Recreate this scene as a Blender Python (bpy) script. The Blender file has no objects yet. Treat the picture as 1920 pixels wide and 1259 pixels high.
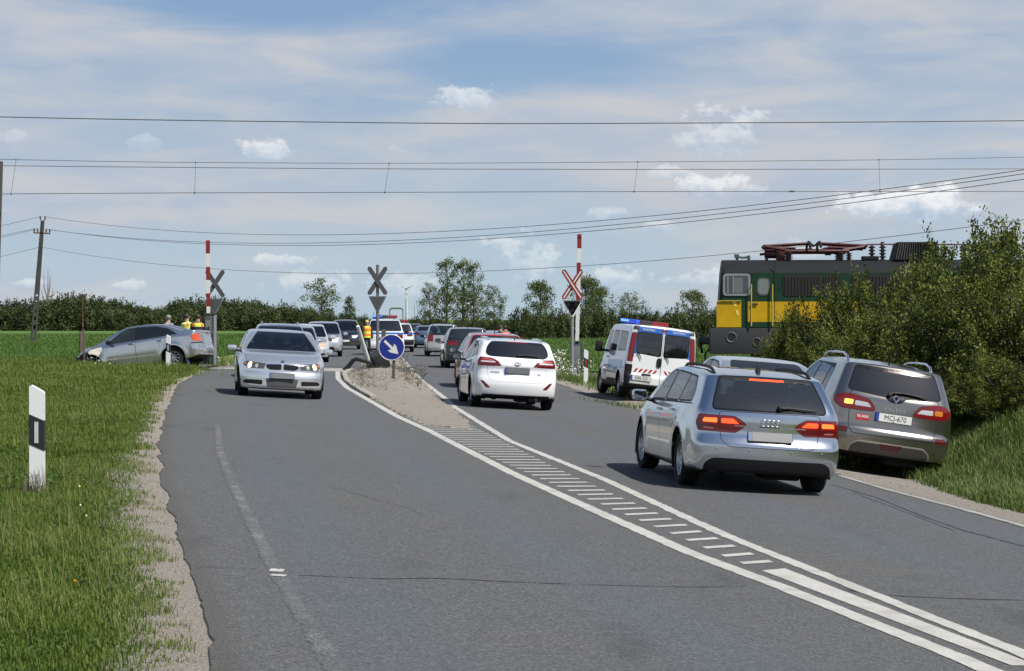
import bpy, bmesh, math, random
import numpy as np
from mathutils import Vector, Matrix, Euler
from mathutils.bvhtree import BVHTree

R = math.radians
rng = random.Random(7)
nrng = np.random.default_rng(11)
scene = bpy.context.scene
COL = scene.collection

# ------------------------------------------------------------------ camera, sky, sun, exposure
CAM_H = 1.85
FX = 4000.0 / 1920.0                       # focal length in picture widths (a 75 mm lens)
PITCH = math.atan(31.5 / 4000.0)
cam_data = bpy.data.cameras.new("camera")
cam_data.lens = 36.0 * FX
cam_data.sensor_width = 36.0
cam_data.clip_start = 0.1
cam_data.clip_end = 9000.0
cam = bpy.data.objects.new("camera", cam_data)
cam.location = (0, 0, CAM_H)
cam.rotation_euler = (R(90) - PITCH, 0, 0)
COL.objects.link(cam)
scene.camera = cam

SUN_EL, SUN_AZ = R(54), R(126)             # azimuth clockwise from +Y (view direction)
world = bpy.data.worlds.new("World")
scene.world = world
world.use_nodes = True

sun_data = bpy.data.lights.new("sun", 'SUN')
sun_data.energy = 5.0
sun_data.angle = R(0.53)
sun_data.color = (1.0, 0.955, 0.88)
sun = bpy.data.objects.new("sun", sun_data)
sdir = Vector((math.sin(SUN_AZ) * math.cos(SUN_EL), math.cos(SUN_AZ) * math.cos(SUN_EL), math.sin(SUN_EL)))
sun.rotation_euler = sdir.to_track_quat('Z', 'Y').to_euler()
sun.location = (60, -20, 80)
COL.objects.link(sun)

scene.view_settings.view_transform = 'Standard'
scene.view_settings.look = 'None'
scene.view_settings.exposure = 0.38
scene.view_settings.gamma = 1.0
scene.view_settings.use_curve_mapping = False
scene.cycles.max_bounces = 8
scene.cycles.transparent_max_bounces = 24
scene.cycles.caustics_reflective = False
scene.cycles.caustics_refractive = False
scene.cycles.sample_clamp_indirect = 6.0

# ------------------------------------------------------------------ small node helpers
class NT:
    def __init__(self, tree):
        self.t = tree
        self.n = tree.nodes
        self.l = tree.links
    def new(self, kind, **kw):
        nd = self.n.new(kind)
        for k, v in kw.items():
            setattr(nd, k, v)
        return nd
    def put(self, sock, v):
        if isinstance(v, bpy.types.NodeSocket):
            self.l.new(v, sock)
        elif v is not None:
            sock.default_value = v
    def math(self, op, a, b=None, c=None, clamp=False):
        nd = self.new('ShaderNodeMath', operation=op)
        nd.use_clamp = clamp
        self.put(nd.inputs[0], a)
        if b is not None: self.put(nd.inputs[1], b)
        if c is not None: self.put(nd.inputs[2], c)
        return nd.outputs[0]
    def mix(self, f, a, b, typ='MIX'):
        nd = self.new('ShaderNodeMix', data_type='RGBA', blend_type=typ)
        self.put(nd.inputs[0], f)
        self.put(nd.inputs[6], a if isinstance(a, bpy.types.NodeSocket) else (*a[:3], 1))
        self.put(nd.inputs[7], b if isinstance(b, bpy.types.NodeSocket) else (*b[:3], 1))
        return nd.outputs[2]
    def noise(self, vec, scale, detail=4, rough=.55, dist=0.0):
        nd = self.new('ShaderNodeTexNoise')
        nd.inputs['Scale'].default_value = scale
        nd.inputs['Detail'].default_value = detail
        nd.inputs['Roughness'].default_value = rough
        nd.inputs['Distortion'].default_value = dist
        if vec is not None: self.l.new(vec, nd.inputs['Vector'])
        return nd.outputs['Fac']
    def ramp(self, f, a, b, interp='SMOOTHSTEP'):
        nd = self.new('ShaderNodeMapRange', interpolation_type=interp)
        nd.clamp = True if interp == 'LINEAR' else nd.clamp
        self.put(nd.inputs[0], f)
        nd.inputs[1].default_value = a
        nd.inputs[2].default_value = b
        return nd.outputs[0]
    def vscale(self, vec, s, off=(0, 0, 0)):
        nd = self.new('ShaderNodeMapping')
        self.l.new(vec, nd.inputs['Vector'])
        nd.inputs['Scale'].default_value = s
        nd.inputs['Location'].default_value = off
        return nd.outputs[0]

# ------------------------------------------------------------------ sky: physical sky + veil + small cumulus
def build_sky():
    w = NT(world.node_tree)
    w.n.clear()
    out = w.new('ShaderNodeOutputWorld')
    bg = w.new('ShaderNodeBackground')
    w.l.new(bg.outputs[0], out.inputs[0])
    sky = w.new('ShaderNodeTexSky', sky_type='NISHITA')
    sky.sun_disc = False
    sky.sun_elevation = SUN_EL
    sky.sun_rotation = SUN_AZ
    sky.altitude = 180
    sky.air_density = 1.0
    sky.dust_density = 0.7
    sky.ozone_density = 1.6
    tc = w.new('ShaderNodeTexCoord')
    d = tc.outputs['Generated']
    sep = w.new('ShaderNodeSeparateXYZ')
    w.l.new(d, sep.inputs[0])
    x, y, z = sep.outputs
    az = w.math('ARCTAN2', x, y)
    el = w.math('ARCSINE', w.math('MAXIMUM', w.math('MINIMUM', z, 1.0), -1.0))
    # thin veil, drawn out sideways
    vv = w.vscale(d, (1.0, 1.0, 3.6), (0.31, 0.12, 0.05))
    n1 = w.noise(vv, 5.2, 6, .52, .6)
    n2 = w.noise(w.vscale(d, (1.0, 1.0, 4.5), (1.7, 0.4, 0.9)), 13.0, 5, .55, .4)
    veil = w.math('ADD', w.math('MULTIPLY', n1, .75), w.math('MULTIPLY', n2, .25))
    # openings of blue sky in the veil: upper left, and a wedge right of the middle
    def blob(a, e, ra, re):
        u = w.math('DIVIDE', w.math('SUBTRACT', az, a), ra)
        v = w.math('DIVIDE', w.math('SUBTRACT', el, e), re)
        return w.math('SQRT', w.math('ADD', w.math('MULTIPLY', u, u), w.math('MULTIPLY', v, v)))
    o1 = w.ramp(blob(-.085, .155, .17, .030), 1.2, 0.2)
    o2 = w.ramp(blob(.010, .117, .075, .016), 1.2, 0.1)
    o3 = w.ramp(el, .068, .020)
    veil = w.math('SUBTRACT', veil, w.math('MULTIPLY', o1, .30))
    veil = w.math('SUBTRACT', veil, w.math('MULTIPLY', o2, .26))
    veil = w.math('SUBTRACT', veil, w.math('MULTIPLY', o3, .13))
    vf = w.math('MULTIPLY', w.ramp(veil, .22, .55), .92)
    vf = w.math('MULTIPLY', vf, w.ramp(el, .75, .14))
    base = w.mix(1.0, sky.outputs[0], (SKY_K, SKY_K * 1.0, SKY_K * 1.0), 'MULTIPLY')
    blue = w.mix(w.ramp(el, .0, .16), (.345, .445, .525), (.18, .285, .45))
    base = w.mix(w.math('MULTIPLY', w.ramp(el, .55, .16), .92), base, blue)
    veil_c = w.mix(w.ramp(n2, .35, .68), (.36, .41, .49), (.455, .465, .485))
    c = w.mix(vf, base, veil_c)
    # cumulus puffs (azimuth, elevation, half width, half height, strength)
    puffs = [(.185, .052, .034, .0115, 1.0), (.098, .085, .022, .014, .55), (-.115, .078, .016, .0068, .75),
             (-.024, .103, .016, .0075, .7), (.094, .061, .018, .0075, .8), (.012, .026, .020, .018, .5),
             (-.108, .027, .017, .004, .55), (-.006, .035, .011, .0045, .6), (.072, .068, .013, .004, .45),
             (.070, .043, .009, .004, .5), (.045, .049, .012, .004, .4), (-.178, .015, .012, .0035, .5),
             (-.222, .016, .010, .003, .5), (-.095, .015, .020, .007, .42), (.045, .018, .020, .006, .5),
             (.085, .018, .022, .006, .5), (-.05, .014, .02, .007, .4), (.135, .03, .02, .005, .4),
             (-.23, .083, .008, .006, .3), (-.17, .080, .009, .005, .25), (-.055,.079,.006,.004,.2)]
    nz = w.noise(w.vscale(d, (1, 1, 1.5), (2.2, .3, .1)), 62.0, 6, .62, .2)
    nzb = w.noise(w.vscale(d, (1, 1, 1.5), (5.2, 1.3, .7)), 120.0, 4, .6, .1)
    total = None
    shade = None
    for (a, e, ra, re, s) in puffs:
        b = blob(a, e, ra, re)
        v = w.math('DIVIDE', w.math('SUBTRACT', el, e), re)
        m = w.ramp(w.math('ADD', b, w.math('MULTIPLY', w.math('SUBTRACT', nz, .5), -3.4)), 1.0, .5)
        m = w.math('MULTIPLY', m, s)
        # flat base
        m = w.math('MULTIPLY', m, w.ramp(w.math('ADD', v, w.math('MULTIPLY', nzb, .3)), -.95, -.3))
        sh = w.math('MULTIPLY', m, w.ramp(w.math('ADD', v, w.math('MULTIPLY', w.math('SUBTRACT', nzb, .5), 2.6)), -.9, .75))
        total = m if total is None else w.math('MAXIMUM', total, m)
        shade = sh if shade is None else w.math('MAXIMUM', shade, sh)
    # further puffs all round the horizon outside the view
    nh = w.noise(w.vscale(d, (1, 1, 3.0), (7.7, 2.2, 3.1)), 11.0, 6, .6, .2)
    away = w.ramp(w.math('ABSOLUTE', az), .30, .5)
    band = w.math('MULTIPLY', w.ramp(el, .01, .05), w.ramp(el, .45, .25))
    far = w.math('MULTIPLY', w.math('MULTIPLY', w.ramp(nh, .56, .70), away), w.math('MULTIPLY', band, .8))
    total = w.math('MAXIMUM', total, far)
    shade = w.math('MAXIMUM', shade, w.math('MULTIPLY', far, .6))
    cum = w.mix(w.math('DIVIDE', shade, w.math('MAXIMUM', total, .02), None, True), (.33, .415, .52), (.71, .72, .73))
    c = w.mix(w.math('MULTIPLY', total, .93), c, cum)
    # pale contrail in the upper left
    line = w.math('ABSOLUTE', w.math('SUBTRACT', el, w.math('ADD', .1535, w.math('MULTIPLY', w.math('ADD', az, .12), .105))))
    tr = w.math('MULTIPLY', w.ramp(line, .0026, .0), w.math('MULTIPLY', w.ramp(w.math('ABSOLUTE', w.math('ADD', az, .12)), .09, .04), .35))
    c = w.mix(tr, c, (.46, .51, .57))
    w.l.new(c, bg.inputs[0])
    bg.inputs[1].default_value = 1.0
SKY_K = 0.085
build_sky()

# ------------------------------------------------------------------ ground shape
def smooth(a, b, v):
    t = min(1.0, max(0.0, (v - a) / (b - a)))
    return t * t * (3 - 2 * t)
def lerp(a, b, t): return a + (b - a) * t
def interp(pts, v):
    if v <= pts[0][0]: return pts[0][1]
    for (a, fa), (b, fb) in zip(pts, pts[1:]):
        if v <= b:
            return fa + (fb - fa) * (v - a) / (b - a)
    return pts[-1][1]
def pchip(pts):
    """Monotone cubic through (x, y) points: returns a function."""
    xs = [p[0] for p in pts]; ys = [p[1] for p in pts]; n = len(xs)
    h = [xs[i+1]-xs[i] for i in range(n-1)]
    dl = [(ys[i+1]-ys[i])/h[i] for i in range(n-1)]
    m = [0.0]*n
    m[0] = dl[0]; m[-1] = dl[-1]
    for i in range(1, n-1):
        if dl[i-1]*dl[i] <= 0: m[i] = 0.0
        else:
            w1 = 2*h[i]+h[i-1]; w2 = h[i]+2*h[i-1]
            m[i] = (w1+w2)/(w1/dl[i-1]+w2/dl[i])
    def f(x):
        if x <= xs[0]: return ys[0]
        if x >= xs[-1]: return ys[-1]
        i = 0
        while x > xs[i+1]: i += 1
        t = (x-xs[i])/h[i]
        t2 = t*t; t3 = t2*t
        return (2*t3-3*t2+1)*ys[i]+(t3-2*t2+t)*h[i]*m[i]+(-2*t3+3*t2)*ys[i+1]+(t3-t2)*h[i]*m[i+1]
    return f
_xc = pchip([(-60, 15), (0, 4.5), (11.2, 2.6), (18.4, 1.39), (24.5, .54), (36.6, -1.08), (60.7, -3.75), (80, -5.4),
             (110, -7.3), (142, -8.7), (180, -9.4), (230, -9.2), (300, -6), (420, 8), (700, 60)])
def XC(y): return _xc(y)
def bank(y): return .06 - .04 * smooth(42, 68, y) - .02 * smooth(80, 120, y)
def g(x, y):
    d = x - XC(y)
    far = 1 - smooth(120, 200, y)
    z = -bank(y) * max(-5.0, min(5.0, d))
    if d < -4.8:
        z += .12 * smooth(-4.8, -8.5, d) * smooth(46, 66, y) * (1 - smooth(72, 100, y))
        z = lerp(z, min(z, .05), smooth(-9, -25, d))
    if d > 4.6:
        z -= .16 * smooth(4.6, 6.0, d) * far * (1 - .6 * smooth(60, 70, y))
        k = smooth(8, 16, y) * (1 - smooth(36, 56, y))
        z += smooth(6.4, 9.2, d) * 1.05 * k
        z = lerp(z, z * .4, smooth(16, 40, d))
    return z
def ray(px, py):
    dx = (px - 960) / 4000.0; dy = (629.5 - py) / 4000.0
    c, s = math.cos(PITCH), math.sin(PITCH)
    return Vector((dx, c + dy * s, -s + dy * c))
def at(px, py):
    """The ground point seen at that place of the photograph."""
    r = ray(px, py)
    z = 0.0
    p = None
    for _ in range(40):
        t = (z - CAM_H) / r.z
        p = Vector((0, 0, CAM_H)) + r * t
        z = lerp(z, g(p.x, p.y), .6)
    p.z = g(p.x, p.y)
    return p
def pt(px, py, D):
    r = ray(px, py)
    return Vector((0, 0, CAM_H)) + r * (D / r.y)
def gp(px, D, dz=0.0):
    x = (px - 960) / 4000.0 * D
    return Vector((x, D, g(x, D) + dz))

# ------------------------------------------------------------------ materials
MATS = {}
def new_mat(name):
    m = bpy.data.materials.new(name)
    m.use_nodes = True
    t = NT(m.node_tree)
    p = t.n['Principled BSDF']
    return m, t, p
def srgb(r, g_, b):
    f = lambda c: (c/255/12.92 if c/255 <= .04045 else ((c/255+.055)/1.055)**2.4)
    return (f(r), f(g_), f(b))
def mat(name, col, rough=.5, metal=0.0, var=.12, scale=6.0, bump=0.0, coat=0.0, spec=.5, emit=None, estr=1.0):
    if name in MATS: return MATS[name]
    m, t, p = new_mat(name)
    tc = t.new('ShaderNodeTexCoord').outputs['Object']
    n = t.noise(tc, scale, 5, .6)
    c = t.mix(n, [v * (1 - var) for v in col], [min(1, v * (1 + var)) for v in col])
    t.l.new(c, p.inputs['Base Color'])
    r_ = t.math('ADD', t.math('MULTIPLY', n, .16), rough - .08)
    t.l.new(r_, p.inputs['Roughness'])
    p.inputs['Metallic'].default_value = metal
    p.inputs['Specular IOR Level'].default_value = spec
    p.inputs['Coat Weight'].default_value = coat
    p.inputs['Coat Roughness'].default_value = .04
    if bump:
        b = t.new('ShaderNodeBump')
        b.inputs['Strength'].default_value = bump
        b.inputs['Distance'].default_value = .02
        t.l.new(t.noise(tc, scale * 3, 6, .65), b.inputs['Height'])
        t.l.new(b.outputs[0], p.inputs['Normal'])
    if emit:
        p.inputs['Emission Color'].default_value = (*emit, 1)
        p.inputs['Emission Strength'].default_value = estr
    MATS[name] = m
    return m
def paint(name, col, metal=.0, rough=.28, dirt=.25):
    """Car paint: coated, a little road dust low down; the inside of the shell is dark lining."""
    if name in MATS: return MATS[name]
    m, t, p = new_mat(name)
    tc = t.new('ShaderNodeTexCoord').outputs['Object']
    n = t.noise(tc, 2.3, 6, .6)
    fl = t.noise(tc, 240.0, 2, .5)
    sep = t.new('ShaderNodeSeparateXYZ'); t.l.new(tc, sep.inputs[0])
    low = t.ramp(t.math('ADD', sep.outputs[2], t.math('MULTIPLY', n, .35)), .85, .28)
    dirtf = t.math('MULTIPLY', low, dirt)
    c = t.mix(fl, [v * .93 for v in col], [min(1, v * 1.06) for v in col])
    c = t.mix(dirtf, c, (.22, .19, .15))
    geo = t.new('ShaderNodeNewGeometry')
    t.l.new(c, p.inputs['Base Color'])
    t.l.new(t.math('MULTIPLY', t.math('SUBTRACT', 1.0, dirtf), metal), p.inputs['Metallic'])
    t.l.new(t.math('ADD', t.math('MULTIPLY', n, .08), t.math('ADD', t.math('MULTIPLY', dirtf, .4), rough - .04)), p.inputs['Roughness'])
    t.l.new(t.math('SUBTRACT', 1.0, t.math('MULTIPLY', dirtf, 1.2), None, True), p.inputs['Coat Weight'])
    p.inputs['Coat Roughness'].default_value = .03
    lin = t.new('ShaderNodeBsdfDiffuse'); lin.inputs[0].default_value = (.03, .03, .033, 1)
    mx = t.new('ShaderNodeMixShader')
    t.l.new(geo.outputs['Backfacing'], mx.inputs[0])
    t.l.new(p.outputs[0], mx.inputs[1]); t.l.new(lin.outputs[0], mx.inputs[2])
    t.l.new(mx.outputs[0], t.n['Material Output'].inputs[0])
    MATS[name] = m
    return m
def glass(name, tint, base=(.014, .017, .019), trans=.7):
    """Car glass: tinted see-through with Fresnel reflection."""
    if name in MATS: return MATS[name]
    m, t, p = new_mat(name)
    t.n.remove(p)
    tr = t.new('ShaderNodeBsdfTransparent'); tr.inputs[0].default_value = (*tint, 1)
    df = t.new('ShaderNodeBsdfDiffuse'); df.inputs[0].default_value = (*base, 1)
    m0 = t.new('ShaderNodeMixShader'); m0.inputs[0].default_value = trans
    t.l.new(df.outputs[0], m0.inputs[1]); t.l.new(tr.outputs[0], m0.inputs[2])
    gl = t.new('ShaderNodeBsdfGlossy'); gl.inputs['Roughness'].default_value = .015
    tc = t.new('ShaderNodeTexCoord').outputs['Object']
    b = t.new('ShaderNodeBump'); b.inputs['Strength'].default_value = .05; b.inputs['Distance'].default_value = .02
    t.l.new(t.noise(tc, 2.0, 2, .5), b.inputs['Height'])
    t.l.new(b.outputs[0], gl.inputs['Normal'])
    fr = t.new('ShaderNodeFresnel'); fr.inputs[0].default_value = 1.85
    geo = t.new('ShaderNodeNewGeometry')
    f = t.math('MULTIPLY', fr.outputs[0], t.math('SUBTRACT', 1.0, geo.outputs['Backfacing']))
    f = t.math('ADD', f, .02, None, True)
    mx = t.new('ShaderNodeMixShader')
    t.l.new(f, mx.inputs[0]); t.l.new(m0.outputs[0], mx.inputs[1]); t.l.new(gl.outputs[0], mx.inputs[2])
    t.l.new(mx.outputs[0], t.n['Material Output'].inputs[0])
    MATS[name] = m
    return m
def lamp(name, col, strength):
    return mat(name, col, .2, 0, .05, 20, emit=col, estr=strength)

# ------------------------------------------------------------------ object helpers
def tag(o, label=None, cat=None, group=None, kind=None):
    if label: o['label'] = label
    if cat: o['category'] = cat
    if group: o['group'] = group
    if kind: o['kind'] = kind
    return o
def empty(name, loc=(0, 0, 0), rot=(0, 0, 0)):
    o = bpy.data.objects.new(name, None)
    o.empty_display_size = .3
    o.location = loc
    o.rotation_euler = rot
    COL.objects.link(o)
    return o
def link_mesh(name, me, parent=None, loc=None, rot=None):
    o = bpy.data.objects.new(name, me)
    COL.objects.link(o)
    if parent is not None: o.parent = parent
    if loc is not None: o.location = loc
    if rot is not None: o.rotation_euler = rot
    return o
def add_smooth(me, ang=35):
    me.polygons.foreach_set('use_smooth', [True] * len(me.polygons))
    try: me.set_sharp_from_angle(angle=R(ang))
    except Exception: pass
class MB:
    """Collects simple shapes into one mesh."""
    def __init__(self):
        self.bm = bmesh.new()
        self.mi = 0
    def _fin(self, fs):
        for f in fs: f.material_index = self.mi
        return fs
    def box(self, c, s, rot=None, bev=0.0):
        M = Matrix.Translation(Vector(c)) @ ((rot.to_matrix().to_4x4() if rot is not None else Matrix())) @ Matrix.Diagonal((s[0], s[1], s[2], 1))
        n0 = len(self.bm.faces)
        r = bmesh.ops.create_cube(self.bm, size=1.0, matrix=M)
        if bev:
            es = list({e for v in r['verts'] for e in v.link_edges})
            rb = bmesh.ops.bevel(self.bm, geom=es, offset=bev, segments=2, profile=.6, affect='EDGES', clamp_overlap=True)
            self._fin(rb['faces'])
            vs = {v for f in rb['faces'] for v in f.verts}
            self._fin({f for v in vs for f in v.link_faces})
        else:
            self._fin({f for v in r['verts'] for f in v.link_faces})
        return self
    def tube(self, pts, rad, n=8, caps=True):
        pts = [Vector(p) for p in pts]
        rads = rad if isinstance(rad, (list, tuple)) else [rad] * len(pts)
        rings = []
        for i, p in enumerate(pts):
            a = pts[max(0, i - 1)]; b = pts[min(len(pts) - 1, i + 1)]
            d = (b - a)
            if d.length < 1e-9: d = Vector((0, 0, 1))
            d.normalize()
            up = Vector((0, 0, 1)) if abs(d.z) < .95 else Vector((0, 1, 0))
            u = d.cross(up).normalized(); v = u.cross(d).normalized()
            rings.append([self.bm.verts.new(p + (u * math.cos(2*math.pi*k/n) + v * math.sin(2*math.pi*k/n)) * rads[i]) for k in range(n)])
        fs = []
        for r0, r1 in zip(rings, rings[1:]):
            for k in range(n):
                fs.append(self.bm.faces.new((r0[k], r1[k], r1[(k+1) % n], r0[(k+1) % n])))
        if caps:
            fs.append(self.bm.faces.new(rings[0])); fs.append(self.bm.faces.new(list(reversed(rings[-1]))))
        self._fin(fs)
        return self
    def lathe(self, prof, n=32, axis='X', c=(0, 0, 0), a0=0.0, a1=2*math.pi):
        """prof: (along, radius) points turned round the axis."""
        c = Vector(c); full = abs(a1 - a0 - 2*math.pi) < 1e-6
        m = n if full else n + 1
        cols = []
        for k in range(m):
            t = a0 + (a1 - a0) * k / n
            col = []
            for (a, r) in prof:
                if axis == 'X': v = (a, r*math.cos(t), r*math.sin(t))
                elif axis == 'Y': v = (r*math.sin(t), a, r*math.cos(t))
                else: v = (r*math.cos(t), r*math.sin(t), a)
                col.append(self.bm.verts.new(c + Vector(v)))
            cols.append(col)
        fs = []
        for k in range(n):
            A = cols[k]; B = cols[(k+1) % m]
            for i in range(len(prof) - 1):
                fs.append(self.bm.faces.new((A[i], A[i+1], B[i+1], B[i])))
        self._fin(fs)
        return self
    def prism(self, poly, y0, y1, plane='XZ'):
        """Polygon in a plane, extruded along the third axis."""
        def mk(p, h):
            if plane == 'XZ': return (p[0], h, p[1])
            if plane == 'YZ': return (h, p[0], p[1])
            return (p[0], p[1], h)
        a = [self.bm.verts.new(mk(p, y0)) for p in poly]
        b = [self.bm.verts.new(mk(p, y1)) for p in poly]
        fs = [self.bm.faces.new(a), self.bm.faces.new(list(reversed(b)))]
        n = len(poly)
        for i in range(n):
            fs.append(self.bm.faces.new((a[i], b[i], b[(i+1) % n], a[(i+1) % n])))
        self._fin(fs)
        return self
    def quad(self, *pts):
        self._fin([self.bm.faces.new([self.bm.verts.new(p) for p in pts])])
        return self
    def ball(self, c, r, s=(1, 1, 1), seg=12):
        n0 = set(self.bm.faces)
        M = Matrix.Translation(Vector(c)) @ Matrix.Diagonal((s[0]*r, s[1]*r, s[2]*r, 1))
        rr = bmesh.ops.create_uvsphere(self.bm, u_segments=seg, v_segments=max(6, seg*2//3), radius=1.0, matrix=M)
        self._fin({f for v in rr['verts'] for f in v.link_faces})
        return self
    def mesh(self, name, mats, smooth_=True, ang=35):
        bmesh.ops.recalc_face_normals(self.bm, faces=self.bm.faces)
        me = bpy.data.meshes.new(name)
        self.bm.to_mesh(me); self.bm.free()
        for m in (mats if isinstance(mats, (list, tuple)) else [mats]): me.materials.append(m)
        if smooth_: add_smooth(me, ang)
        return me
    def obj(self, name, mats, parent=None, loc=None, rot=None, smooth_=True, ang=35):
        return link_mesh(name, self.mesh(name, mats, smooth_, ang), parent, loc, rot)
def np_mesh(name, verts, faces, mats, smooth_=False, mi=None):
    """Fast mesh from numpy: verts (N,3), faces (M,k)."""
    me = bpy.data.meshes.new(name)
    k = faces.shape[1]
    me.vertices.add(len(verts)); me.vertices.foreach_set('co', np.ascontiguousarray(verts, dtype=np.float32).ravel())
    me.loops.add(faces.size); me.loops.foreach_set('vertex_index', np.ascontiguousarray(faces, dtype=np.int32).ravel())
    me.polygons.add(len(faces))
    me.polygons.foreach_set('loop_start', np.arange(0, faces.size, k, dtype=np.int32))
    me.polygons.foreach_set('loop_total', np.full(len(faces), k, dtype=np.int32))
    if mi is not None: me.polygons.foreach_set('material_index', np.ascontiguousarray(mi, dtype=np.int32))
    me.polygons.foreach_set('use_smooth', np.full(len(faces), smooth_, dtype=bool))
    me.update(calc_edges=True)
    for m in (mats if isinstance(mats, (list, tuple)) else [mats]): me.materials.append(m)
    return me
def text_mesh(name, txt, size, material, depth=.004, parent=None, loc=None, rot=None, align='CENTER', sx=1.0, bold=0.0):
    cu = bpy.data.curves.new(name, 'FONT')
    cu.body = txt; cu.size = size; cu.extrude = depth; cu.align_x = align; cu.align_y = 'CENTER'; cu.offset = bold
    cu.resolution_u = 2
    o = bpy.data.objects.new(name, cu)
    COL.objects.link(o)
    bpy.context.view_layer.update()
    me = bpy.data.meshes.new_from_object(o.evaluated_get(bpy.context.evaluated_depsgraph_get()))
    bpy.data.objects.remove(o); bpy.data.curves.remove(cu)
    me.transform(Matrix.Diagonal((sx, 1, 1, 1)))
    me.materials.clear(); me.materials.append(material)
    me.name = name
    return link_mesh(name, me, parent, loc, rot)
# ------------------------------------------------------------------ ground, road, verges
def edge_fn(pxs, head, tail):
    pts = []
    for (px, py) in pxs:
        p = at(px, py)
        pts.append((p.y, p.x - XC(p.y)))
    pts.sort()
    f = pchip([(head[0], head[1])] + pts + tail)
    return lambda y: XC(y) + f(y)
ROAD_L = edge_fn([(388, 1250), (350, 1060), (312, 930), (299, 850), (318, 765), (348, 715), (392, 694)], (-60, -4.6), [(90, -4.7), (150, -4.2), (700, -4.0)])
ROAD_R = edge_fn([(1905, 988), (1789, 955), (1674, 925), (1568, 893), (1160, 757), (1092, 737)], (-60, 4.5), [(80, 5.2), (150, 4.2), (700, 4.0)])
def off_fn(pxs, base, head, tail):
    pts = []
    for (px, py) in pxs:
        p = at(px, py)
        pts.append((p.y, p.x - base(p.y)))
    pts.sort()
    return pchip([head] + pts + tail)
_gl = off_fn([(296, 1250), (286, 1130), (248, 1010), (255, 900), (268, 800), (296, 735), (360, 700)], ROAD_L, (-60, -.7), [(90, -.6), (700, -.5)])
_gr = off_fn([(1910, 962), (1745, 905), (1640, 880)], ROAD_R, (-60, .8), [(45, .9), (90, .6), (700, .5)])
def GRAV_L(y): return ROAD_L(y) + min(-.25, _gl(y))
def GRAV_R(y): return ROAD_R(y) + max(.25, _gr(y))

def _h(i, seed):
    v = math.sin(i * 127.1 + seed * 311.7) * 43758.5453
    return (v - math.floor(v)) * 2 - 1
def noise1(x, seed=0.0):
    r = 0.0; a = 1.0
    for o in range(4):
        i = math.floor(x); f = x - i; f = f * f * (3 - 2 * f)
        r += a * lerp(_h(i, seed + o), _h(i + 1, seed + o), f)
        x *= 2.3; a *= .6
    return r / 1.4

def build_ground():
    ys = list(np.concatenate([np.arange(-60, 4, 4.0), np.arange(4, 30, .6), np.arange(30, 110, 1.5), np.arange(110, 260, 6), np.geomspace(260, 3600, 26)]))
    ds = [-1800, -700, -300, -160, -90, -60, -45, -34, -26, -20, -16] + list(np.arange(-13, 13.01, .5)) + [14, 15.5, 17, 19, 22, 26, 32, 40, 60, 90, 160, 300, 700, 1800]
    V = []
    for y in ys:
        sc_ = max(1.0, y / 500.0)
        for d in ds:
            x = XC(min(y, 700)) + d * sc_
            inroad = ROAD_L(y) - .2 < x < ROAD_R(y) + .2
            V.append((x, y, g(x, y) - (.05 if inroad else .012)))
    nd = len(ds)
    F = [(i*nd+j, i*nd+j+1, (i+1)*nd+j+1, (i+1)*nd+j) for i in range(len(ys)-1) for j in range(nd-1)]
    m, t, p = new_mat("verge_soil_and_grass")
    pos = t.new('ShaderNodeNewGeometry').outputs['Position']
    n1 = t.noise(pos, .9, 6, .6); n2 = t.noise(pos, 9.0, 5, .65); n3 = t.noise(t.vscale(pos, (1, .35, 1)), 40.0, 3, .6)
    c = t.mix(n2, (.066, .105, .018), (.115, .17, .032))
    c = t.mix(t.ramp(n1, .52, .75), c, (.13, .135, .048))
    c = t.mix(t.ramp(t.math('ADD', n3, t.math('MULTIPLY', n1, .3)), .74, .86), c, (.19, .155, .10))
    t.l.new(c, p.inputs['Base Color']); p.inputs['Roughness'].default_value = .95
    p.inputs['Specular IOR Level'].default_value = .15
    b = t.new('ShaderNodeBump'); b.inputs['Strength'].default_value = .9; b.inputs['Distance'].default_value = .06
    t.l.new(t.noise(pos, 30.0, 5, .7), b.inputs['Height']); t.l.new(b.outputs[0], p.inputs['Normal'])
    o = link_mesh('ground', np_mesh('ground', np.array(V), np.array(F), m, True))
    tag(o, kind='structure')
build_ground()

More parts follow.
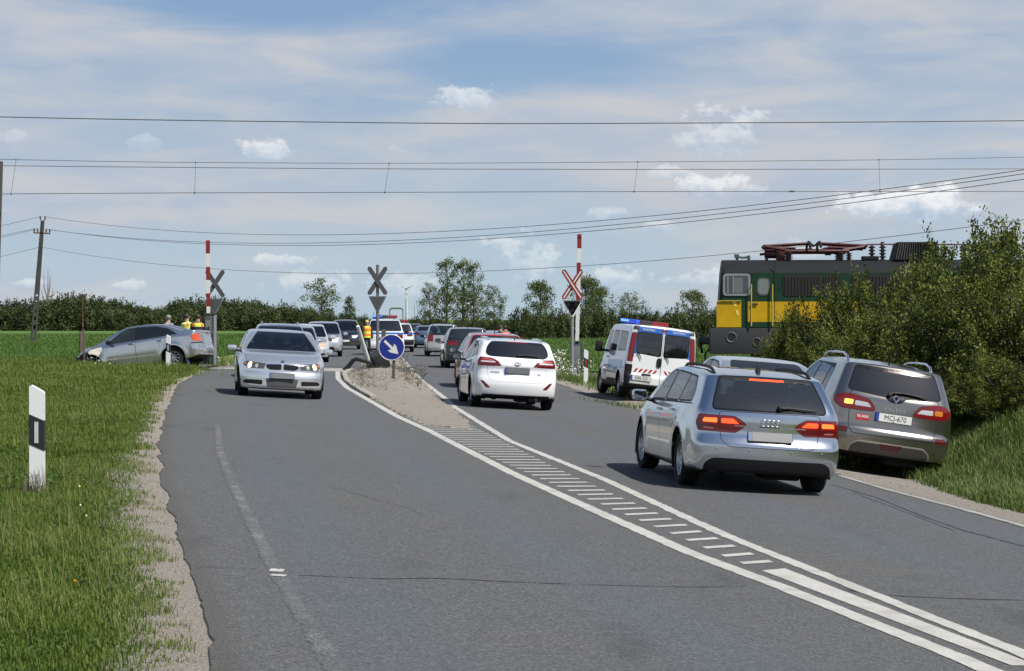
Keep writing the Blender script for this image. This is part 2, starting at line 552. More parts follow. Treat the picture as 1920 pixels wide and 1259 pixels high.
def strip(name, y0, y1, step, fl, fr, n, dz, material, jl=0.0, jr=0.0, kind='structure', thick=0.0, crown=0.0):
    """A sheet that follows the ground between two edge curves."""
    ys = []
    y = y0
    while y < y1:
        ys.append(y); y += max(step, step * abs(y) / 22.0) if y > 0 else step * 6
    ys.append(y1)
    V = []; acr = []; edg = []; F = []
    nn = n + 1
    for y in ys:
        a = fl(y) + (jl * noise1(y * .8, 1.0) if jl else 0)
        b = fr(y) + (jr * noise1(y * .7, 2.0) if jr else 0)
        for j in range(nn):
            s = j / n
            x = lerp(a, b, s)
            V.append((x, y, g(x, y) + dz + crown * 4 * s * (1 - s))); acr.append(x - XC(y)); edg.append(min(x - a, b - x))
    for i in range(len(ys) - 1):
        for j in range(n):
            F.append((i*nn+j, i*nn+j+1, (i+1)*nn+j+1, (i+1)*nn+j))
    base = len(V)
    if thick:
        for i in range(len(ys)):
            for j in (0, n):
                v = V[i*nn+j]
                V.append((v[0], v[1], v[2] - .001)); V.append((v[0] + (-.03 if j == 0 else .03), v[1], v[2] - thick)); acr += [acr[i*nn+j]] * 2
        for i in range(len(ys) - 1):
            a = base + 4 * i; b = a + 4
            F.append((a+1, a, b, b+1)); F.append((a+2, a+3, b+3, b+2))
    me = np_mesh(name, np.array(V), np.array(F), material, True)
    at_ = me.attributes.new('across', 'FLOAT', 'POINT')
    at_.data.foreach_set('value', np.array(acr, dtype=np.float32))
    edg += [0.0] * (len(acr) - len(edg))
    me.attributes.new('edge', 'FLOAT', 'POINT').data.foreach_set('value', np.array(edg, dtype=np.float32))
    o = link_mesh(name, me)
    if kind: tag(o, kind=kind)
    return o
def asphalt_mat(name="worn_asphalt", flecks=0.0, thr=.50):
    m, t, p = new_mat(name)
    pos = t.new('ShaderNodeNewGeometry').outputs['Position']
    a = t.new('ShaderNodeAttribute', attribute_name='across').outputs['Fac']
    grain = t.noise(pos, 95.0, 3, .8)
    mid = t.noise(pos, 14.0, 5, .6)
    big = t.noise(t.vscale(pos, (1, .12, 1)), 1.1, 5, .55)
    patch = t.noise(pos, .35, 4, .5)
    def band(c, w):
        return t.ramp(t.math('ABSOLUTE', t.math('SUBTRACT', t.math('ADD', a, t.math('MULTIPLY', t.math('SUBTRACT', big, .5), .5)), c)), w, w * .25)
    wheel = t.math('MAXIMUM', t.math('MAXIMUM', band(-3.3, .55), band(-1.6, .55)), t.math('MAXIMUM', band(1.7, .55), band(3.35, .55)))
    mott = t.noise(pos, 28.0, 4, .7)
    c = t.mix(t.ramp(grain, .3, .7), (0.0406, 0.0406, 0.0420), (0.1155, 0.1141, 0.1120))
    c = t.mix(t.math('MULTIPLY', t.ramp(mott, .35, .7), .35), c, (0.0525, 0.0532, 0.0560))
    c = t.mix(t.math('MULTIPLY', wheel, .5), c, t.mix(t.ramp(grain, .3, .7), (0.0546, 0.0574, 0.0644), (0.0980, 0.1015, 0.1106)))
    c = t.mix(t.math('MULTIPLY', t.ramp(patch, .45, .72), .6), c, t.mix(t.ramp(grain, .3, .7), (0.0462, 0.0448, 0.0406), (0.1155, 0.1106, 0.0994)))
    c = t.mix(t.math('MULTIPLY', t.ramp(mid, .6, .8), .3), c, (0.1120, 0.1064, 0.0966))
    agg = t.new('ShaderNodeTexVoronoi'); agg.inputs['Scale'].default_value = 75.0
    t.l.new(pos, agg.inputs['Vector'])
    bw = t.new('ShaderNodeSeparateColor'); t.l.new(agg.outputs['Color'], bw.inputs[0])
    c = t.mix(t.math('MULTIPLY', t.ramp(bw.outputs[0], .72, .95), .55), c, (0.1680, 0.1645, 0.1575))
    c = t.mix(t.math('MULTIPLY', t.ramp(bw.outputs[1], .70, .95), .6), c, (0.0245, 0.0252, 0.0266))
    wide = t.noise(t.vscale(pos, (1, .45, 1)), 7.0, 9, .82)
    c = t.mix(t.math('MULTIPLY', t.ramp(wide, .45, .30), .42), c, (0.0350, 0.0350, 0.0371))
    c = t.mix(t.math('MULTIPLY', t.ramp(wide, .55, .72), .36), c, (0.1470, 0.1435, 0.1365))
    spots = t.new('ShaderNodeTexVoronoi'); spots.inputs['Scale'].default_value = 60.0
    t.l.new(pos, spots.inputs['Vector'])
    c = t.mix(t.math('MULTIPLY', t.ramp(spots.outputs['Distance'], .22, .05), .35), c, (0.1680, 0.1610, 0.1505))
    ed = t.new('ShaderNodeAttribute', attribute_name='edge').outputs['Fac']
    ravel = t.ramp(t.math('ADD', ed if not flecks else t.math('ADD', ed, 1.0), t.math('MULTIPLY', t.math('SUBTRACT', mott, .5), .30)), .20, .02)
    c = t.mix(t.math('MULTIPLY', ravel, .8), c, t.mix(t.ramp(grain, .4, .6), (.018, .018, .018), (.115, .105, .092)))
    st = t.noise(t.vscale(pos, (1, .3, 1), (3.1, 1.7, 0)), .9, 6, .6)
    c = t.mix(t.math('MULTIPLY', t.ramp(st, .58, .72), .48), c, (.035, .035, .037))
    c = t.mix(1.0, c, t.mix(wheel, (1.02, 1.05, 1.08), (.97, 1.04, 1.13)), 'MULTIPLY')
    if flecks:
        fl = t.math('ADD', t.noise(pos, 62.0, 4, .8), t.math('MULTIPLY', t.math('SUBTRACT', t.noise(pos, 2.6, 4, .6), .5), .35))
        fade = t.ramp(ed, .0, .04)
        c = t.mix(t.math('MULTIPLY', t.math('MULTIPLY', t.ramp(fl, thr, thr + .16), fade), flecks), c, (.33, .325, .31))
    t.l.new(c, p.inputs['Base Color'])
    t.l.new(t.math('SUBTRACT', .88, t.math('MULTIPLY', wheel, .12)), p.inputs['Roughness'])
    p.inputs['Specular IOR Level'].default_value = .35
    b = t.new('ShaderNodeBump'); b.inputs['Strength'].default_value = .55; b.inputs['Distance'].default_value = .012
    t.l.new(t.noise(pos, 130.0, 4, .75), b.inputs['Height']); t.l.new(b.outputs[0], p.inputs['Normal'])
    return m
def grit_mat(name, lo, hi, rough=.95):
    m, t, p = new_mat(name)
    pos = t.new('ShaderNodeNewGeometry').outputs['Position']
    n1 = t.noise(pos, 70.0, 4, .75); n2 = t.noise(pos, 3.0, 5, .6)
    c = t.mix(t.ramp(n1, .3, .7), lo, hi)
    c = t.mix(t.ramp(n2, .5, .8), c, [v * .72 for v in hi])
    v = t.new('ShaderNodeTexVoronoi'); v.inputs['Scale'].default_value = 48.0
    t.l.new(pos, v.inputs['Vector'])
    c = t.mix(t.math('MULTIPLY', v.outputs['Color'], .45), c, [v_ * .55 for v_ in lo])
    t.l.new(c, p.inputs['Base Color']); p.inputs['Roughness'].default_value = rough
    p.inputs['Specular IOR Level'].default_value = .2
    b = t.new('ShaderNodeBump'); b.inputs['Strength'].default_value = 1.0; b.inputs['Distance'].default_value = .03
    hgt = t.math('SUBTRACT', n1, t.math('MULTIPLY', v.outputs['Distance'], .8))
    t.l.new(hgt, b.inputs['Height']); t.l.new(b.outputs[0], p.inputs['Normal'])
    return m
ASPHALT = asphalt_mat()
GRAVEL = grit_mat("pale_gravel", (.27, .24, .205), (.48, .435, .375))
DIRT = grit_mat("dry_dirt", (.26, .235, .20), (.43, .395, .345))
def white_paint(name, wear):
    m, t, p = new_mat(name)
    pos = t.new('ShaderNodeNewGeometry').outputs['Position']
    n = t.noise(pos, 48.0, 6, .8); n2 = t.noise(pos, 3.2, 4, .6)
    f = t.ramp(t.math('ADD', n, t.math('MULTIPLY', t.math('SUBTRACT', n2, .5), .5)), wear, wear + .12)
    c = t.mix(t.ramp(n2, .3, .7), (.30, .292, .27), (.43, .425, .40))
    c = t.mix(f, c, (.085, .084, .082))
    t.l.new(c, p.inputs['Base Color']); p.inputs['Roughness'].default_value = .8
    b = t.new('ShaderNodeBump'); b.inputs['Strength'].default_value = .35; b.inputs['Distance'].default_value = .01
    t.l.new(t.noise(pos, 130.0, 4, .75), b.inputs['Height']); t.l.new(b.outputs[0], p.inputs['Normal'])
    return m
PAINT = white_paint("road_marking_paint", .57)
PAINT_W = asphalt_mat("worn_road_marking_paint", .62)
PAINT_E = asphalt_mat("worn_edge_line_paint", 1.0, .36)

strip('road', -60, 420, .10, ROAD_L, ROAD_R, 40, .035, ASPHALT, jl=.045, jr=.04, thick=.035)
strip('gravel_shoulder', -60, 71, .18, lambda y: GRAV_L(y) - .25, lambda y: ROAD_L(y) + .06, 5, .020, GRAVEL, jl=.07, crown=.015)
strip('dirt_shoulder', -60, 71, .25, lambda y: ROAD_R(y) - .06, lambda y: GRAV_R(y) + .15, 4, .014, DIRT, jr=.12, crown=.012)

# crop fields beyond the railway, either side of the road
def field_mat():
    m, t, p = new_mat("young_wheat")
    pos = t.new('ShaderNodeNewGeometry').outputs['Position']
    n1 = t.noise(t.vscale(pos, (.25, 1, 1)), .35, 5, .6); n2 = t.noise(pos, 5.0, 5, .7); n3 = t.noise(t.vscale(pos, (.05, 1.0, 1)), 2.2, 3, .6)
    c = t.mix(n2, (.058, .112, .024), (.10, .175, .040))
    c = t.mix(t.math('MULTIPLY', n1, .6), c, (.07, .14, .034))
    c = t.mix(t.math('MULTIPLY', t.ramp(n3, .55, .8), .4), c, (.10, .16, .042))
    t.l.new(c, p.inputs['Base Color']); p.inputs['Roughness'].default_value = .9
    p.inputs['Specular IOR Level'].default_value = .2
    b = t.new('ShaderNodeBump'); b.inputs['Strength'].default_value = .8; b.inputs['Distance'].default_value = .15
    t.l.new(n2, b.inputs['Height']); t.l.new(b.outputs[0], p.inputs['Normal'])
    return m
FIELD = field_mat()
strip('field', 78.5, 395, 1.2, lambda y: XC(y) - 12 - y * .55, lambda y: XC(y) - 7.2, 24, .05, FIELD, jr=.3)
strip('field', 80, 185, 1.2, lambda y: XC(y) + 7.5, lambda y: XC(y) + 12 + y * .45, 20, .05, FIELD, jl=.3)

# ------------------------------------------------------------------ road markings (sheets on the road)
def polyline_strip(name, pts, wid, dz, material, step=.3, jag=0.0):
    P = [Vector((p.x, p.y, 0)) for p in pts]
    Q = []
    for a, b in zip(P, P[1:]):
        n = max(1, int((b - a).length / step))
        for k in range(n): Q.append(a.lerp(b, k / n))
    Q.append(P[-1])
    # smooth the polyline
    for _ in range(4):
        Q = [Q[0]] + [(Q[i-1] + Q[i] * 2 + Q[i+1]) / 4 for i in range(1, len(Q) - 1)] + [Q[-1]]
    V = []
    for i, q in enumerate(Q):
        d = (Q[min(len(Q)-1, i+1)] - Q[max(0, i-1)]).normalized()
        nrm = Vector((-d.y, d.x, 0))
        for s in (-1, 0, 1):
            v = q + nrm * (s * wid / 2 + (jag * noise1(i * 1.9 + s, s * 3.0) if s else 0))
            V.append((v.x, v.y, g(v.x, v.y) + .035 + dz))
    F = [(3*i+j+1, 3*i+j, 3*i+j+3, 3*i+j+4) for i in range(len(Q) - 1) for j in (0, 1)]
    me = np_mesh(name, np.array(V), np.array(F), material, True)
    me.attributes.new('across', 'FLOAT', 'POINT').data.foreach_set('value', np.array([v[0] - XC(v[1]) for v in V], dtype=np.float32))
    me.attributes.new('edge', 'FLOAT', 'POINT').data.foreach_set('value', np.array([0, wid / 2, 0] * len(Q), dtype=np.float32))
    return link_mesh(name, me)
def densify_px(px):
    return [at(*p) for p in px]
L_PX = [(2180, 1420), (1822, 1256), (1456, 1107.5), (1294, 1046), (1122, 968), (959, 893), (803, 811.5), (745, 785), (695, 756), (652, 731), (634, 713), (633, 699)]
R_PX = [(2240, 1380), (1913, 1236.6), (1602, 1111), (1355, 1010), (1137.5, 907), (956, 832), (850, 765), (838, 753), (789, 714)]
tag(polyline_strip('road_marking', densify_px(L_PX), .15, .004, PAINT, step=.12, jag=.010), kind='structure')
tag(polyline_strip('road_marking', densify_px(R_PX), .13, .004, PAINT, step=.12, jag=.013), kind='structure')
tag(polyline_strip('road_marking', densify_px([(786, 712), (771, 693)]), .13, .004, PAINT), kind='structure')
tag(polyline_strip('road_marking', densify_px([(768, 690), (752, 671)]), .13, .004, PAINT), kind='structure')
# solid bar where the hatching starts
def poly_sheet(name, world_pts, dz, material, n=10):
    """Quad sheet (4 world points) subdivided so that it follows the ground."""
    a, b, c, d = [Vector((p.x, p.y, 0)) for p in world_pts]
    V = []; F = []
    m = n + 1
    for i in range(m):
        s = i / n
        l = a.lerp(d, s); r = b.lerp(c, s)
        for j in range(3):
            v = l.lerp(r, j / 2)
            V.append((v.x, v.y, g(v.x, v.y) + .035 + dz))
    for i in range(n):
        for j in range(2):
            F.append((i*3+j, i*3+j+1, (i+1)*3+j+1, (i+1)*3+j))
    return link_mesh(name, np_mesh(name, np.array(V), np.array(F), material, True))
tag(poly_sheet('road_marking', [at(1897, 1262), at(1945, 1262), at(1472, 1076), at(1428, 1080)], .004, PAINT, 14), kind='structure')
# hatch bars (one mesh: flat print of paint on the road), measured front to back
bars = [((1390, 1066), (1446, 1062)), ((1355, 1052), (1411, 1047.5)), ((1320, 1036.5), (1377, 1032.5)), ((1288, 1022), (1345, 1018)),
        ((1258, 1009), (1314, 1005)), ((1227, 996), (1287, 992.5)), ((1199, 984), (1258, 981)), ((1172, 973), (1233, 970)),
        ((1148, 963), (1212, 960.5)), ((1127, 953), (1190, 951)), ((1102, 943.5), (1168, 942)), ((1083, 935), (1149, 933.5)),
        ((1065, 927), (1134, 926)), ((1045, 919), (1117, 918.5)), ((1029, 911.5), (1101, 911)), ((1013, 904.5), (1086, 904)),
        ((997, 897.5), (1071, 897)), ((983, 891), (1058, 891)), ((968, 884.5), (1045, 885)), ((955, 878.5), (1033, 879)),
        ((942, 873), (1022, 873.5)), ((930, 867.5), (1012, 868)), ((918, 862), (1002, 862.5)), ((907, 857), (991, 857.5)),
        ((896, 852), (982, 852.5)), ((886, 847.5), (973, 848)), ((877, 843), (964, 843)), ((867, 838.5), (956, 838.5)),
        ((858, 834), (947, 834)), ((849, 830), (940, 830)), ((841, 826), (931, 826)), ((832, 822), (924, 822)), ((825, 818), (916, 818)),
        ((817, 814.5), (908, 814.5)), ((810, 811), (902, 811)), ((803, 807.5), (894, 807.5)), ((796, 804), (888, 804)), ((789, 800.5), (882, 800.5)),
        ((782, 797), (874, 797)), ((775, 793.5), (868, 793.5)), ((768, 790), (862, 790)), ((762, 786.5), (856, 786.5))]
for (a, b) in bars:
    A = at(*a); B = at(*b)
    ln = .155 if a[1] > 1000 else .15
    v = B - A
    up = Vector((-.14, .99, 0)) * ln
    tag(poly_sheet('road_marking', [A - up * .5, B - up * .5, B + up * .5, A + up * .5], .0045, PAINT, 2), kind='structure')
# worn edge line of the left lane and the crack across it
tag(polyline_strip('road_marking', densify_px([(668, 1330), (600, 1215), (545, 1125), (514, 1072), (478, 1000), (448, 935), (425, 885), (412, 850), (408, 800)]), .12, .002, PAINT_W, step=.1, jag=.02), kind='structure')
tag(polyline_strip('road_marking', densify_px([(506, 1080.5), (532, 1082)]), .16, .006, PAINT), kind='structure')
tag(polyline_strip('road_marking', densify_px([(508, 1090), (536, 1092)]), .10, .006, PAINT), kind='structure')
CRACK = mat('tar_crack', (.03, .03, .032), .9, 0, .4, 9)
for px, w in [([(370, 1074), (480, 1077)], .012), ([(560, 1090), (640, 1092), (690, 1097), (740, 1097), (800, 1094), (880, 1098), (1000, 1104), (1130, 1108), (1300, 1112), (1400, 1110)], .020),
              ([(1500, 1106), (1560, 1112), (1640, 1126), (1760, 1132), (1920, 1136)], .022),
              ([(1560, 915), (1640, 938), (1730, 975), (1800, 1000), (1880, 1022), (1990, 1050)], .030),
              ([(1600, 930), (1700, 968), (1790, 1003)], .012), ([(620, 920), (760, 960), (800, 975)], .006)]:
    tag(polyline_strip('road_crack', densify_px(px), w, .003, CRACK, step=.08, jag=w * .6), kind='structure')
tag(polyline_strip('road_marking', densify_px([(2050, 1040), (1920, 993), (1790, 957), (1674, 927), (1575, 897)]), .13, .004, PAINT_E, jag=.02), kind='structure')

# ------------------------------------------------------------------ railway over the road
TRK = 74.6
TSL = -.075
def TY(x): return TRK + TSL * (x - XC(74.6))
def tz(x): return g(x, TY(x)) + .035
CONCRETE = mat('weathered_concrete', (.27, .26, .24), .9, 0, .18, 4, bump=.4)
PATCHED = mat('asphalt_topped_panel', (.075, .074, .073), .9, 0, .2, 5, bump=.4)
STEEL = mat('rail_steel', (.16, .14, .125), .45, .7, .25, 8)
RUST = mat('rusty_steel', (.13, .075, .045), .8, .2, .3, 8)
BALLAST = grit_mat("track_ballast", (.10, .092, .085), (.24, .225, .21))
def track_bed(xa, xb):
    V = []; F = []
    xs = np.arange(xa, xb, .6); vs = np.linspace(-2.4, 2.4, 14)
    for x in xs:
        for v in vs:
            y = TY(x) + v; V.append((x, y, g(x, y) + .01 + .03 * (1 - (v / 2.4) ** 2)))
    n = len(vs)
    for i in range(len(xs) - 1):
        for j in range(n - 1): F.append((i*n+j, (i+1)*n+j, (i+1)*n+j+1, i*n+j+1))
    tag(link_mesh('track_bed', np_mesh('track_bed', np.array(V), np.array(F), BALLAST, True)), kind='structure')
track_bed(XC(TRK) - 70, XC(TRK) - 5.4); track_bed(XC(TRK) + 5.6, XC(TRK) + 70)
for yy in (-.755, .755):
    b = MB()
    xs = list(np.arange(-75, 66, 3.0))
    for x0, x1 in zip(xs, xs[1:]):
        a0, a1 = tz(x0) + .012, tz(x1) + .012
        c = Vector(((x0 + x1) / 2, TY((x0 + x1) / 2) + yy, (a0 + a1) / 2 - .06))
        b.box(c, (x1 - x0, .07, .12), Euler((0, -math.atan2(a1 - a0, x1 - x0), math.atan(TSL))))
    o = b.obj('rail', STEEL)
    tag(o, kind='structure')
root = empty('level_crossing', (XC(TRK), TRK, tz(XC(TRK))))
tag(root, 'grey concrete level crossing panels laid across the road between the rails', 'level crossing')
xl, xr = ROAD_L(TRK) + .05, ROAD_R(TRK) - .05
npan = 9
for (ya, yb) in [(TRK - 2.0, TRK - .84), (TRK - .66, TRK + .66), (TRK + .84, TRK + 2.0)]:
    for k in range(npan):
        x0 = lerp(xl, xr, k / npan) + .012; x1 = lerp(xl, xr, (k + 1) / npan) - .012
        cx = (x0 + x1) / 2; cy = (ya + yb) / 2 + TY(cx) - TRK
        b = MB(); b.box((0, 0, 0), (x1 - x0, yb - ya, .12), bev=.012)
        b.obj('concrete_panel', CONCRETE if x1 < XC(TRK) + .2 else PATCHED, root, (cx - root.location.x, cy - TRK, g(cx, cy) + .035 - .048 - root.location.z),
              (0, math.atan(bank(TRK)), math.atan(TSL)))
# ------------------------------------------------------------------ vehicles: a lofted shell that is cut into panels
TYRE = mat('tyre_rubber', (.010, .010, .011), .9, 0, .3, 12)
BLACK = mat('black_plastic', (.008, .008, .009), .6, 0, .25, 15, spec=.3)
GLOSSBLACK = mat('gloss_black', (.008, .008, .009), .12, 0, .1, 15)
GAP = mat('panel_gap', (.006, .006, .006), .9, 0, .1, 15)
UNDER = mat('underbody', (.010, .010, .010), .95, 0, .3, 5)
RIM = mat('alloy_rim', (.42, .43, .45), .32, .75, .1, 10)
RIMDARK = mat('dark_metal', (.035, .035, .037), .6, .4, .2, 10)  # plain dark metal for the wheel hubs and the exhaust
CHROME = mat('chrome', (.72, .73, .75), .12, 1.0, .04, 10)
SEAT = mat('seat_fabric', (.030, .030, .034), .9, 0, .2, 20)
RED = mat('tail_light_red', (.15, .004, .007), .14, 0, .15, 40, coat=.6)
REDDARK = mat('tail_light_dark_red', (.085, .004, .006), .16, 0, .15, 40, coat=.6)
CLEARLENS = mat('clear_lamp_lens', (.55, .56, .57), .15, .2, .2, 60, coat=.8)
LAMPDARK = mat('headlight_housing', (.10, .105, .11), .15, .4, .4, 60, coat=.8)
LIT_RED = lamp('lit_brake_light', (1.0, .055, .012), 1.7)
LIT_ORANGE = lamp('lit_indicator', (1.0, .36, .07), 1.5)
LIT_AMBER = lamp('lit_outer_brake_light', (1.0, .11, .02), 1.8)
LIT_HEAD = lamp('lit_headlight', (1.0, .80, .50), 4.0)
ORANGE = mat('indicator_orange', (.55, .17, .02), .2, 0, .1, 30, coat=.5)
PLATEW = mat('number_plate_white', (.62, .62, .60), .4, 0, .05, 30)
PLATEBLUR = mat('number_plate_grey', (.115, .12, .13), .5, 0, .15, 3)
PLATEBLURBLUE = mat('number_plate_grey_blue', (.055, .09, .21), .5, 0, .15, 3)
PLATEBLUE = mat('number_plate_blue', (.02, .06, .32), .4, 0, .05, 30)
INK = mat('black_ink', (.012, .012, .014), .6, 0, .05, 30)
G_CLEAR = glass('car_glass_clear', (.62, .68, .66), trans=.90)
G_TINT = glass('car_glass_tinted', (.17, .19, .19), (.05, .06, .066), trans=.72)
G_DARK = glass('car_glass_dark', (.035, .04, .045), (.018, .021, .025), trans=.6)

def cut(bm, faces, fn):
    """Split faces along fn(co)=0 and return those on the positive side."""
    val = {}
    def V(v):
        r = val.get(v)
        if r is None:
            r = fn(v.co)
            if abs(r) < 2e-4: r = 0.0
            val[v] = r
        return r
    inside = []; mixed = []
    for f in faces:
        lo = min(V(v) for v in f.verts); hi = max(V(v) for v in f.verts)
        if lo >= 0 and hi > 0: inside.append(f)
        elif hi <= 0: pass
        else: mixed.append(f)
    es = {e for f in mixed for e in f.edges if V(e.verts[0]) * V(e.verts[1]) < 0}
    for e in es:
        a, b = e.verts
        va, vb = val[a], val[b]
        _, nv = bmesh.utils.edge_split(e, a, va / (va - vb))
        val[nv] = 0.0
    for f in mixed:
        zs = [v for v in f.verts if V(v) == 0.0]
        parts = [f]
        if len(zs) >= 2:
            done = False
            for i in range(len(zs)):
                for k in range(i + 1, len(zs)):
                    a, b = zs[i], zs[k]
                    if any(b in e.verts for e in a.link_edges if f in e.link_faces): continue
                    try:
                        nf, _ = bmesh.utils.face_split(f, a, b)
                        parts = [f, nf]; done = True
                    except Exception: pass
                    break
                if done: break
        for q in parts:
            s = sum(V(v) for v in q.verts)
            if s > 0: inside.append(q)
    return inside
def round_poly(pts, r, n=4):
    out = []
    m = len(pts)
    for i in range(m):
        p = Vector(pts[i]); a = Vector(pts[i-1]); b = Vector(pts[(i+1) % m])
        da = (a - p); db = (b - p)
        rr = min(r, da.length * .45, db.length * .45)
        if rr < 1e-4: out.append(tuple(p)); continue
        A = p + da.normalized() * rr; B = p + db.normalized() * rr
        for k in range(n + 1):
            t = k / n
            q = A * (1-t)**2 + p * (2*t*(1-t)) + B * t*t
            out.append(tuple(q))
    return out

class Car:
    def __init__(self, S, res=1.0):
        self.S = S
        self.res = res
        self.build()
    # ---- shell
    def build(self):
        S = self.S
        yr, yf = S['yr'], S['yf']
        W = S['W'] / 2
        top, belt = pchip(S['top']), pchip(S['belt'])
        wid = pchip([(a, b * W) for a, b in S['wid']])
        low = pchip(S['low'])
        pr, pf = pchip(S['pr']), pchip(S['pf'])
        fr, ff = S.get('fade_r', 1.2), S.get('fade_f', 1.0)
        kr, kf = S.get('kr', .16), S.get('kf', .22)
        tb = S.get('tumble', .36)
        cr = S.get('corner', .10); rv = S.get('round', .05)
        crown = S.get('crown', .035)
        self.W = W
        st = .055 / self.res
        nU = int((yf - yr) / st)
        ys = [yr + (yf - yr) * i / nU for i in range(nU + 1)]
        ends = [.004, .015, .032, .07, .1]
        ys = sorted(set([round(v, 4) for v in ys + [yr + e for e in ends] + [yf - e for e in ends]]))
        c = 5 if self.res >= .8 else 3
        nside = int(20 * self.res) + 4
        ngl = int(12 * self.res) + 3
        rings = []
        for y in ys:
            e = min(y - yr, yf - y)
            ins = 0.0; rz = 0.0
            if e < cr: q = 1 - e / cr; ins = cr * (1 - math.sqrt(max(0, 1 - q*q)))
            if e < rv: q = 1 - e / rv; rz = rv * (1 - math.sqrt(max(0, 1 - q*q)))
            w = wid(y) - ins; b = belt(y); t = top(y) - rz; lo = low(y) + rz * .6
            b = min(b, t - .02)
            gh = t - b
            ge = gh * S.get('edge', .87) - (.0 if gh > .25 else 0)
            bx = w * S.get('beltx', .945)
            ex = bx - tb * ge - S.get('tumble2', .12) * ge * ge
            H = b - lo
            ctl = [(w * .90, lo), (w * .955, lo + .025), (w * .975, lo + .09), (w * .99, lo + H * .30), (w * 1.0, lo + H * .52),
                   (w * .998, lo + H * .68), (w * .985, lo + H * .84), (w * .968, b - H * .055), (bx, b)]
            # side polyline resampled evenly
            def resample(ctl, n):
                P = [Vector(p) for p in ctl]
                L = [0]
                for a, q in zip(P, P[1:]): L.append(L[-1] + (q - a).length)
                out = []
                for k in range(n + 1):
                    s = L[-1] * k / n
                    i = 0
                    while i < len(L) - 2 and s > L[i+1]: i += 1
                    tt = (s - L[i]) / max(1e-9, L[i+1] - L[i])
                    p0 = P[max(0, i-1)]; p1 = P[i]; p2 = P[i+1]; p3 = P[min(len(P)-1, i+2)]
                    cmr = .5 * ((2*p1) + (p2-p0)*tt + (2*p0-5*p1+4*p2-p3)*tt*tt + (3*p1-p0-3*p2+p3)*tt**3)
                    out.append(cmr)
                return out
            side = resample(ctl, nside)
            gl = resample([(bx, b), (lerp(bx, ex, .5) + .012 * gh, b + ge * .5), (ex, b + ge), (ex - .035 - .03 * gh, b + lerp(ge, gh, .55)), (ex * .86, b + gh * .985 - crown * .32 if gh > .2 else b + gh * .93)], ngl)
            xe = gl[-1].x; ze = gl[-1].y
            tops = [Vector((xe * (1 - k / c), ze + (t - ze) * (1 - (1 - k / c) ** 2))) for k in range(1, c + 1)]
            bots = [Vector((w * .9 * k / c, lo)) for k in range(0, c)]
            rings.append((y, bots + side + gl[1:] + tops))
        n = len(rings[0][1])
        k0 = c; k1 = n - 1 - c
        V = []; F = []
        def rz_(y):   # rear fade
            t_ = max(0.0, 1 - (y - yr) / fr); return t_
        def fz_(y):
            t_ = max(0.0, 1 - (yf - y) / ff); return t_
        fx = S.get('fade_x', 1.5)
        def warp(x, y, z):
            a = rz_(y); b_ = fz_(y)
            xr_ = min(1.15, abs(x) / W)
            ya = max(0.0, 1 - (y - yr) / fx); yb = max(0.0, 1 - (yf - y) / fx)
            yy = y + pr(z) * a * a + kr * xr_ ** 2.4 * ya ** 1.5 - pf(z) * b_ ** 2 - kf * xr_ ** 2.2 * yb ** 1.2
            return Vector((x, yy, z))
        ring_ids = []
        for (y, pts) in rings:
            ids = []
            for p in pts: V.append(warp(p.x, y, p.y)); ids.append(len(V) - 1)
            for j in range(n - 2, 0, -1):
                p = pts[j]; V.append(warp(-p.x, y, p.y)); ids.append(len(V) - 1)
            ring_ids.append(ids)
        m = 2 * n - 2
        for A, B in zip(ring_ids, ring_ids[1:]):
            for j in range(m):
                F.append((B[j], B[(j+1) % m], A[(j+1) % m], A[j]))
        def cap(ri, flip):
            y, pts = rings[ri]
            ids = ring_ids[ri]
            def mir(j): return ids[j] if j in (0, n - 1) else ids[m - j]
            ncol = 2 * c + 1
            rowlo = [mir(j) for j in range(k0, 0, -1)] + [ids[j] for j in range(0, k0 + 1)]
            rowhi = [mir(j) for j in range(k1, n - 1)] + [ids[n-1]] + [ids[j] for j in range(n - 2, k1 - 1, -1)]
            frl = [-pts[k0 - i].x if i <= k0 else pts[i - k0].x for i in range(ncol)]
            frl = [v / pts[k0].x for v in frl]
            frh = [(-pts[k1 + i].x if i <= c else pts[n - 1 - (i - c)].x) / pts[k1].x for i in range(ncol)]
            zh = [pts[k1 + i].y if i <= c else pts[n - 1 - (i - c)].y for i in range(ncol)]
            rows = [rowlo]
            for j in range(k0 + 1, k1):
                u = (j - k0) / (k1 - k0)
                row = []
                for q in range(ncol):
                    if q == 0: row.append(mir(j)); continue
                    if q == ncol - 1: row.append(ids[j]); continue
                    f_ = lerp(frl[q], frh[q], u)
                    z = pts[j].y + (zh[q] - pts[k1].y) * u ** 3
                    V.append(warp(pts[j].x * f_, y, z)); row.append(len(V) - 1)
                rows.append(row)
            rows.append(rowhi)
            for a, b in zip(rows, rows[1:]):
                for q in range(ncol - 1):
                    fc = (a[q], a[q+1], b[q+1], b[q])
                    F.append(fc if not flip else tuple(reversed(fc)))
        cap(0, False); cap(len(rings) - 1, True)
        # wheel-arch flare
        fl = S.get('flare', .014)
        for ya in S['axles']:
            for v in V:
                if v.z > S['wr'] * .5 and abs(v.x) > W * .8:
                    r = math.hypot(v.y - ya, v.z - S['wr'])
                    k = math.exp(-((r - S['wr'] * 1.22) / .085) ** 2)
                    v.x += math.copysign(fl * k, v.x)
        for fnc in S.get('sculpt', []):
            for i, v in enumerate(V): V[i] = fnc(v)
        bm = bmesh.new()
        bv = [bm.verts.new(v) for v in V]
        for f in F:
            try: bm.faces.new([bv[i] for i in f])
            except ValueError: pass
        bm.normal_update()
        bm.faces.ensure_lookup_table(); bm.verts.ensure_lookup_table()
        self.bm = bm
        self.tagl = bm.faces.layers.int.new('part')
        bm.verts.index_update()
        tris = []
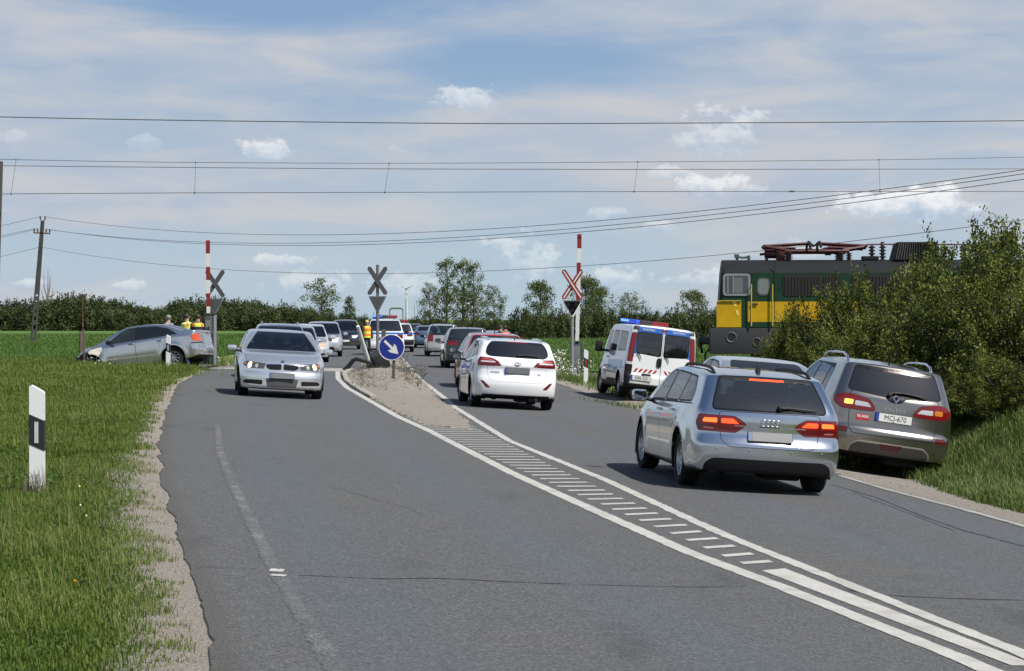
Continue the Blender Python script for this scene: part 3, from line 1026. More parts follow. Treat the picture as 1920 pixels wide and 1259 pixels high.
        for f in bm.faces:
            ii = [v.index for v in f.verts]
            for k in range(1, len(ii) - 1): tris.append((ii[0], ii[k], ii[k+1]))
        self.bn = [v.normal.copy() for v in bm.verts]
        self.bc = [v.co.copy() for v in bm.verts]
        self.tris = tris
        self.bvh = BVHTree.FromPolygons(self.bc, tris)
        self.parts = [('body', None, 0, None)]
        self.mats = []
        for f in bm.faces:
            nz = f.normal.z
            c_ = f.calc_center_median()
            f[self.tagl] = 0
            f.material_index = 0
            if nz < -.8 and c_.z < low(0) + .25: f.material_index = 1
    def normal_at(self, co):
        loc, nrm, idx, d = self.bvh.find_nearest(co)
        if idx is None: return Vector((0, 0, 1))
        a, b, c = (self.bc[i] for i in self.tris[idx])
        v0 = b - a; v1 = c - a; v2 = loc - a
        d00 = v0.dot(v0); d01 = v0.dot(v1); d11 = v1.dot(v1); d20 = v2.dot(v0); d21 = v2.dot(v1)
        den = d00 * d11 - d01 * d01
        if abs(den) < 1e-14: return nrm
        v = (d11 * d20 - d01 * d21) / den; w = (d00 * d21 - d01 * d20) / den
        i0, i1, i2 = self.tris[idx]
        r = self.bn[i0] * (1 - v - w) + self.bn[i1] * v + self.bn[i2] * w
        return r.normalized() if r.length > 1e-6 else nrm
    def proj(self, kind):
        S = self.S; yr, yf = S['yr'], S['yf']
        side = {'L': -1, 'R': 1}
        if kind in side:
            s = side[kind]
            return (lambda c: (c.y, c.z)), (lambda f, c: c.x * s > 0 and f.normal.x * s > .12)
        if kind == 'B': return (lambda c: (c.x, c.z)), (lambda f, c: f.normal.y < -.06 and c.y < S.get('rear_lim', yr + 1.6))
        if kind == 'F': return (lambda c: (c.x, c.z)), (lambda f, c: f.normal.y > .06 and c.y > S.get('front_lim', yf - 2.4))
        if kind == 'T': return (lambda c: (c.x, c.y)), (lambda f, c: f.normal.z > .3)
        s = 1 if kind[-1] == 'R' else -1
        if kind[0] == 'B': return (lambda c: (c.x * s + (c.y - yr), c.z)), (lambda f, c: c.x * s > .2 and c.y < yr + 1.0)
        return (lambda c: (c.x * s + (yf - c.y), c.z)), (lambda f, c: c.x * s > .2 and c.y > yf - 1.2)
    def cand(self, kind, poly, grow=.1):
        pj, flt = self.proj(kind)
        u0 = min(p[0] for p in poly) - grow; u1 = max(p[0] for p in poly) + grow
        v0 = min(p[1] for p in poly) - grow; v1 = max(p[1] for p in poly) + grow
        out = []
        for f in self.bm.faces:
            if f[self.tagl] < 0: continue
            c = f.calc_center_median()
            if not flt(f, c): continue
            pv = [pj(v.co) for v in f.verts]
            if max(p[0] for p in pv) < u0 or min(p[0] for p in pv) > u1 or max(p[1] for p in pv) < v0 or min(p[1] for p in pv) > v1: continue
            out.append(f)
        return out, pj
    def region(self, kind, pts, r=0.0, grow=0.0, faces=None):
        """Faces inside a convex polygon seen along one direction."""
        poly = round_poly(pts, r) if r else list(pts)
        A = sum(poly[i-1][0] * poly[i][1] - poly[i][0] * poly[i-1][1] for i in range(len(poly)))
        if A < 0: poly = poly[::-1]
        fs, pj = self.cand(kind, poly, .1 + grow)
        if faces is not None:
            ok = set(faces); fs = [f for f in fs if f in ok]
        for i in range(len(poly)):
            a = poly[i-1]; b = poly[i]
            dx, dy = b[0] - a[0], b[1] - a[1]
            L = math.hypot(dx, dy)
            if L < 1e-6: continue
            nx, ny = -dy / L, dx / L
            def fn(co, a=a, nx=nx, ny=ny):
                u, v = pj(co)
                return (u - a[0]) * nx + (v - a[1]) * ny + grow
            fs = cut(self.bm, fs, fn)
            if not fs: break
        return fs
    def midx(self, m):
        for i, q in enumerate(self.mats):
            if q is m: return i + 2
        self.mats.append(m)
        return len(self.mats) + 1
    def new_part(self, name, m, parent=None):
        self.parts.append((name, m, self.midx(m), parent))
        return len(self.parts) - 1
    def set(self, faces, part=0, m=None):
        mi = self.parts[part][2] if m is None else self.midx(m)
        for f in faces:
            f[self.tagl] = part
            f.material_index = mi
    def panel(self, kind, pts, name, m, r=.03, gap=.0, gapm=None, parent=None, under=None):
        """Cut a part out of the shell, with an optional dark border."""
        if gap:
            fs = self.region(kind, pts, r, gap)
            self.set(fs, under if under is not None else 0, gapm or GAP)
        fs = self.region(kind, pts, r)
        pid = self.new_part(name, m, parent)
        self.set(fs, pid)
        return pid
    def patch(self, kind, pts, m, r=.0, part=0):
        self.set(self.region(kind, pts, r), part, m)
    def seam(self, kind, pts, r=.03, w=.007, part=0):
        """A shut line along a closed convex outline: the ring keeps what is inside it."""
        poly = round_poly(pts, r)
        outer = set(self.region(kind, pts, r, w / 2))
        inner = set(self.region(kind, pts, r, -w / 2))
        outer = {f for f in outer if f.is_valid}
        pj, _ = self.proj(kind)
        ring = [f for f in self.bm.faces if f.is_valid and f in outer and f not in inner]
        # faces split by the inner cut stay in the outer set or were made new: find them by position
        A = sum(poly[i-1][0] * poly[i][1] - poly[i][0] * poly[i-1][1] for i in range(len(poly)))
        if A < 0: poly = poly[::-1]
        fs, _ = self.cand(kind, poly, .02)
        res = []
        for f in fs:
            if f in inner: continue
            u, v = pj(f.calc_center_median())
            d = 1e9
            for i in range(len(poly)):
                a = poly[i-1]; b = poly[i]
                dx, dy = b[0]-a[0], b[1]-a[1]; L = math.hypot(dx, dy)
                if L < 1e-6: continue
                d = min(d, (-(u-a[0])*dy + (v-a[1])*dx) / L)
            if -w / 2 <= d <= w / 2: res.append(f)
        mi = self.midx(GAP)
        for f in res: f.material_index = mi
    def circle(self, kind, cy, cz, r, n=22):
        return [(cy + r * math.cos(2*math.pi*k/n), cz + r * math.sin(2*math.pi*k/n)) for k in range(n)]
    def arches(self):
        S = self.S
        for ya in S['axles']:
            R_ = S['wr'] * S.get('arch', 1.17)
            pts = [(ya + R_ * math.cos(math.pi * k / 16), S['wr'] + R_ * math.sin(math.pi * k / 16)) for k in range(17)]
            pts += [(ya - R_, -.1), (ya + R_, -.1)]
            for kd in 'LR':
                if S.get('arch_trim'):
                    fs = self.region(kd, pts, 0, S['arch_trim']); self.set(fs, 0, BLACK)
                fs = self.region(kd, pts)
                for f in fs: f[self.tagl] = -1
    def hit(self, kind, u, v):
        """Point and normal on the shell seen from one side at (u, v)."""
        if kind == 'B': o, d = Vector((u, -9, v)), Vector((0, 1, 0))
        elif kind == 'F': o, d = Vector((u, 9, v)), Vector((0, -1, 0))
        elif kind == 'L': o, d = Vector((-5, u, v)), Vector((1, 0, 0))
        elif kind == 'R': o, d = Vector((5, u, v)), Vector((-1, 0, 0))
        else: o, d = Vector((u, v, 9)), Vector((0, 0, -1))
        loc, nrm, idx, dist = self.bvh.ray_cast(o, d)
        if loc is None: return None, None
        if nrm.dot(d) > 0: nrm = -nrm
        return loc, nrm
    # ---- to objects
    def finish(self, name, loc, rot, paintm, scale=1.0):
        root = empty(name, loc, rot)
        root.scale = (scale,) * 3
        self.root = root
        matlist = [paintm, UNDER] + self.mats
        groups = {}
        for f in self.bm.faces:
            groups.setdefault(f[self.tagl], []).append(f)
        self.objs = {}
        order = sorted(k for k in groups if k >= 0)
        for pid in order:
            fs = groups[pid]
            pname, m, mi, par = self.parts[pid]
            used = []
            idx = {}; vs = []; polys = []; mis = []
            for f in fs:
                ii = []
                for v in f.verts:
                    if v not in idx: idx[v] = len(vs); vs.append(v.co.copy())
                    ii.append(idx[v])
                polys.append(ii)
                if f.material_index not in used: used.append(f.material_index)
                mis.append(used.index(f.material_index))
            me = bpy.data.meshes.new(pname)
            me.from_pydata([tuple(v) for v in vs], [], polys)
            for u in used: me.materials.append(matlist[u])
            me.polygons.foreach_set('material_index', mis)
            me.polygons.foreach_set('use_smooth', [True] * len(polys))
            me.update()
            nr = [self.normal_at(v) for v in vs]
            if pname == 'body' and self.S.get('flatn'): pass
            else: me.normals_split_custom_set_from_vertices([tuple(q) for q in nr])
            parent = root if par is None or par not in self.objs else self.objs[par]
            self.objs[pid] = link_mesh(pname, me, parent)
        self.bm.free()
        return root
# ---- wheels
_wheel_cache = {}
def wheel_meshes(r, w, rimr, spokes, style):
    key = (r, w, rimr, spokes, style)
    if key in _wheel_cache: return _wheel_cache[key]
    h = w / 2
    b = MB()
    b.lathe([(-h*.80, rimr), (-h*.98, rimr + .02), (-h, lerp(rimr, r, .55)), (-h*.93, r - .022), (-h*.74, r - .005), (-h*.55, r), (-h*.5, r-.008), (-h*.42, r-.008), (-h*.38, r), (-.02*h, r), (.03*h, r-.008), (.1*h, r-.008), (.15*h, r), (h*.40, r), (h*.44, r-.008), (h*.52, r-.008), (h*.56, r), (h*.74, r - .005), (h*.93, r - .022), (h, lerp(rimr, r, .55)), (h*.98, rimr + .02), (h*.80, rimr)], 40)
    tyre = b.mesh('tyre', TYRE, True, 40)
    b = MB()
    # outside is +x
    b.lathe([(h*.80, rimr), (h*.86, rimr - .012), (h*.70, rimr - .028), (-h*.3, rimr - .045), (-h*.75, rimr)], 40)
    b.lathe([(h*.62, 0), (h*.62, .045), (h*.50, .065)], 20)
    if style == 'spoke':
        for k in range(spokes):
            a = 2*math.pi*k/spokes
            da = .30 * math.pi / spokes * 1.3
            for (q0, q1) in ((-1, 1),):
                P = []
                for (rr, hw, x) in ((.05, .030, h*.52), (rimr*.55, .020, h*.60), (rimr - .022, .030, h*.66)):
                    for s in (-1, 1):
                        P.append(Vector((x, rr*math.cos(a) - s*hw*math.sin(a), rr*math.sin(a) + s*hw*math.cos(a))))
                vs = [b.bm.verts.new(p) for p in P] + [b.bm.verts.new(p - Vector((.03, 0, 0))) for p in P]
                for i in (0, 2):
                    b.bm.faces.new((vs[i], vs[i+1], vs[i+3], vs[i+2]))
                    b.bm.faces.new((vs[i], vs[i+2], vs[i+8], vs[i+6])); b.bm.faces.new((vs[i+1], vs[i+7], vs[i+9], vs[i+3]))
    elif style == 'mesh':
        for k in range(spokes):
            for s_ in (-1, 1):
                a0 = 2*math.pi*k/spokes; a1 = a0 + s_ * 2*math.pi/spokes*.62
                p0 = Vector((h*.52, .05*math.cos(a0), .05*math.sin(a0))); p1 = Vector((h*.64, (rimr-.02)*math.cos(a1), (rimr-.02)*math.sin(a1)))
                b.tube([p0, p0.lerp(p1, .5) + Vector((.008, 0, 0)), p1], [.014, .011, .013], 5)
    else:  # covers: many short ribs on a disc
        b.lathe([(h*.60, .06), (h*.70, rimr*.6), (h*.62, rimr - .02)], 32)
        for k in range(spokes):
            a = 2*math.pi*k/spokes
            b.box((h*.68, rimr*.68*math.cos(a), rimr*.68*math.sin(a)), (.03, rimr*.42, .022), Euler((a, 0, 0)))
    rim = b.mesh('rim', RIM, True, 40)
    b = MB()
    b.lathe([(h*.30, 0), (h*.30, rimr - .05), (-h*.4, rimr - .04), (-h*.7, rimr - .03)], 28)
    hub = b.mesh('wheel', RIMDARK, True, 40)
    _wheel_cache[key] = (tyre, rim, hub)
    return _wheel_cache[key]
def add_wheels(car, root, spokes=5, style='spoke', w=.215, rimr=.215, steer=0.0, liner=True, detail=True, inset=.0, drop=None):
    S = car.S
    tyre, rim, hub = wheel_meshes(S['wr'], w, rimr, spokes, style)
    for i, ya in enumerate(S['axles']):
        for s in (-1, 1):
            x = s * (car.W - w / 2 - .028 - inset)
            rz = (0 if s > 0 else math.pi)
            st = steer if (i == 0) else 0.0
            wz = S['wr'] - .004
            o = link_mesh('wheel', hub, root, (x, ya, wz), (rng.random() * 1.2 if s > 0 else rng.random(), 0, rz + st))
            link_mesh('tyre', tyre, o)
            if detail: link_mesh('rim', rim, o)
            if liner:
                b = MB()
                Ra = S['wr'] * S.get('arch', 1.17) + .004
                b.lathe([(-.17, 0.02), (-.17, Ra), (w / 2 + .01, Ra)], 18, 'X', (0, 0, 0), -math.pi*.62, math.pi*.62)
                me = b.mesh('wheel_arch_liner', UNDER, True)
                # lathe starts at +Y; turn so the opening points down
                link_mesh('wheel_arch_liner', me, root, (x, ya, wz), (math.pi / 2, 0, 0 if s > 0 else math.pi))
    b = MB()
    ym = sum(S['axles']) / 2; L = S['axles'][0] - S['axles'][1]
    lo = pchip(S['low'])(0)
    b.box((0, ym, lo + .03), (car.W * 1.55, L - S['wr'] * 2.6, .1))
    for ya in S['axles']: b.tube([(-car.W + w, ya, S['wr']), (car.W - w, ya, S['wr'])], .05, 8)
    b.box((.25, S['axles'][1] - .35, lo + .03), (.45, .5, .14), bev=.04)
    b.tube([(-.3, S['axles'][0] - .3, lo), (-.32, S['axles'][1] + .2, lo), (-.45, S['axles'][1] - .5, lo + .02)], .035, 8)
    b.obj('underbody', UNDER, root)
def rot_to(nrm, up=Vector((0, 0, 1))):
    """Rotation whose local Z is the normal and local Y is as upright as can be."""
    z = nrm.normalized(); x = up.cross(z)
    if x.length < 1e-4: x = Vector((1, 0, 0))
    x.normalize(); y = z.cross(x)
    return Matrix((x, y, z)).transposed().to_euler()
def add_plate(car, root, kind, u, v, text=None, w=.52, h=.115, blur=False, off=.012, tilt=None):
    p, n = car.hit(kind, u, v)
    if tilt is not None: n = tilt
    r = rot_to(n)
    b = MB()
    b.box((0, 0, 0), (w + .016, h + .016, .014), bev=.004); b.mi = 1
    b.box((0.022, 0, .0085), (w - .046, h, .004)); b.mi = 2
    b.box((-w / 2 + .021, 0, .0085), (.042, h, .004))
    o = b.obj('number_plate', [BLACK, PLATEBLUR if blur else PLATEW, PLATEBLURBLUE if blur else PLATEBLUE], root, p + n * off, r)
    if text and not blur:
        text_mesh('plate_lettering', text, h * .92, INK, .0012, o, (.020, -.002, .0115), None, sx=.86)
    return o
def add_mirror(car, root, ya, z, s, paintm, size=(.20, .10, .135), out=.08, glassface=-1):
    p, n = car.hit('R' if s > 0 else 'L', ya, z)
    if p is None: return
    x = p.x + s * (out + size[0] / 2)
    b = MB()
    b.box((x, p.y, z + .055), (size[0], size[1], size[2]), bev=min(size) * .42)
    b.mi = 1
    b.tube([(p.x - s * .03, p.y, z - .01), (p.x + s * (out + .04), p.y, z + .012)], .024, 8)
    o = b.obj('mirror_housing', [paintm, BLACK], root)
    b = MB()
    pl = round_poly([(x - size[0]*.40, z + .055 - size[2]*.36), (x + size[0]*.40, z + .055 - size[2]*.36), (x + size[0]*.40, z + .055 + size[2]*.36), (x - size[0]*.40, z + .055 + size[2]*.36)], .03)
    y0 = p.y - size[1] / 2 - .002
    b.prism(pl, y0 - .003, y0 + .003)
    b.obj('mirror_glass', MIRROR, o)
MIRROR = mat('mirror_glass', (.22, .24, .26), .03, 1.0, .02, 3)
def add_handle(car, root, kind, y, z, m, w=.20):
    p, n = car.hit(kind, y, z)
    if p is None: return
    s = 1 if kind == 'R' else -1
    b = MB()
    b.tube([(p.x - s*.004, y - w/2, z), (p.x + s*.022, y - w*.36, z + .004), (p.x + s*.026, y, z + .007), (p.x + s*.022, y + w*.36, z + .004), (p.x - s*.004, y + w/2, z)], .0145, 8)
    b.mi = 1
    b.ball((p.x - s*.004, y - w*.02, z - .012), .045, (.18, 1.1, .62), 10)
    b.obj('door_handle', [m, GAP], root)
def add_seats(car, root, y_front, y_rear, z=.55, x=.37, rear=True, h=.62):
    def one(nm, px, py, wd):
        b = MB()
        b.box((px, py - .18, z + h * .42), (wd, .16, h * .92), Euler((R(-12), 0, 0)), bev=.06)
        b.box((px, py + .12, z + .02), (wd, .5, .18), bev=.05)
        n_head = 1 if wd < .6 else 3
        for k in range(n_head):
            xx = px + (0 if n_head == 1 else (k - 1) * .42)
            b.box((xx, py - .27, z + h + .02), (.26, .10, .17), Euler((R(-10), 0, 0)), bev=.04)
        b.obj(nm, SEAT, root)
    one('seat', -x, y_front, .50); one('seat', x, y_front, .50)
    if rear: one('rear_seat', 0, y_rear + .30, 1.14)
    b = MB()
    b.box((0, y_front + .75, z + .30), (1.3, .45, .22), bev=.08)
    b.lathe([(-.012, .175), (0, .19), (.012, .175), (0, .16), (-.012, .175)], 20, 'Y', (-x, y_front + .42, z + .36))
    b.obj('dashboard', SEAT, root)
def rail_curve(car, x, ys, h, rad=.018, name='roof_rail', m=None, root=None, legs=True, drop=0.0):
    P = []
    n = len(ys)
    for i, y in enumerate(ys):
        p, nn = car.hit('T', x, y)
        up = h if 0 < i < n - 1 else -.005
        P.append(p + Vector((0, 0, up)))
    b = MB(); b.tube(P, rad, 8)
    return b.obj(name, m, root)
def wiper(car, root, kind, pts, m=None, rad=.013, piv=.028):
    P = []
    for (u, v) in pts:
        p, n = car.hit(kind, u, v)
        P.append(p + n * .025)
    b = MB(); b.tube(P, [rad * 1.5] + [rad] * (len(P) - 2) + [rad * .6], 6)
    b.ball(P[0], piv)
    b.obj('wiper', m or BLACK, root)
def antenna(car, root, x, y, h=.22, back=.14, fin=False):
    p, n = car.hit('T', x, y)
    b = MB()
    if fin:
        b.prism([(p.y - .09, p.z - .005), (p.y + .09, p.z - .005), (p.y - .05, p.z + .075), (p.y - .075, p.z + .07)], -.018 + x, .018 + x, 'YZ')
    else:
        b.tube([p + Vector((0, 0, -.01)), p + Vector((0, -back * .15, .03)), p + Vector((0, -back, h))], [.016, .008, .004], 6)
    b.obj('antenna', BLACK, root)
# ------------------------------------------------------------------ each kind of car
PINKLENS = mat('pale_red_lens', (.30, .12, .11), .2, 0, .2, 40)
def sym(poly): return [(-u, v) for u, v in reversed(poly)]
def both(car, kind, poly, name, m, **k):
    a = car.panel(kind + 'L', poly, name, m, **k); b = car.panel(kind + 'R', poly, name, m, **k)
    return a, b
def sides(car, poly, name, m, **k):
    return car.panel('L', poly, name, m, **k), car.panel('R', poly, name, m, **k)

SPEC_ESTATE = dict(W=1.826, yr=-2.415, yf=2.30, axles=[1.405, -1.405], wr=.320,
    top=[(-2.415, 1.350), (-1.9, 1.385), (-1.2, 1.420), (-.3, 1.432), (.25, 1.405), (.52, 1.345), (.9, 1.165), (1.25, .985), (1.36, .950), (1.8, .885), (2.12, .79), (2.30, .69)],
    belt=[(-2.415, .985), (-1.4, .985), (0, .950), (1.2, .905), (1.36, .885), (1.9, .80), (2.3, .62)],
    wid=[(-2.415, .930), (-2.2, .965), (-1.4, 1.0), (0, .992), (1.4, .990), (2.0, .94), (2.3, .86)],
    low=[(-2.415, .235), (-1.9, .21), (-1, .19), (1, .19), (2.0, .19), (2.3, .21)],
    pr=[(.2, .06), (.36, .012), (.44, .0), (.55, .0), (.60, .035), (.70, .075), (.84, .075), (.95, .105), (1.02, .15), (1.36, .50)],
    pf=[(.2, .06), (.35, 0), (.55, .02), (.75, .12)], fade_r=1.5, kr=.15, kf=.26)
def build_estate(name, loc, rot, paintm, scale=1.0):
    c = Car(SPEC_ESTATE, 1.25)
    c.arches()
    tg = c.panel('B', [(-.60, .93), (-.565, .60), (-.49, .535), (.49, .535), (.565, .60), (.60, .93)], 'tailgate', paintm, r=.05, gap=.008)
    c.panel('B', [(-.665, .965), (.665, .965), (.64, 1.06), (.545, 1.325), (-.545, 1.325), (-.64, 1.06)], 'rear_window', G_TINT, r=.05, gap=.022, gapm=GLOSSBLACK)
    c.patch('B', [(-.55, 1.298), (.55, 1.298), (.52, 1.336), (-.52, 1.336)], BLACK, .01)
    c.panel('B', [(-.21, 1.302), (.21, 1.302), (.205, 1.322), (-.205, 1.322)], 'brake_lamp', LIT_RED)
    for k in 'LR':
        p = c.panel('B' + k, [(.365, .785), (.50, .695), (1.04, .700), (1.10, .79), (1.05, .882), (.53, .880), (.44, .84)], 'tail_light', RED, r=.025, gap=.006)
        c.patch('B' + k, [(.40, .75), (.50, .705), (1.03, .712), (1.06, .77), (.73, .776)], REDDARK, .02, p)
        c.patch('B' + k, [(.715, .70), (.735, .70), (.735, .875), (.715, .875)], REDDARK, 0, p)
        c.panel('B' + k, [(.46, .795), (.70, .797), (.70, .850), (.54, .852)], 'lit_lamp', LIT_RED, r=.02, parent=p)
        c.panel('B' + k, [(.755, .797), (.97, .800), (.95, .848), (.755, .850)], 'lit_lamp', LIT_AMBER, r=.02, parent=p)
        c.panel('B' + k, [(.80, .724), (.95, .726), (.95, .743), (.80, .740)], 'reversing_lamp', PINKLENS, r=.01, parent=p)
    c.patch('B', [(-.42, .768), (.42, .768), (.42, .781), (-.42, .781)], mat('shade_groove', (.16, .165, .175), .5), 0, tg)
    c.panel('B', [(-.76, .15), (.76, .15), (.75, .33), (.66, .395), (-.66, .395), (-.75, .33)], 'bumper_valance', BLACK, r=.05)
    for k in 'LR':
        f1 = c.panel(k, [(.93, .24), (.98, .90), (-.02, .945), (-.06, .24)], 'door', paintm, r=.06, gap=.005)
        f2 = c.panel(k, [(-.075, .24), (-.035, .945), (-1.12, .975), (-1.12, .74), (-.92, .52), (-.86, .24)], 'door', paintm, r=.05, gap=.005)
        c.patch(k, [(1.02, .925), (-1.86, .985), (-1.83, 1.0), (.95, .955)], BLACK)
        c.patch(k, [(.86, .962), (-1.50, 1.01), (-1.50, 1.30), (-1.08, 1.335), (.22, 1.348)], BLACK, .02)
        c.panel(k, [(.90, .962), (-.01, .988), (-.05, 1.335), (.22, 1.335), (.44, 1.27)], 'side_window', G_TINT, r=.03, gap=.022, gapm=BLACK)
        c.panel(k, [(-.10, .990), (-1.00, 1.008), (-1.08, 1.318), (-.125, 1.338)], 'side_window', G_TINT, r=.03, gap=.022, gapm=BLACK)
        c.panel(k, [(-1.06, 1.010), (-1.78, 1.03), (-1.74, 1.12), (-1.54, 1.295), (-1.14, 1.315)], 'side_window', G_TINT, r=.04, gap=.022, gapm=BLACK)
        c.patch(k, [(-1.0, .19), (1.0, .19), (1.0, .232), (-1.0, .232)], BLACK)
        c.panel('F' + k, [(.45, .62), (.95, .64), (1.05, .72), (.50, .72)], 'headlight', LAMPDARK, r=.02)
    c.panel('F', [(-.62, .965), (.62, .965), (.52, 1.33), (-.52, 1.33)], 'windscreen', G_CLEAR, r=.05, gap=.02, gapm=BLACK)
    c.panel('F', [(-.30, .3), (.30, .3), (.36, .66), (-.36, .66)], 'grille', BLACK, r=.03)
    root = c.finish(name, loc, rot, paintm, scale)
    add_wheels(c, root, 10, 'spoke', .225, .218, steer=R(3))
    add_plate(c, root, 'B', 0, .655, None, blur=True)
    p, n = c.hit('B', 0, .823)
    b = MB(); rt = rot_to(n)
    M = rt.to_matrix()
    for k in range(4):
        b.tube([p + n * .008 + M @ Vector(((k - 1.5) * .054 + .036 * math.cos(a), .036 * math.sin(a), 0)) for a in [2*math.pi*i/20 for i in range(21)]], .0062, 6, False)
    b.obj('emblem', CHROME, root)
    for s, kd in ((-1, 'L'), (1, 'R')):
        add_mirror(c, root, .86, .93, s, paintm, (.20, .11, .14))
        for y in (.10, -.86): add_handle(c, root, kd, y, .845 + (.03 if y < 0 else 0), paintm)
        ys = np.linspace(.20, -1.72, 12)
        rail_curve(c, s * .575, list(ys), .030, .019, 'roof_rail', BLACK, root)
    wiper(c, root, 'B', [(.10, .988), (.24, .995), (.40, .985), (.56, .985)], piv=.035)
    p, n = c.hit('T', 0, -1.32)
    antenna(c, root, 0, -1.45, fin=True)
    for x in (-.62, -.25, .25, .62):
        p, n = c.hit('B', x, .50)
        b = MB(); b.ball(p, .012); b.obj('parking_sensor', mat('sensor_grey', (.2, .2, .21), .5), root)
    add_seats(c, root, .10, -.78)
    return root

SPEC_SUV = dict(W=1.855, yr=-2.235, yf=2.29, axles=[1.345, -1.345], wr=.352, arch=1.15, arch_trim=.0, rear_lim=-1.2,
    top=[(-2.235, 1.600), (-1.7, 1.625), (-.8, 1.668), (0, 1.660), (.35, 1.615), (.7, 1.475), (1.15, 1.170), (1.30, 1.095), (1.7, 1.045), (2.1, .955), (2.29, .84)],
    belt=[(-2.235, 1.125), (-1.3, 1.10), (0, 1.045), (1.2, 1.005), (1.3, 1.0), (1.9, .92), (2.29, .77)],
    wid=[(-2.235, .945), (-2.0, .975), (-1.3, 1.0), (0, .992), (1.3, .995), (1.95, .95), (2.29, .86)],
    low=[(-2.235, .33), (-1.9, .27), (-1, .24), (1, .24), (2.0, .25), (2.29, .28)],
    pr=[(.25, .10), (.42, .03), (.52, .0), (.64, .0), (.70, .045), (.85, .06), (1.08, .075), (1.2, .13), (1.6, .36)],
    pf=[(.25, .08), (.45, 0), (.65, .01), (.9, .12)], fade_r=1.3, kr=.14, kf=.24, tumble=.30, flare=.022, corner=.13)
def build_suv(name, loc, rot, paintm, scale=1.0):
    c = Car(SPEC_SUV, 1.2)
    c.arches()
    tg = c.panel('B', [(-.64, 1.19), (-.62, .68), (-.57, .60), (.57, .60), (.62, .68), (.64, 1.19)], 'tailgate', paintm, r=.06, gap=.010)
    c.panel('B', [(-.665, 1.215), (-.13, 1.165), (.13, 1.165), (.665, 1.215), (.64, 1.30), (.565, 1.545), (-.565, 1.545), (-.64, 1.30)], 'rear_window', G_DARK, r=.04, gap=.02, gapm=GLOSSBLACK)
    c.patch('B', [(-.20, 1.19), (-.075, 1.085), (.075, 1.085), (.20, 1.19)], GLOSSBLACK, .03, tg)
    c.patch('B', [(-.565, 1.505), (.565, 1.505), (.55, 1.55), (-.55, 1.55)], GLOSSBLACK, .02)
    c.panel('B', [(-.12, 1.515), (.12, 1.515), (.115, 1.538), (-.115, 1.538)], 'brake_lamp', REDDARK)
    for k in 'LR':
        p = c.panel('B' + k, [(.36, .985), (.36, .935), (.62, .925), (.90, .93), (1.06, 1.0), (1.10, 1.06), (.95, 1.125), (.74, 1.135), (.46, 1.085)], 'tail_light', RED, r=.04, gap=.007)
        c.panel('B' + k, [(.41, .985), (.68, .985), (.68, 1.055), (.48, 1.045)], 'reversing_lamp', CLEARLENS, r=.02, parent=p)
        c.panel('B' + k, [(.71, .99), (.86, .99), (.86, 1.06), (.71, 1.06)], 'lit_lamp', LIT_ORANGE if k == 'L' else ORANGE, r=.02, parent=p)
        c.panel('B' + k, [(.70, .60), (.90, .60), (.90, .665), (.70, .665)], 'reflector', REDDARK, r=.015, gap=.006)
        c.patch(k, [(-2.0, .24), (2.0, .24), (2.0, .30), (-2.0, .30)], BLACK)
        c.panel(k, [(.90, .33), (.95, .99), (-.02, 1.035), (-.06, .33)], 'door', paintm, r=.06, gap=.006)
        c.panel(k, [(-.075, .33), (-.035, 1.035), (-1.08, 1.085), (-1.08, .86), (-.86, .55), (-.80, .33)], 'door', paintm, r=.05, gap=.006)
        c.patch(k, [(.96, 1.02), (-1.42, 1.10), (-1.30, 1.54), (.20, 1.565), (.55, 1.44)], BLACK, .04)
        c.panel(k, [(.86, 1.045), (-.02, 1.075), (-.05, 1.545), (.18, 1.545), (.48, 1.44)], 'side_window', G_TINT, r=.03)
        c.panel(k, [(-.10, 1.08), (-.96, 1.11), (-.98, 1.50), (-.13, 1.545)], 'side_window', G_TINT, r=.03)
        c.panel(k, [(-1.04, 1.12), (-1.40, 1.14), (-1.38, 1.25), (-1.25, 1.47), (-1.06, 1.49)], 'side_window', G_DARK, r=.04)
        c.panel('F' + k, [(.45, .76), (.95, .78), (1.05, .90), (.55, .86)], 'headlight', LAMPDARK, r=.02)
    c.panel('B', [(-.58, .30), (.58, .30), (.56, .42), (.47, .485), (-.47, .485), (-.56, .42)], 'skid_plate', mat('satin_taupe', (.10, .092, .082), .5, .2), r=.03, gap=.022, gapm=mat('satin_light', (.46, .43, .39), .35, .4))
    c.patch('B', [(-.13, .40), (.13, .40), (.17, .49), (-.17, .49)], REDDARK, .01)
    c.patch('B', [(-.72, .2), (.72, .2), (.72, .33), (-.72, .33)], BLACK, .02)
    c.panel('F', [(-.66, 1.08), (.66, 1.08), (.55, 1.55), (-.55, 1.55)], 'windscreen', G_CLEAR, r=.05, gap=.02, gapm=BLACK)
    root = c.finish(name, loc, rot, paintm, scale)
    add_wheels(c, root, 5, 'spoke', .225, .225)
    add_plate(c, root, 'B', .0, .865, 'MCJ-670')
    p, n = c.hit('B', 0, 1.14); rt = rot_to(n); M = rt.to_matrix()
    dia = [Vector((0, .058, 0)), Vector((.040, 0, 0)), Vector((0, -.058, 0)), Vector((-.040, 0, 0))]
    b = MB()
    for i in range(4):
        b.tube([p + n * .016 + M @ dia[i], p + n * .016 + M @ dia[(i+1) % 4]], .011, 6)
    b.obj('emblem', CHROME, root)
    p, n = c.hit('B', 0, .985)
    text_mesh('badge_letters', 'K O L E O S', .060, CHROME, .003, root, p + n * .006, rot_to(n), sx=.95)
    p, n = c.hit('B', -.435, .83)
    b = MB(); b.box((0, 0, 0), (.19, .085, .004)); st_ = b.obj('sticker', mat('red_sticker', (.42, .02, .03), .45), root, p + n * .004, rot_to(n))
    text_mesh('sticker_lettering', 'RE-MIER', .052, PLATEW, .0008, st_, (0, .010, .003), None, sx=.9, bold=.0012)
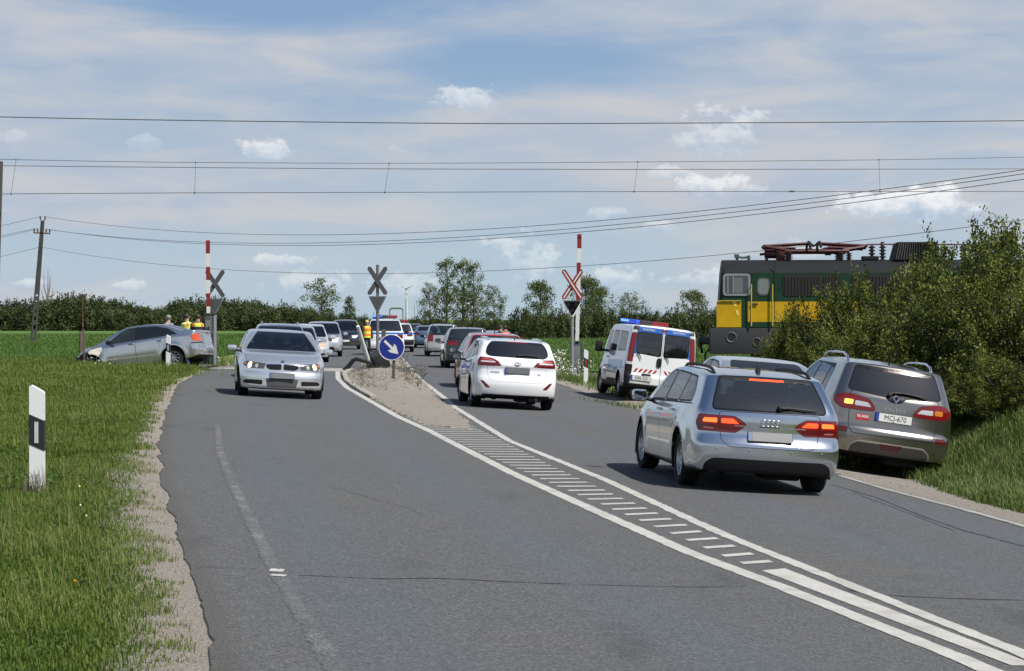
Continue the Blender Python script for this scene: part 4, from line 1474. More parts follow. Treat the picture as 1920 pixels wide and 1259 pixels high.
    for s, kd in ((-1, 'L'), (1, 'R')):
        add_mirror(c, root, .80, 1.03, s, paintm, (.22, .12, .17))
        for y in (.10, -.86): add_handle(c, root, kd, y, .93 + (.03 if y < 0 else 0), paintm)
        P = []
        for y, u in ((.22, -.01), (.12, .05), (-.1, .078), (-.6, .082), (-1.15, .078), (-1.42, .05), (-1.50, -.01)):
            q, nn = c.hit('T', s * .615, y); P.append(q + Vector((0, 0, u)))
        b = MB(); b.tube(P, [.022, .020, .017, .016, .017, .020, .022], 8); b.obj('roof_rail', CHROME, root)
    wiper(c, root, 'B', [(-.10, 1.175), (-.05, 1.215), (.10, 1.228), (.30, 1.215), (.45, 1.195)], rad=.016, piv=.03)
    antenna(c, root, 0, -1.45, h=.06, back=.05)
    add_seats(c, root, .10, -.78, z=.68)
    return root

SPEC_TOURER = dict(W=1.78, yr=-2.26, yf=2.225, axles=[1.325, -1.325], wr=.318, rear_lim=-1.2,
    top=[(-2.26, 1.400), (-1.8, 1.425), (-.9, 1.460), (0, 1.462), (.35, 1.425), (.7, 1.32), (1.15, 1.06), (1.32, .985), (1.7, .92), (2.05, .82), (2.225, .70)],
    belt=[(-2.26, 1.065), (-1.3, 1.035), (0, .97), (1.2, .925), (1.32, .91), (1.9, .81), (2.225, .63)],
    wid=[(-2.26, .935), (-2.05, .97), (-1.3, 1.0), (0, .99), (1.3, .99), (1.9, .94), (2.225, .85)],
    low=[(-2.26, .26), (-1.9, .22), (-1, .19), (1, .19), (2.0, .19), (2.225, .21)],
    pr=[(.2, .07), (.36, .015), (.5, .0), (.62, .02), (.70, .05), (.83, .07), (.90, .055), (1.0, .09), (1.07, .14), (1.4, .40)],
    pf=[(.2, .06), (.35, 0), (.55, .02), (.75, .12)], fade_r=1.4, kr=.19, kf=.26, corner=.14, tumble=.33, crown=.045)
def build_tourer(name, loc, rot, paintm, scale=1.0):
    c = Car(SPEC_TOURER, 1.2)
    c.arches()
    tg = c.panel('B', [(-.63, 1.03), (-.60, .66), (-.50, .565), (.50, .565), (.60, .66), (.63, 1.03)], 'tailgate', paintm, r=.07, gap=.006, gapm=mat('shade_groove', (.16, .165, .175), .5))
    c.panel('B', [(-.56, 1.095), (.56, 1.075), (.645, 1.13), (.62, 1.27), (.53, 1.385), (-.53, 1.385), (-.62, 1.27), (-.645, 1.13)], 'rear_window', G_DARK, r=.06, gap=.016, gapm=GLOSSBLACK)
    c.panel('B', [(-.22, 1.378), (.22, 1.378), (.20, 1.398), (-.20, 1.398)], 'brake_lamp', RED)
    for k in 'LR':
        p = c.panel('B' + k, [(.405, .895), (.60, .885), (1.06, .885), (1.10, .97), (1.07, 1.055), (.72, 1.045), (.52, .985)], 'tail_light', RED, r=.025, gap=.006)
        c.patch('B' + k, [(.44, .905), (1.06, .892), (1.08, .925), (.50, .935)], REDDARK, 0, p)
        c.panel('B' + k, [(.56, .955), (.98, .955), (.98, .985), (.60, .985)], 'reversing_lamp', CLEARLENS, r=.012, parent=p)
        c.panel('B' + k, [(.65, 1.005), (.98, 1.010), (.96, 1.028), (.70, 1.025)], 'indicator_lamp', mat('pink_lens', (.40, .10, .10), .15), r=.008, parent=p)
        s = 1 if k == 'R' else -1
        c.panel('B', [(s*.555, .435), (s*.63, .435), (s*.735, .555), (s*.74, .575), (s*.69, .56)], 'reflector', RED, r=.012, gap=.008)
        c.panel(k, [(.88, .24), (.92, .93), (-.02, .965), (-.06, .24)], 'door', paintm, r=.06, gap=.006)
        c.panel(k, [(-.075, .24), (-.035, .965), (-1.06, 1.02), (-1.06, .78), (-.86, .52), (-.80, .24)], 'door', paintm, r=.05, gap=.006)
        c.patch(k, [(.93, .945), (-1.30, 1.055), (-1.75, 1.10), (-1.48, 1.29), (-.9, 1.375), (.2, 1.382), (.5, 1.28)], BLACK, .04)
        c.panel(k, [(.84, .968), (-.02, .995), (-.05, 1.36), (.18, 1.362), (.44, 1.28)], 'side_window', G_CLEAR, r=.03)
        c.panel(k, [(-.10, 1.00), (-.98, 1.05), (-1.0, 1.335), (-.13, 1.36)], 'side_window', G_CLEAR, r=.03)
        c.panel(k, [(-1.06, 1.06), (-1.66, 1.10), (-1.45, 1.26), (-1.08, 1.33)], 'side_window', G_TINT, r=.05)
        c.panel('F' + k, [(.45, .66), (.95, .68), (1.1, .80), (.55, .75)], 'headlight', LAMPDARK, r=.02)
    c.patch('B', [(-.74, .15), (.74, .15), (.70, .30), (-.70, .30)], BLACK, .03)
    c.panel('F', [(-.64, .985), (.64, .985), (.53, 1.36), (-.53, 1.36)], 'windscreen', G_CLEAR, r=.05, gap=.02, gapm=BLACK)
    root = c.finish(name, loc, rot, paintm, scale)
    add_wheels(c, root, 5, 'spoke', .21, .21)
    add_plate(c, root, 'B', 0, .80, None, blur=True, w=.50)
    p, n = c.hit('B', 0, .945); rt = rot_to(n); M = rt.to_matrix()
    b = MB()
    b.tube([p + n * .006 + M @ Vector((.062 * math.cos(a), .034 * math.sin(a), 0)) for a in [2*math.pi*i/20 for i in range(21)]], .006, 6, False)
    for q in ([(-.028, -.018), (-.014, .020)], [(.014, -.020), (.028, .018)], [(-.022, -.004), (.022, .006)]):
        b.tube([p + n * .006 + M @ Vector((u, v, 0)) for u, v in q], .006, 6)
    b.obj('emblem', CHROME, root)
    p, n = c.hit('B', -.46, .755)
    text_mesh('badge_letters', 'HYUNDAI', .042, CHROME, .002, root, p + n * .004, rot_to(n))
    p, n = c.hit('B', .46, .735)
    text_mesh('badge_letters', 'i30', .062, CHROME, .002, root, p + n * .004, rot_to(n))
    for s, kd in ((-1, 'L'), (1, 'R')):
        add_mirror(c, root, .78, .95, s, BLACK, (.20, .11, .14))
        for y in (.10, -.84): add_handle(c, root, kd, y, .86 + (.03 if y < 0 else 0), CHROME)
        rail_curve(c, s * .56, list(np.linspace(.15, -1.65, 12)), .028, .017, 'roof_rail', CHROME, root)
    wiper(c, root, 'B', [(.0, 1.10), (.15, 1.118), (.35, 1.112), (.45, 1.105)])
    antenna(c, root, 0, -1.40, h=.10, back=.08)
    b = MB(); b.tube([(.42, -2.24, .22), (.42, -1.9, .24)], .032, 12); b.box((.42, -1.85, .23), (.30, .42, .13), bev=.05); b.obj('exhaust', RIMDARK, root)
    add_seats(c, root, .10, -.78)
    return root

SPEC_SEDAN = dict(W=1.817, yr=-2.37, yf=2.15, axles=[1.38, -1.38], wr=.320, rear_lim=-.65, front_lim=-.3,
    top=[(-2.37, 1.02), (-2.2, 1.06), (-1.9, 1.075), (-1.65, 1.085), (-1.25, 1.24), (-.9, 1.365), (-.4, 1.418), (0, 1.415), (.3, 1.37), (.62, 1.245), (1.05, 1.02), (1.16, .975), (1.3, .955), (1.7, .895), (2.0, .815), (2.15, .73)],
    belt=[(-2.37, .93), (-1.4, .965), (0, .935), (1.1, .895), (1.3, .875), (1.8, .79), (2.15, .65)],
    wid=[(-2.37, .90), (-2.2, .945), (-1.4, 1.0), (0, .985), (1.4, .99), (1.85, .955), (2.15, .88)],
    low=[(-2.37, .27), (-1.9, .22), (-1, .18), (1, .18), (1.9, .17), (2.15, .18)],
    pr=[(.2, .08), (.36, .02), (.5, 0), (.68, .03), (.95, .06), (1.05, .06)],
    pf=[(.15, .06), (.25, .0), (.42, .0), (.50, .02), (.56, .045), (.66, .05), (.74, .09), (.8, .13)], fade_r=.5, fade_f=.8, kr=.16, kf=.25, corner=.12)
def build_sedan(name, loc, rot, paintm, scale=1.0, front=True, res=1.2, plain=False, spec=None, steer=0):
    c = Car(spec or SPEC_SEDAN, res)
    c.arches()
    c.panel('F', [(-.735, .995), (.735, .995), (.69, 1.06), (.555, 1.345), (-.555, 1.345), (-.69, 1.06)], 'windscreen', G_CLEAR, r=.04, gap=.016, gapm=BLACK)
    c.panel('B', [(-.63, 1.095), (.63, 1.095), (.55, 1.335), (-.55, 1.335)], 'rear_window', G_CLEAR if not plain else G_TINT, r=.05, gap=.018, gapm=BLACK)
    if not plain:
        c.panel('T', [(-.62, 1.22), (.62, 1.22), (.56, 1.60), (.40, 2.00), (-.40, 2.00), (-.56, 1.60)], 'bonnet', paintm, r=.05, gap=.004, gapm=mat('shade_groove', (.16, .165, .175), .5))
        for s in (-1, 1):
            g_ = c.panel('F', [(s*.022, .585), (s*.26, .58), (s*.335, .625), (s*.335, .685), (s*.022, .70)], 'kidney_grille', GLOSSBLACK, r=.03, gap=.014, gapm=CHROME)
            c.panel('F', [(s*.40, .265), (s*.78, .285), (s*.80, .325), (s*.74, .365), (s*.40, .365)], 'air_intake', BLACK, r=.03)
        c.panel('F', [(-.30, .225), (.30, .225), (.34, .40), (-.34, .40)], 'air_intake', mat('grille_grey', (.07, .07, .075), .5), r=.03)
    for k in 'LR':
        p = c.panel('F' + k, [(.47, .60), (.80, .605), (1.10, .655), (1.14, .72), (.98, .735), (.62, .715), (.44, .70)] if not plain else [(.47, .60), (.95, .62), (1.1, .72), (.5, .70)], 'headlight', LAMPDARK, r=.03, gap=.006)
        if not plain:
            c.panel('F' + k, c.circle('F', .86, .666, .060, 14), 'lit_lamp', LIT_HEAD, parent=p)
            c.panel('F' + k, c.circle('F', .66, .655, .045, 14), 'lamp_reflector', CLEARLENS, parent=p)
            c.patch('F' + k, [(1.0, .67), (1.09, .69), (1.10, .715), (1.0, .715)], ORANGE, 0, p)
        c.panel('B' + k, [(.50, .78), (1.05, .80), (1.12, .90), (1.0, .94), (.52, .92)], 'tail_light', RED, r=.03, gap=.006)
        c.panel(k, [(.86, .24), (.90, .90), (-.12, .935), (-.16, .24)], 'door', paintm, r=.06, gap=.006)
        c.panel(k, [(-.175, .24), (-.135, .935), (-1.12, .965), (-1.12, .74), (-.92, .52), (-.84, .24)], 'door', paintm, r=.05, gap=.006)
        c.patch(k, [(.80, .935), (-1.40, .985), (-1.12, 1.22), (-.8, 1.315), (-.2, 1.345), (.12, 1.335), (.35, 1.24)], BLACK, .04)
        c.panel(k, [(.72, .955), (-.12, .975), (-.15, 1.325), (.10, 1.318), (.30, 1.25)], 'side_window', G_CLEAR if not plain else G_TINT, r=.03)
        c.panel(k, [(-.20, .977), (-1.0, .99), (-1.05, 1.21), (-.78, 1.295), (-.23, 1.325)], 'side_window', G_CLEAR if not plain else G_TINT, r=.04)
    root = c.finish(name, loc, rot, paintm, scale)
    add_wheels(c, root, 7, 'spoke', .215, .215, steer=steer)
    if not plain:
        add_plate(c, root, 'F', 0, .46, None, blur=True, w=.50)
        p, n = c.hit('F', 0, .755); rt = rot_to(n); M = rt.to_matrix()
        b = MB(); b.lathe([(0, 0), (.008, .036), (.0, .042), (-.004, .042)], 20, 'Z'); b.obj('emblem', mat('dark_badge', (.05, .06, .09), .3), root, p + n * .004, rt)
        antenna(c, root, 0, -.95, fin=True)
    for s, kd in ((-1, 'L'), (1, 'R')):
        add_mirror(c, root, .62, .93, s, paintm, (.20, .12, .12), glassface=-1)
        for y in (-.02, -.92): add_handle(c, root, kd, y, .83 + (.02 if y < 0 else 0), paintm)
    add_seats(c, root, .0, -.82)
    return root

# ---- the crashed saloon: nose crumpled on its left
def crumple(v):
    k = smooth(1.05, 2.1, v.y) * smooth(.55, -.35, v.x)
    if k > 0:
        n = Vector((math.sin(v.y * 17 + v.z * 11), math.sin(v.z * 19 + v.x * 9 + 1.3), math.sin(v.x * 13 + v.y * 15 + .7)))
        v = v + n * (.045 * k)
        v.y -= .22 * k * (1.15 - v.z)
        v.x += .06 * k
        if v.z > .7: v.z += .03 * math.sin(v.y * 9) * k - .05 * k * smooth(1.5, 2.1, v.y)
    return v
SPEC_WRECK = dict(W=1.702, yr=-2.20, yf=2.16, axles=[1.31, -1.31], wr=.316, rear_lim=-.5, front_lim=-.3, arch=1.2,
    top=[(-2.20, 1.06), (-2.0, 1.095), (-1.72, 1.105), (-1.3, 1.26), (-.95, 1.375), (-.4, 1.430), (0, 1.425), (.3, 1.375), (.62, 1.24), (1.05, 1.02), (1.16, .97), (1.3, .945), (1.7, .87), (2.0, .77), (2.16, .66)],
    belt=[(-2.20, .985), (-1.3, .985), (0, .935), (1.1, .885), (1.3, .86), (1.8, .76), (2.16, .58)],
    wid=[(-2.20, .90), (-2.0, .95), (-1.3, 1.0), (0, .985), (1.3, .99), (1.85, .955), (2.16, .88)],
    low=[(-2.20, .32), (-1.9, .25), (-1, .19), (1, .19), (1.9, .2), (2.16, .22)],
    pr=[(.2, .08), (.36, .02), (.5, 0), (.62, .03), (.95, .06), (1.08, .05)],
    pf=[(.15, .06), (.25, .0), (.45, .0), (.6, .04), (.8, .13)], fade_r=.5, fade_f=.8, kr=.16, kf=.25, corner=.12, flare=.03, sculpt=[crumple])
def build_wreck(name, loc, rot, paintm, scale=1.0):
    c = Car(SPEC_WRECK, 1.2)
    c.arches()
    cream = mat('bent_pale_fender', (.62, .58, .50), .5, 0, .2, 9, bump=.5)
    c.panel('F', [(-.69, .985), (.69, .985), (.65, 1.05), (.53, 1.355), (-.53, 1.355), (-.65, 1.05)], 'windscreen', G_CLEAR, r=.04, gap=.016, gapm=BLACK)
    c.panel('B', [(-.58, 1.125), (.58, 1.125), (.52, 1.345), (-.52, 1.345)], 'rear_window', G_TINT, r=.05, gap=.018, gapm=BLACK)
    for k in 'LR':
        c.panel('B' + k, [(.56, .74), (1.02, .76), (1.10, .90), (1.0, .96), (.58, .96)], 'tail_light', mat('tail_light_orange_red', (.50, .07, .02), .16, 0, .2, 30, coat=.6), r=.03, gap=.006)
        c.patch(k, [(-2.3, .68), (-1.90, .68), (-1.90, .715), (-2.3, .715)], BLACK)
        c.panel(k, [(.86, .22), (.90, .885), (-.12, .935), (-.16, .22)], 'door', paintm, r=.06, gap=.007)
        c.panel(k, [(-.175, .22), (-.135, .935), (-1.06, .98), (-1.06, .80), (-.86, .52), (-.78, .22)], 'door', paintm, r=.05, gap=.007)
        c.patch(k, [(1.3, .46), (-.80, .455), (-.80, .485), (1.3, .49)], mat('shiny_strip', (.62, .63, .64), .2, .6), .0)
        c.patch(k, [(.82, .925), (-1.50, 1.010), (-1.20, 1.215), (-.8, 1.325), (-.2, 1.360), (.12, 1.345), (.35, 1.25)], BLACK, .04)
        c.panel(k, [(.74, .945), (-.12, .975), (-.15, 1.335), (.10, 1.325), (.30, 1.255)], 'side_window', G_TINT, r=.03)
        c.panel(k, [(-.20, .98), (-.98, 1.00), (-.98, 1.235), (-.78, 1.30), (-.23, 1.335)], 'side_window', G_DARK, r=.03)
        c.panel(k, [(-1.02, 1.003), (-1.42, 1.022), (-1.18, 1.19), (-1.02, 1.225)], 'side_window', G_DARK, r=.03)
    # left side of the nose torn off
    tear = mat('torn_engine_bay', (.016, .016, .015), .8, .1, .5, 9, bump=.7)
    c.patch('L', [(1.10, .10), (1.22, .62), (1.40, .79), (1.95, .70), (2.4, .55), (2.4, .10)], tear)
    c.panel('L', [(.92, .56), (.94, .88), (1.30, .84), (1.42, .78), (1.28, .66), (1.10, .52)], 'fender', cream, r=.03)
    c.patch('F', [(-.9, .15), (.1, .15), (.1, .60), (-.9, .66)], tear)
    c.panel('FL', [(.60, .60), (.95, .62), (1.15, .70), (.62, .72)], 'headlight', mat('broken_lamp', (.4, .37, .33), .25, .2, .3, 12), r=.02)
    root = c.finish(name, loc, rot, paintm, scale)
    add_wheels(c, root, 9, 'mesh', .205, .20, steer=R(14))
    add_mirror(c, root, .66, .925, -1, BLACK, (.18, .11, .13)); add_mirror(c, root, .66, .925, 1, BLACK, (.18, .11, .13))
    for s, kd in ((-1, 'L'), (1, 'R')):
        for y in (-.02, -.92): add_handle(c, root, kd, y, .83 + (.035 if y < 0 else 0), CHROME, .19)
    b = MB()
    for k in range(16):
        p = Vector((-.55 + rng.uniform(-.25, .2), 1.35 + rng.random() * .6, .35 + rng.random() * .3))
        q = p + Vector((rng.uniform(-.2, .2), rng.uniform(-.3, .3), rng.uniform(-.2, .2)))
        b.tube([p, (p + q) / 2 + Vector((0, 0, rng.uniform(-.05, .05))), q], rng.uniform(.008, .03), 6)
    b.obj('bent_engine_parts', tear, root)
    b = MB(); b.box((-.72, -1.72, .20), (.24, .012, .26), Euler((R(-18), 0, 0))); b.obj('mud_flap', mat('blue_rubber', (.03, .05, .12), .6), root)
    add_seats(c, root, .0, -.82)
    return root

SPEC_VAN = dict(W=1.904, yr=-2.40, yf=2.38, axles=[1.55, -1.55], wr=.325, arch=1.2, rear_lim=-2.0, front_lim=.4,
    top=[(-2.40, 1.925), (-1.9, 1.945), (-.5, 1.962), (.6, 1.955), (.95, 1.90), (1.25, 1.70), (1.75, 1.24), (1.90, 1.14), (2.2, .98), (2.38, .80)],
    belt=[(-2.40, 1.20), (0, 1.16), (1.3, 1.10), (1.75, 1.02), (1.95, .98), (2.2, .84), (2.38, .66)],
    wid=[(-2.40, .965), (-2.2, .985), (0, 1.0), (1.5, .99), (2.0, .95), (2.38, .84)],
    low=[(-2.40, .30), (-1.9, .27), (0, .25), (1.9, .25), (2.38, .26)],
    pr=[(.2, .06), (.40, 0), (.60, .0), (.66, .03), (1.2, .045), (1.9, .13)],
    pf=[(.2, .05), (.4, 0), (.6, .02), (.9, .12)], fade_r=.7, kr=.06, kf=.26, tumble=.085, tumble2=.03, corner=.085, round=.07, crown=.035, beltx=.965, edge=.90, flare=.02)
def build_van(name, loc, rot, paintm, scale=1.0):
    c = Car(SPEC_VAN, 1.1)
    c.arches()
    blue = mat('police_blue', (.022, .11, .42), .3, 0, .05, 20, coat=.4)
    red = mat('chevron_red', (.36, .012, .02), .35, 0, .1, 20)
    pillar = mat('dark_pillar', (.03, .03, .034), .4)
    # rear: blue frame, two doors with windows
    for s in (-1, 1):
        d = c.panel('B', [(s*.008, .42), (s*.80, .42), (s*.80, 1.88), (s*.008, 1.88)], 'rear_door', paintm, r=.03, gap=.007)
        c.patch('B', [(s*.014, 1.735), (s*.798, 1.735), (s*.798, 1.878), (s*.014, 1.878)], blue, .01, d)
        c.patch('B', [(s*.66, 1.17), (s*.798, 1.17), (s*.798, 1.86), (s*.66, 1.86)], blue, .01, d)
        c.panel('B', [(s*.045, 1.165), (s*.65, 1.205), (s*.675, 1.26), (s*.665, 1.70), (s*.62, 1.735), (s*.045, 1.735)], 'rear_window', G_DARK, r=.05, gap=.022, gapm=GLOSSBLACK, parent=d)
        # chevron stripes: each a slanted quad
        for k in range(6):
            x0 = .075 + k * .125
            q = [(s*x0, .80), (s*(x0 + .062), .80), (s*(x0 + .062 + .072), .70), (s*(x0 + .072), .70)]
            if x0 + .13 < .80: c.patch('B', q, red, 0, d)
        kk = 'R' if s > 0 else 'L'
        c.patch('B' + kk, [(.805, 1.07), (.97, 1.07), (.97, 1.90), (.805, 1.90)], pillar)
        c.panel('B' + kk, [(.825, .96), (1.0, .96), (1.0, 1.70), (.83, 1.70)], 'tail_light', RED, r=.03, gap=.006)
        c.panel('B' + kk, [(.835, 1.72), (.975, 1.72), (.975, 1.79), (.84, 1.79)], 'marker_lamp', CLEARLENS, r=.02)
        c.panel('B' + kk, [(.83, .90), (.98, .90), (.98, .95), (.83, .95)], 'reversing_lamp', CLEARLENS, r=.01)
    c.panel('B', [(-.075, 1.80), (.075, 1.80), (.075, 1.85), (-.075, 1.85)], 'brake_lamp', RED, r=.01)
    c.panel('B', [(-.98, .2), (.98, .2), (.98, .405), (-.98, .405)], 'bumper', BLACK, r=.04)
    for kk in 'LR':
        c.patch('B' + kk, [(.81, .40), (1.06, .40), (1.06, .89), (.81, .89)], BLACK, .04)
        c.patch(kk, [(-1.12, .26), (1.12, .26), (1.12, .47), (-1.12, .47)], BLACK, .02)
        c.patch(kk, [(1.15, .66), (-1.95, .74), (-1.95, .98), (1.15, .96)], mat('police_light_blue', (.04, .14, .42), .3, 0, .05, 20, coat=.7), .02)
        c.panel(kk, [(1.34, .40), (1.42, 1.10), (.42, 1.16), (.40, .40)], 'front_door', paintm, r=.07, gap=.007)
        c.panel(kk, [(1.28, 1.16), (.50, 1.19), (.50, 1.72), (.82, 1.74), (.98, 1.68)], 'side_window', G_TINT, r=.04, gap=.02, gapm=BLACK)
        c.panel(kk, [(.30, 1.20), (-.62, 1.22), (-.62, 1.73), (.30, 1.74)], 'side_window', G_DARK, r=.05, gap=.02, gapm=BLACK)
        c.panel(kk, [(-.78, 1.225), (-2.0, 1.24), (-1.96, 1.70), (-.78, 1.73)], 'side_window', G_DARK, r=.05, gap=.02, gapm=BLACK)
        c.patch(kk, [(.62, .50), (.92, .50), (.92, .66), (.62, .66)], blue, .01)
        c.panel('F' + kk, [(.5, .70), (1.0, .72), (1.1, .95), (.62, .90)], 'headlight', LAMPDARK, r=.03)
    c.panel('F', [(-.74, 1.15), (.74, 1.15), (.66, 1.84), (-.66, 1.84)], 'windscreen', G_CLEAR, r=.06, gap=.02, gapm=BLACK)
    root = c.finish(name, loc, rot, paintm, scale)
    add_wheels(c, root, 8, 'cover', .205, .20, steer=R(4))
    add_plate(c, root, 'B', -.50, .555, 'KBR-525')
    for s, kd in ((-1, 'L'), (1, 'R')):
        b = MB(); p, n = c.hit(kd, 1.26, 1.18)
        b.box((p.x + s*.20, p.y, 1.28), (.20, .12, .30), bev=.05); b.tube([(p.x, p.y, 1.18), (p.x + s*.16, p.y, 1.20)], .035, 8)
        b.obj('mirror_housing', BLACK, root)
        add_handle(c, root, kd, .55, 1.02, BLACK, .2)
    for xx, ww in ((-.40, .44), (.40, .44)):
        p, n = c.hit('B', xx, 1.818)
        text_mesh('police_lettering', 'REND\u0150RS\u00c9G', .058, PLATEW, .0008, root, p + n * .003, rot_to(n), bold=.0006)
    p, n = c.hit('B', -.06, 1.00)
    b = MB(); b.prism(round_poly([(-.06, -.12), (.06, -.12), (.06, .12), (-.06, .12)], .055), -.012, .012, 'XY')
    b.obj('door_handle', BLACK, root, p + n * .01, rot_to(n))
    b = MB(); p, n = c.hit('B', -.36, .655); b.box(p + n * .01, (.24, .03, .05), bev=.012); b.obj('plate_lamp', BLACK, root)
    for s in (-.62, .10):
        wiper(c, root, 'B', [(s, 1.21), (s + .05, 1.12), (s + .09, 1.03)], rad=.012, piv=.028)
    light_bar(c, root, .80, 1.30)
    return root
BLUE_LIT = lamp('lit_blue_beacon', (.06, .16, 1.0), 2.2)
BLUE_LENS = mat('blue_beacon_lens', (.015, .05, .42), .12, 0, .1, 20, coat=.5)
RED_LENS = mat('red_beacon_lens', (.22, .01, .012), .15, 0, .1, 20, coat=.5)
def light_bar(c, root, y, w, h=.11, flash=True):
    p, n = c.hit('T', 0, y)
    z = p.z
    b = MB(); b.box((0, y, z + .045), (w * .98, .22, .035), bev=.012)
    for s in (-1, 1): b.box((s * w * .36, y, z + .01), (.06, .18, .06))
    o = b.obj('light_bar', BLACK, root)
    def seg(x0, x1, m, nm):
        b = MB(); b.box(((x0 + x1) / 2, y, z + .06 + h / 2), (x1 - x0, .25, h), bev=.025); b.obj(nm, m, o)
    seg(-w / 2, -w * .22, BLUE_LENS, 'blue_beacon')
    if flash:
        b = MB(); b.box((-w * .44, y - .122, z + .06 + h * .55), (w * .17, .02, h * .5), bev=.008); b.obj('lit_beacon', BLUE_LIT, o)
    seg(-w * .215, -w * .12, mat('blue_dome', (.03, .10, .62), .15, 0, .1, 20), 'blue_beacon')
    seg(-w * .115, w * .14, mat('smoked_lens', (.04, .03, .04), .2), 'speaker_grille')
    seg(w * .145, w / 2, RED_LENS, 'red_beacon')
    # taller dome in front of the dark middle
    return o

# ---- plain cars for the queue farther off
SPEC_HATCH = dict(W=1.75, yr=-2.0, yf=2.12, axles=[1.27, -1.27], wr=.315, rear_lim=-1.0, front_lim=-.3,
    top=[(-2.0, 1.475), (-1.5, 1.50), (-.6, 1.530), (.1, 1.525), (.4, 1.48), (.75, 1.34), (1.2, 1.05), (1.32, .99), (1.7, .93), (2.0, .83), (2.12, .73)],
    belt=[(-2.0, 1.05), (-1.2, 1.03), (0, .97), (1.2, .93), (1.32, .92), (1.8, .83), (2.12, .66)],
    wid=[(-2.0, .935), (-1.8, .97), (-1.2, 1.0), (0, .99), (1.3, .99), (1.8, .95), (2.12, .87)],
    low=[(-2.0, .28), (-1.6, .22), (-1, .19), (1, .19), (1.9, .19), (2.12, .20)],
    pr=[(.2, .07), (.36, .015), (.5, .0), (.64, .03), (.85, .06), (1.05, .12), (1.48, .32)],
    pf=[(.15, .06), (.3, .0), (.5, .0), (.62, .03), (.8, .12)], fade_r=1.2, kr=.15, kf=.25, corner=.13, tumble=.33)
SPEC_MPV = dict(SPEC_HATCH, W=1.83, yr=-2.3, yf=2.2, axles=[1.4, -1.4], wr=.325,
    top=[(-2.3, 1.66), (-1.6, 1.70), (-.4, 1.725), (.2, 1.70), (.6, 1.58), (1.2, 1.20), (1.42, 1.09), (1.8, .98), (2.2, .76)],
    belt=[(-2.3, 1.10), (-1.2, 1.08), (0, 1.02), (1.2, .98), (1.4, .96), (1.9, .85), (2.2, .66)],
    wid=[(-2.3, .95), (-2.1, .98), (-1.2, 1.0), (1.3, .99), (1.9, .95), (2.2, .86)],
    low=[(-2.3, .28), (-1.6, .24), (1.9, .22), (2.2, .23)],
    pr=[(.2, .07), (.36, .015), (.5, .0), (.64, .03), (.9, .05), (1.12, .09), (1.66, .26)], tumble=.25)
